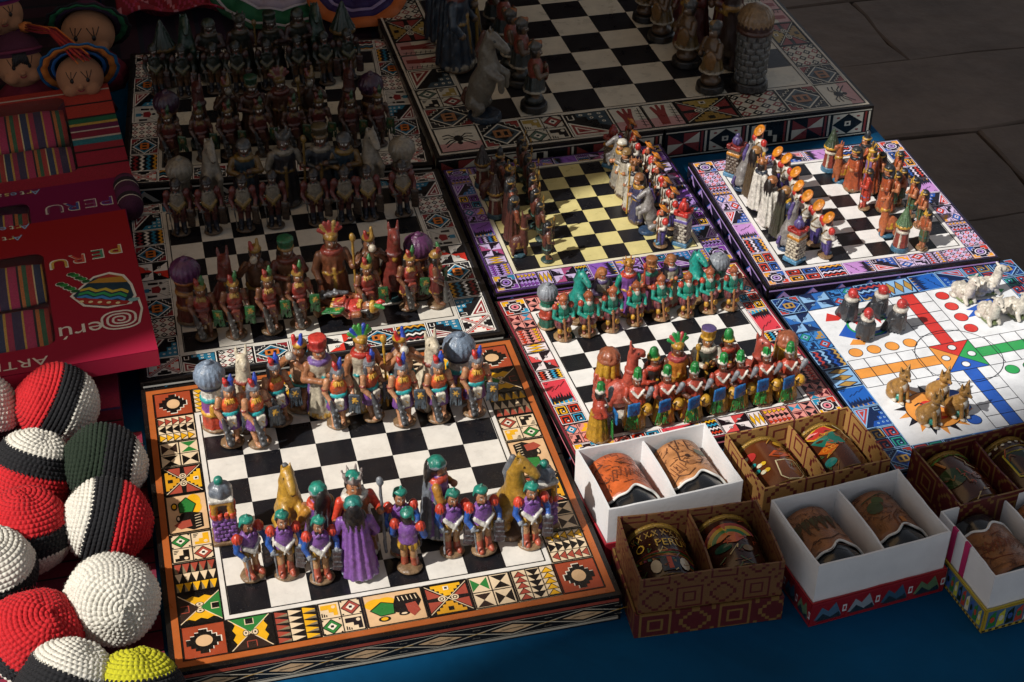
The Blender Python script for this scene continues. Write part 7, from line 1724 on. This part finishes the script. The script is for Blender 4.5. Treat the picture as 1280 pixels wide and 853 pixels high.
POU = [('#3a2a5a', 3), ('#c9a03a', .6), ('#b81f5e', 3), ('#1a1420', .8), ('#c9702c', 1.2), ('#2f6a4a', 1.5), ('#b8302c', 2), ('#d8c89a', .5), ('#2a3a6a', 2.5), ('#c9a03a', .8), ('#a81f50', 2)]
POU = [(dimhex(c, 1.05), w) for c, w in POU]
g1b, g1f = at(155, 262, .035), at(197.5, 437, .035)
G1, D1 = gift_box('gift_box', g1b, g1f, .30, .017, .035, grad_mat('red_card', '#9c1838', '#96161a', .0, .22), 'red gift box with woven hat emblem, Perú logo and clear window', (-.27, -.083, .034, .186), [(POU, .05), (POU, .047)], R_(3.5))
def emblem(root, x, y, z, s):
    P = Print({}); ca, sa = math.cos(-.35), math.sin(-.35); q = lambda pts: [((a*ca-b*sa)*s*.95, (a*sa+b*ca)*s*.95) for a, b in pts]
    hat = [(-.9, -.25), (-.75, .15), (-.5, .75), (-.1, 1.0), (.35, .9), (.7, .45), (.95, -.1), (.9, -.5), (.3, -.75), (-.4, -.7)]
    P.poly(q([(a*1.1, b*1.12) for a, b in hat]), '#e8e0d2', 1); P.poly(q(hat), '#1a3a4a', 2)
    P.poly(q([(-.62, .45), (-.1, 1.0), (.35, .9), (.6, .6)]), '#b8862c', 3); P.poly(q([(-.5, .7), (-.1, .98), (.3, .88)]), '#a82c28', 4)
    zz = lambda yb, h: [(-.75+.25*i, yb+(h if i % 2 else 0)) for i in range(7)]
    for yb, col in ((.12, '#c9b03a'), (-.1, '#2f9a5a'), (-.3, '#3a8ac8')):
        up = zz(yb, .13); P.poly(q(up+[(a, b_-.14) for a, b_ in up[::-1]]), col, 3)
    P.poly(q([(-.85, -.35), (.9, -.42), (.85, -.6), (.3, -.72), (-.4, -.68)]), '#a82c28', 4)
    for i in range(5): (tx, ty), = q([(-.55+.28*i, -.55)]); P.oval(tx, ty, .07*s, .06*s, '#e8d8a0', 5, 8)
    for x0_, y0_ in ((-.9, .0), (-.7, .55)):
        for i in range(5): (tx, ty), = q([(x0_-.14*i, y0_+.09*i+.03*(i % 2))]); P.oval(tx, ty, .15*s, .11*s, '#e8e0d2', 1, 8); P.oval(tx, ty, .12*s, .085*s, '#2f8a3a' if i % 2 else '#1c5a28', 5, 8)
    (tx, ty), = q([(1.0, -.35)]); P.oval(tx, ty, .16*s, .1*s, '#8ab8b8', 5, 8)
    P.m.build('hat_emblem', PAPER, root, loc=(x, y, z))
    # spiral initial and the rest of the word
    L = Print({}); pts = []
    for i in range(80):
        a = i*.27; r = (.08+.0118*i)*s*.9; sq = 1+.12*abs(math.sin(2*a)); pts.append((r*sq*math.cos(a), r*sq*math.sin(a)*.85))
    pts = [(-a_*.62, -b2*.62) for a_, b2 in pts]
    k = max(range(60, 80), key=lambda i: pts[i][0]); pts = pts[:k+1]+[(.66*s, .35*s), (.62*s, .95*s)]
    L.pl(pts, .07*s, '#e8ded0', 1); L.m.build('logo_spiral', PAPER, root, loc=(x+.30*s, y-1.5*s, z))
    text_part('logo_lettering', 'erú', .95*s, root, x-.18*s, y-1.42*s, z, R_(180), '#e8ded0')
TH1 = .0173
def loc_in(root, px, py, z):
    X = Vector(at(px, py, z))-root.location; return Matrix.Rotation(-root.rotation_euler.z, 3, 'Z')@X
def letters(root, word, pts, z, size, cols, out):
    for ch, (px, py), c in zip(word, pts, cols):
        q = loc_in(root, px, py, z); text_part('letter_outline', ch, size*1.2, root, q.x+size*.07, q.y+size*.07, TH1-.0001, R_(180), out, sx=1.25); text_part('letter', ch, size, root, q.x, q.y, TH1+.0001, R_(180), c, sx=1.25)
q = loc_in(G1, 130, 366, .035); emblem(G1, q.x, q.y, TH1, .031)
letters(G1, 'PERU', [(152, 306), (130, 312), (107, 318), (85, 324)], .035, .0195, ['#c9a24a', '#4a8a6a', '#c8523c', '#c9a24a'], '#e4dccb')
q = loc_in(G1, 60, 445, .035); text_part('lettering', 'ARTESANIA', .017, G1, q.x, q.y, TH1, R_(180), '#e0cfc0', sx=1.2)
for px, py in ((37, 280), (28, 294)):
    for i, ch in enumerate('Artesania'): q = loc_in(G1, px-9.5*i, py+1.2*i, .035); text_part('lettering', ch, .0125, G1, q.x, q.y, TH1, R_(180), ['#8ab0d0', '#d8c87a', '#d0d8c0'][i % 3], sx=1.2)
g2b = at(149, 221, .0175); g2f = (g2b[0]+.012, g2b[1]-.225)
G2, D2 = gift_box('gift_box', g2b, g2f, .30, .017, .0175, grad_mat('magenta_card', '#96162a', '#781444', .05, .15), 'magenta gift box with decorated PERU letters, partly under the red box', (-.27, -.092, .05, .20), [(POU, .05), (POU, .047)], R_(3.2))
letters(G2, 'PERU', [(141, 246), (121, 249), (100, 253), (79, 256)], .0175, .020, ['#6a3a8a', '#8a3a6a', '#3a4a8a', '#7a3a5a'], '#cfc6ba')
for i, ch in enumerate('Artesania'): q = loc_in(G2, 50-9.5*i, 237+1.2*i, .0175); text_part('lettering', ch, .0125, G2, q.x, q.y, TH1, R_(180), ['#8ab0d0', '#d8c87a', '#d0d8c0'][i % 3], sx=1.2)
g3b = at(142, 103, .006); g3f = at(166, 222, .006)
WEAVE3 = [('#a8203a', 5), ('#180c14', .6), ('#a8203a', 4), ('#180c14', .5), ('#a02838', 2), ('#2a7a86', 1.6), ('#c9c0b0', .6), ('#8a1c3a', 2), ('#cfc6b8', .4), ('#6a1c4a', 1.5), ('#c9a24a', .8), ('#1f6a4a', 1.5), ('#180c14', .6), ('#b8382c', 4), ('#180c14', .5), ('#b8382c', 4), ('#cfc6b8', .3), ('#b8382c', 3), ('#180c14', .5)]
G3, D3 = gift_box('gift_box', g3b, g3f, .32, .032, .006, stripe_mat('striped_card', WEAVE3, .235, 'y', .6), 'gift box covered in striped woven cloth, window showing pouches, below the dolls', (-.29, -.052, .03, .205), [(POU, .044), (POU, .05)], R_(4))
# stitched hanging roll beside it
m = MB(); m.lathe([(0, 0), (.011, .001), (.013, .01), (.013, .05), (.011, .06), (0, .061)], 20); o = m.build('cloth_roll', stripe_mat('roll_weave', [('#4a1a3a', 3), ('#cfc6b8', .5), ('#22161e', 2), ('#5a1f48', 3)], .03, 'z'), None, True)
X = at(163, 246, .013); o.location = (X[0], X[1]-.03, .0135); o.rotation_euler = (R_(-90), 0, R_(4)); tag(o, 'small dark purple cloth roll beside the striped gift box', 'cloth roll')

soft_slab('dark_blanket', -.55, -.048, .60, 1.22, TABLE_Z, TABLE_Z+.004, stripe_mat('dark_weave', [('#2a1220', 5), ('#140a10', 2), ('#3a1526', 4), ('#141420', 1)], .09, 'y'), 'very dark blanket under the dolls', 'blanket', .002)
soft_slab('folded_cloth', -.045, .30, .955, 1.22, TABLE_Z, TABLE_Z+.02, stripe_mat('plum_weave', [('#2a1230', 5), ('#161020', 2), ('#3a1a2a', 4), ('#1a2030', 1)], .07, 'x'), 'folded plum cloth under the doll skirts', 'cloth', .008)
# ---------------------------------------------------------------- cloth dolls
SKIN = mat('#a87655', .85, 'doll_cloth', .3, 1500, .08)
def doll(px, py, z, r, look, label, hat, fringe=None, brow=False, body='#7a1f34'):
    C = at(px, py, z); root = empty('cloth_doll', (C[0], C[1], TABLE_Z)); tag(root, label, 'doll', None)
    zc = z-TABLE_Z
    f = Fig(); f.k = .05; f.el((0, 0, 0), (1, .92, .95), '#c08a68'); f.el((0, -.93, -.22), (.13, .1, .11), '#c08a68'); f.el((-.45, -.6, -.4), (.35, .3, .3), '#c58a6e'); f.el((.45, -.6, -.4), (.35, .3, .3), '#c58a6e')
    for pt, V, Q, ci, names in f.build(.055):
        m = MB(); m.grid([tuple(v*r) for v in V], [tuple(q) for q in Q.tolist()]); hd = m.build('head', SKIN, root, True)
    hd.location = (0, 0, zc); hd.rotation_euler = (R_(look[0]), 0, R_(look[1]))
    def sf(u, v, lift=.012): 
        n = Vector((math.sin(u)*math.cos(v), -math.cos(u)*math.cos(v), math.sin(v))); return Vector((n.x*(1+lift), n.y*(.92+lift), n.z*(.95+lift)))*r
    for s in (-1, 1):
        e = MB(); c = sf(s*.34, .05); e.lathe([(0, -.02*r), (.085*r, -.01*r), (.075*r, .02*r), (0, .035*r)], 12, sy=1.25); eo = e.build('eye', mat('#0f0b0c', .5, 'thread'), hd, True, loc=c); eo.rotation_euler = (c.to_track_quat('Z', 'Y')).to_euler()
        for k in (-.22, 0, .22):
            l = MB(); l.tube([sf(s*.36+k*.3, .14), sf(s*.36+k*.75, .30), sf(s*.36+k*1.2, .46)], .016*r, 5); l.build('lash', mat('#0f0b0c', .5, 'thread'), hd, True)
    l = MB(); l.tube([sf(-.14, -.36, .05), sf(-.07, -.43, .04), sf(0, -.46, .03), sf(.07, -.43, .04), sf(.14, -.36, .05)], .028*r, 6); l.build('mouth', mat('#8a2430', .6, 'thread'), hd, True)
    if fringe:
        for i in range(9):
            u = -.28+.07*i; l = MB(); l.tube([sf(u*.6, 1.0, .06), sf(u, .6, .07), sf(u*1.05, .22-.04*abs(4-i), .05)], [.05*r, .06*r, .03*r], 6); l.build('hair_strand', mat('#100c0e', .6, 'hair_yarn'), hd, True)
    # body: gathered dress below
    b = MB(); b.lathe([(0, 0), (r*1.3, 0), (r*1.15, max(zc-r*1.0, .004)*.6), (r*.6, max(zc-r*.75, .006)), (0, max(zc-r*.7, .007))], 28, flute=(9, .06)); b.build('dress', mat(body, .9, 'dress_cloth', .3, 900), root, True)
    hat(root, zc, r, hd)
    return root
def brim(cols, tilt, R0=1.0, R1=1.75, wav=.06, dz=.35, cap='#1f2a3a', scal=14):
    def fn(root, zc, r, hd):
        n = 56; K = len(cols); base = MB()
        h = empty('hat', (0, .25*r, dz*r), 0, hd); h.rotation_euler = (R_(tilt), 0, 0)
        # cap
        c = MB(); c.lathe([(R0*r*1.02, 0), (R0*r*.98, .35*r), (R0*r*.6, .7*r), (0, .78*r)], 28, flute=(7, .02)); c.build('crown', mat(cap, .85, 'hat_cloth', .3, 900), h, True)
        for k, (col, w) in enumerate(cols):
            ra = R0+(R1-R0)*sum(x[1] for x in cols[:k])/sum(x[1] for x in cols); rb = R0+(R1-R0)*sum(x[1] for x in cols[:k+1])/sum(x[1] for x in cols)
            m = MB(); V = []
            for i in range(n):
                a = 6.2832*i/n; wv = wav*math.sin(scal*a)
                for rr in (ra, rb): q = (rr-R0)/(R1-R0); V.append((rr*r*math.cos(a)*(1+.02*q*math.sin(scal*a)), rr*r*math.sin(a), r*(wv*q-.1*q*q)))
            m.grid(V, [(2*i, 2*i+1, 2*((i+1) % n)+1, 2*((i+1) % n)) for i in range(n)]); o = m.build('brim_band', mat(col, .8, 'ribbon', .25, 900), h, True); so = o.modifiers.new('solid', 'SOLIDIFY'); so.thickness = .0015
        h.name = 'hat'
    return fn
def knit(col, col2):
    def fn(root, zc, r, hd):
        m = MB(); m.lathe([(1.03*r, .25*r), (1.05*r, .45*r), (.85*r, .85*r), (.4*r, 1.15*r), (0, 1.25*r)], 28); m.build('knit_cap', mat(col, .9, 'knit', .6, 700), hd, True, loc=(0, .22*r, .22*r))
        m = MB(); m.tube([(1.04*r*math.cos(t), (.22+.14*math.cos(t-1.57))*r+1.0*r*math.sin(t), (.62-.1*math.sin(t))*r) for t in np.linspace(0, 6.2832, 40)], .075*r, 8); m.build('cap_band', mat(col2, .9, 'knit', .6, 700), hd, True)
    return fn
doll(25, 82, .022, .0265, (-18, 8), 'cloth doll with black fringe and maroon knitted cap above the striped gift box', knit('#4a1830', '#6a2440'), True)
doll(100, 96, .018, .0265, (-12, 0), 'cloth doll with teal hat and blue and orange brim above the striped gift box', brim([('#1c5a9a', .25), ('#10182c', .2), ('#c9742c', .45), ('#1a5a8a', .2)], -52, 1.0, 1.72, .05, .38, '#123a52'))
doll(110, 42, .033, .031, (-10, -8), 'larger cloth doll with long lashes and purple and green hat, behind the teal-hatted one', brim([('#2a1430', .5), ('#1f6a44', .5), ('#141018', .3)], -48, 1.0, 1.6, .05, .3, '#4a1436'))
doll(0, 18, .03, .027, (-15, 12), 'cloth doll with magenta and blue knitted cap behind the black-fringed doll', knit('#7a1450', '#2a3a6a'), None, body='#5a1a44')
# yarn tassel lying across the dolls
t0, t1 = at(32, 34, .055), at(102, 72, .052); ts = empty('yarn_tassel', (t0[0], t0[1], .03)); tag(ts, 'orange red yarn tassel hanging across the teal-hatted doll', 'tassel')
rt = random.Random(2)
for i in range(26):
    o1 = Vector((rt.uniform(-.004, .004), rt.uniform(-.004, .004), rt.uniform(-.003, .003))); o2 = Vector((rt.uniform(-.010, .010), rt.uniform(-.008, .008), rt.uniform(-.004, .004)))
    A = Vector(t0)-ts.location; Bq = Vector(t1)-ts.location; mid = (A+Bq)/2+Vector((0, .004, .012)); l = MB(); l.tube([A+o1, A*.7+Bq*.3+o1+Vector((0, 0, .008)), mid+(o1+o2)/2, Bq+o2], .0009, 5)
    l.build('yarn_strand', mat(rt.choice(['#b8421c', '#a82c24', '#8a1c24', '#c96a24', '#9a2a3a']), .85, 'yarn'), ts, True)
l = MB(); l.lathe([(0, -.006), (.007, -.004), (.008, .003), (0, .007)], 14); l.build('tassel_knot', mat('#b8682c', .85, 'yarn'), ts, True, loc=Vector(t0)-ts.location)
# crumpled patterned shawl
def shawl():
    n, mm = 46, 30; A = at(172, 48, -.02); V = []; F = []; cs = []
    for j in range(mm+1):
        for i in range(n+1):
            u, v = i/n, j/mm; x = A[0]-.02+.13*u; y = A[1]-.01+.13*v
            V.append((x, y, .004+.028*(.5+.5*math.sin(u*9+v*4))*(.4+.6*v)+.012*math.sin(v*11+u*3)+.01*v))
    m = MB(); m.grid(V, [(j*(n+1)+i, j*(n+1)+i+1, (j+1)*(n+1)+i+1, (j+1)*(n+1)+i) for j in range(mm) for i in range(n)])
    for k in range(len(m.f)):
        i, j = k % n, k//n; a = (i//2+j//2) % 4; b2 = (abs((i % 12)-6)+abs((j % 12)-6))
        m.c[k] = lin('#b0385a' if b2 in (3, 6) else '#8a1f2c' if a else '#c9808a' if b2 > 8 else '#a82430')
    o = m.build('woven_shawl', attr_mat('shawl_weave', .85, .2, 500, .5, 1200), None, True); so = o.modifiers.new('solid', 'SOLIDIFY'); so.thickness = .002; tag(o, 'crumpled crimson shawl with pale diamond weave behind the shaded board', 'shawl')
shawl()
def skirt(px, py, z, R, cols, tilt, label, seg=12, rot=0):
    C = at(px, py, z); root = empty('doll_skirt', (C[0], C[1], z)); root.rotation_euler = (R_(tilt), 0, R_(rot)); tag(root, label, 'skirt')
    n = 72; tot = sum(w for _, w in cols); p = 0
    for col, w in cols:
        ra, rb = p/tot, (p+w)/tot; p += w; m = MB(); V = []
        for i in range(n):
            a = 6.2832*i/n; wv = abs(math.sin(seg*a/2))
            for q in (ra, rb): V.append((R*q*math.cos(a)*(1+.05*q*wv), R*q*math.sin(a)*(1+.05*q*wv), R*(.38*(1-q)+.10*q*wv)))
        m.grid(V, [(2*i, 2*i+1, 2*((i+1) % n)+1, 2*((i+1) % n)) for i in range(n)]); o = m.build('ribbon_band', mat(col, .75, 'satin', .2, 900), root, True); so = o.modifiers.new('solid', 'SOLIDIFY'); so.thickness = .0012
skirt(345, -18, .02, .085, [('#7a5a1c', 2), ('#3a5a2a', .8), ('#8a2c24', .8), ('#1f3a6a', .5), ('#a89aa8', 1.3), ('#b8b0b8', .3), ('#145c38', 1.6), ('#a8a0a0', .3), ('#10482c', .6)], 18, 'round doll skirt with lilac and green satin bands behind the shaded board')
skirt(445, -8, .022, .062, [('#c9702c', 1), ('#2f1a5a', 1.2), ('#6a5a8a', .6), ('#2a1450', 1.2), ('#8a7aa0', .4), ('#2a1450', .8), ('#b8602a', 1.4)], 20, 'round doll skirt with purple stripes and orange hem beside the largest board', 10)
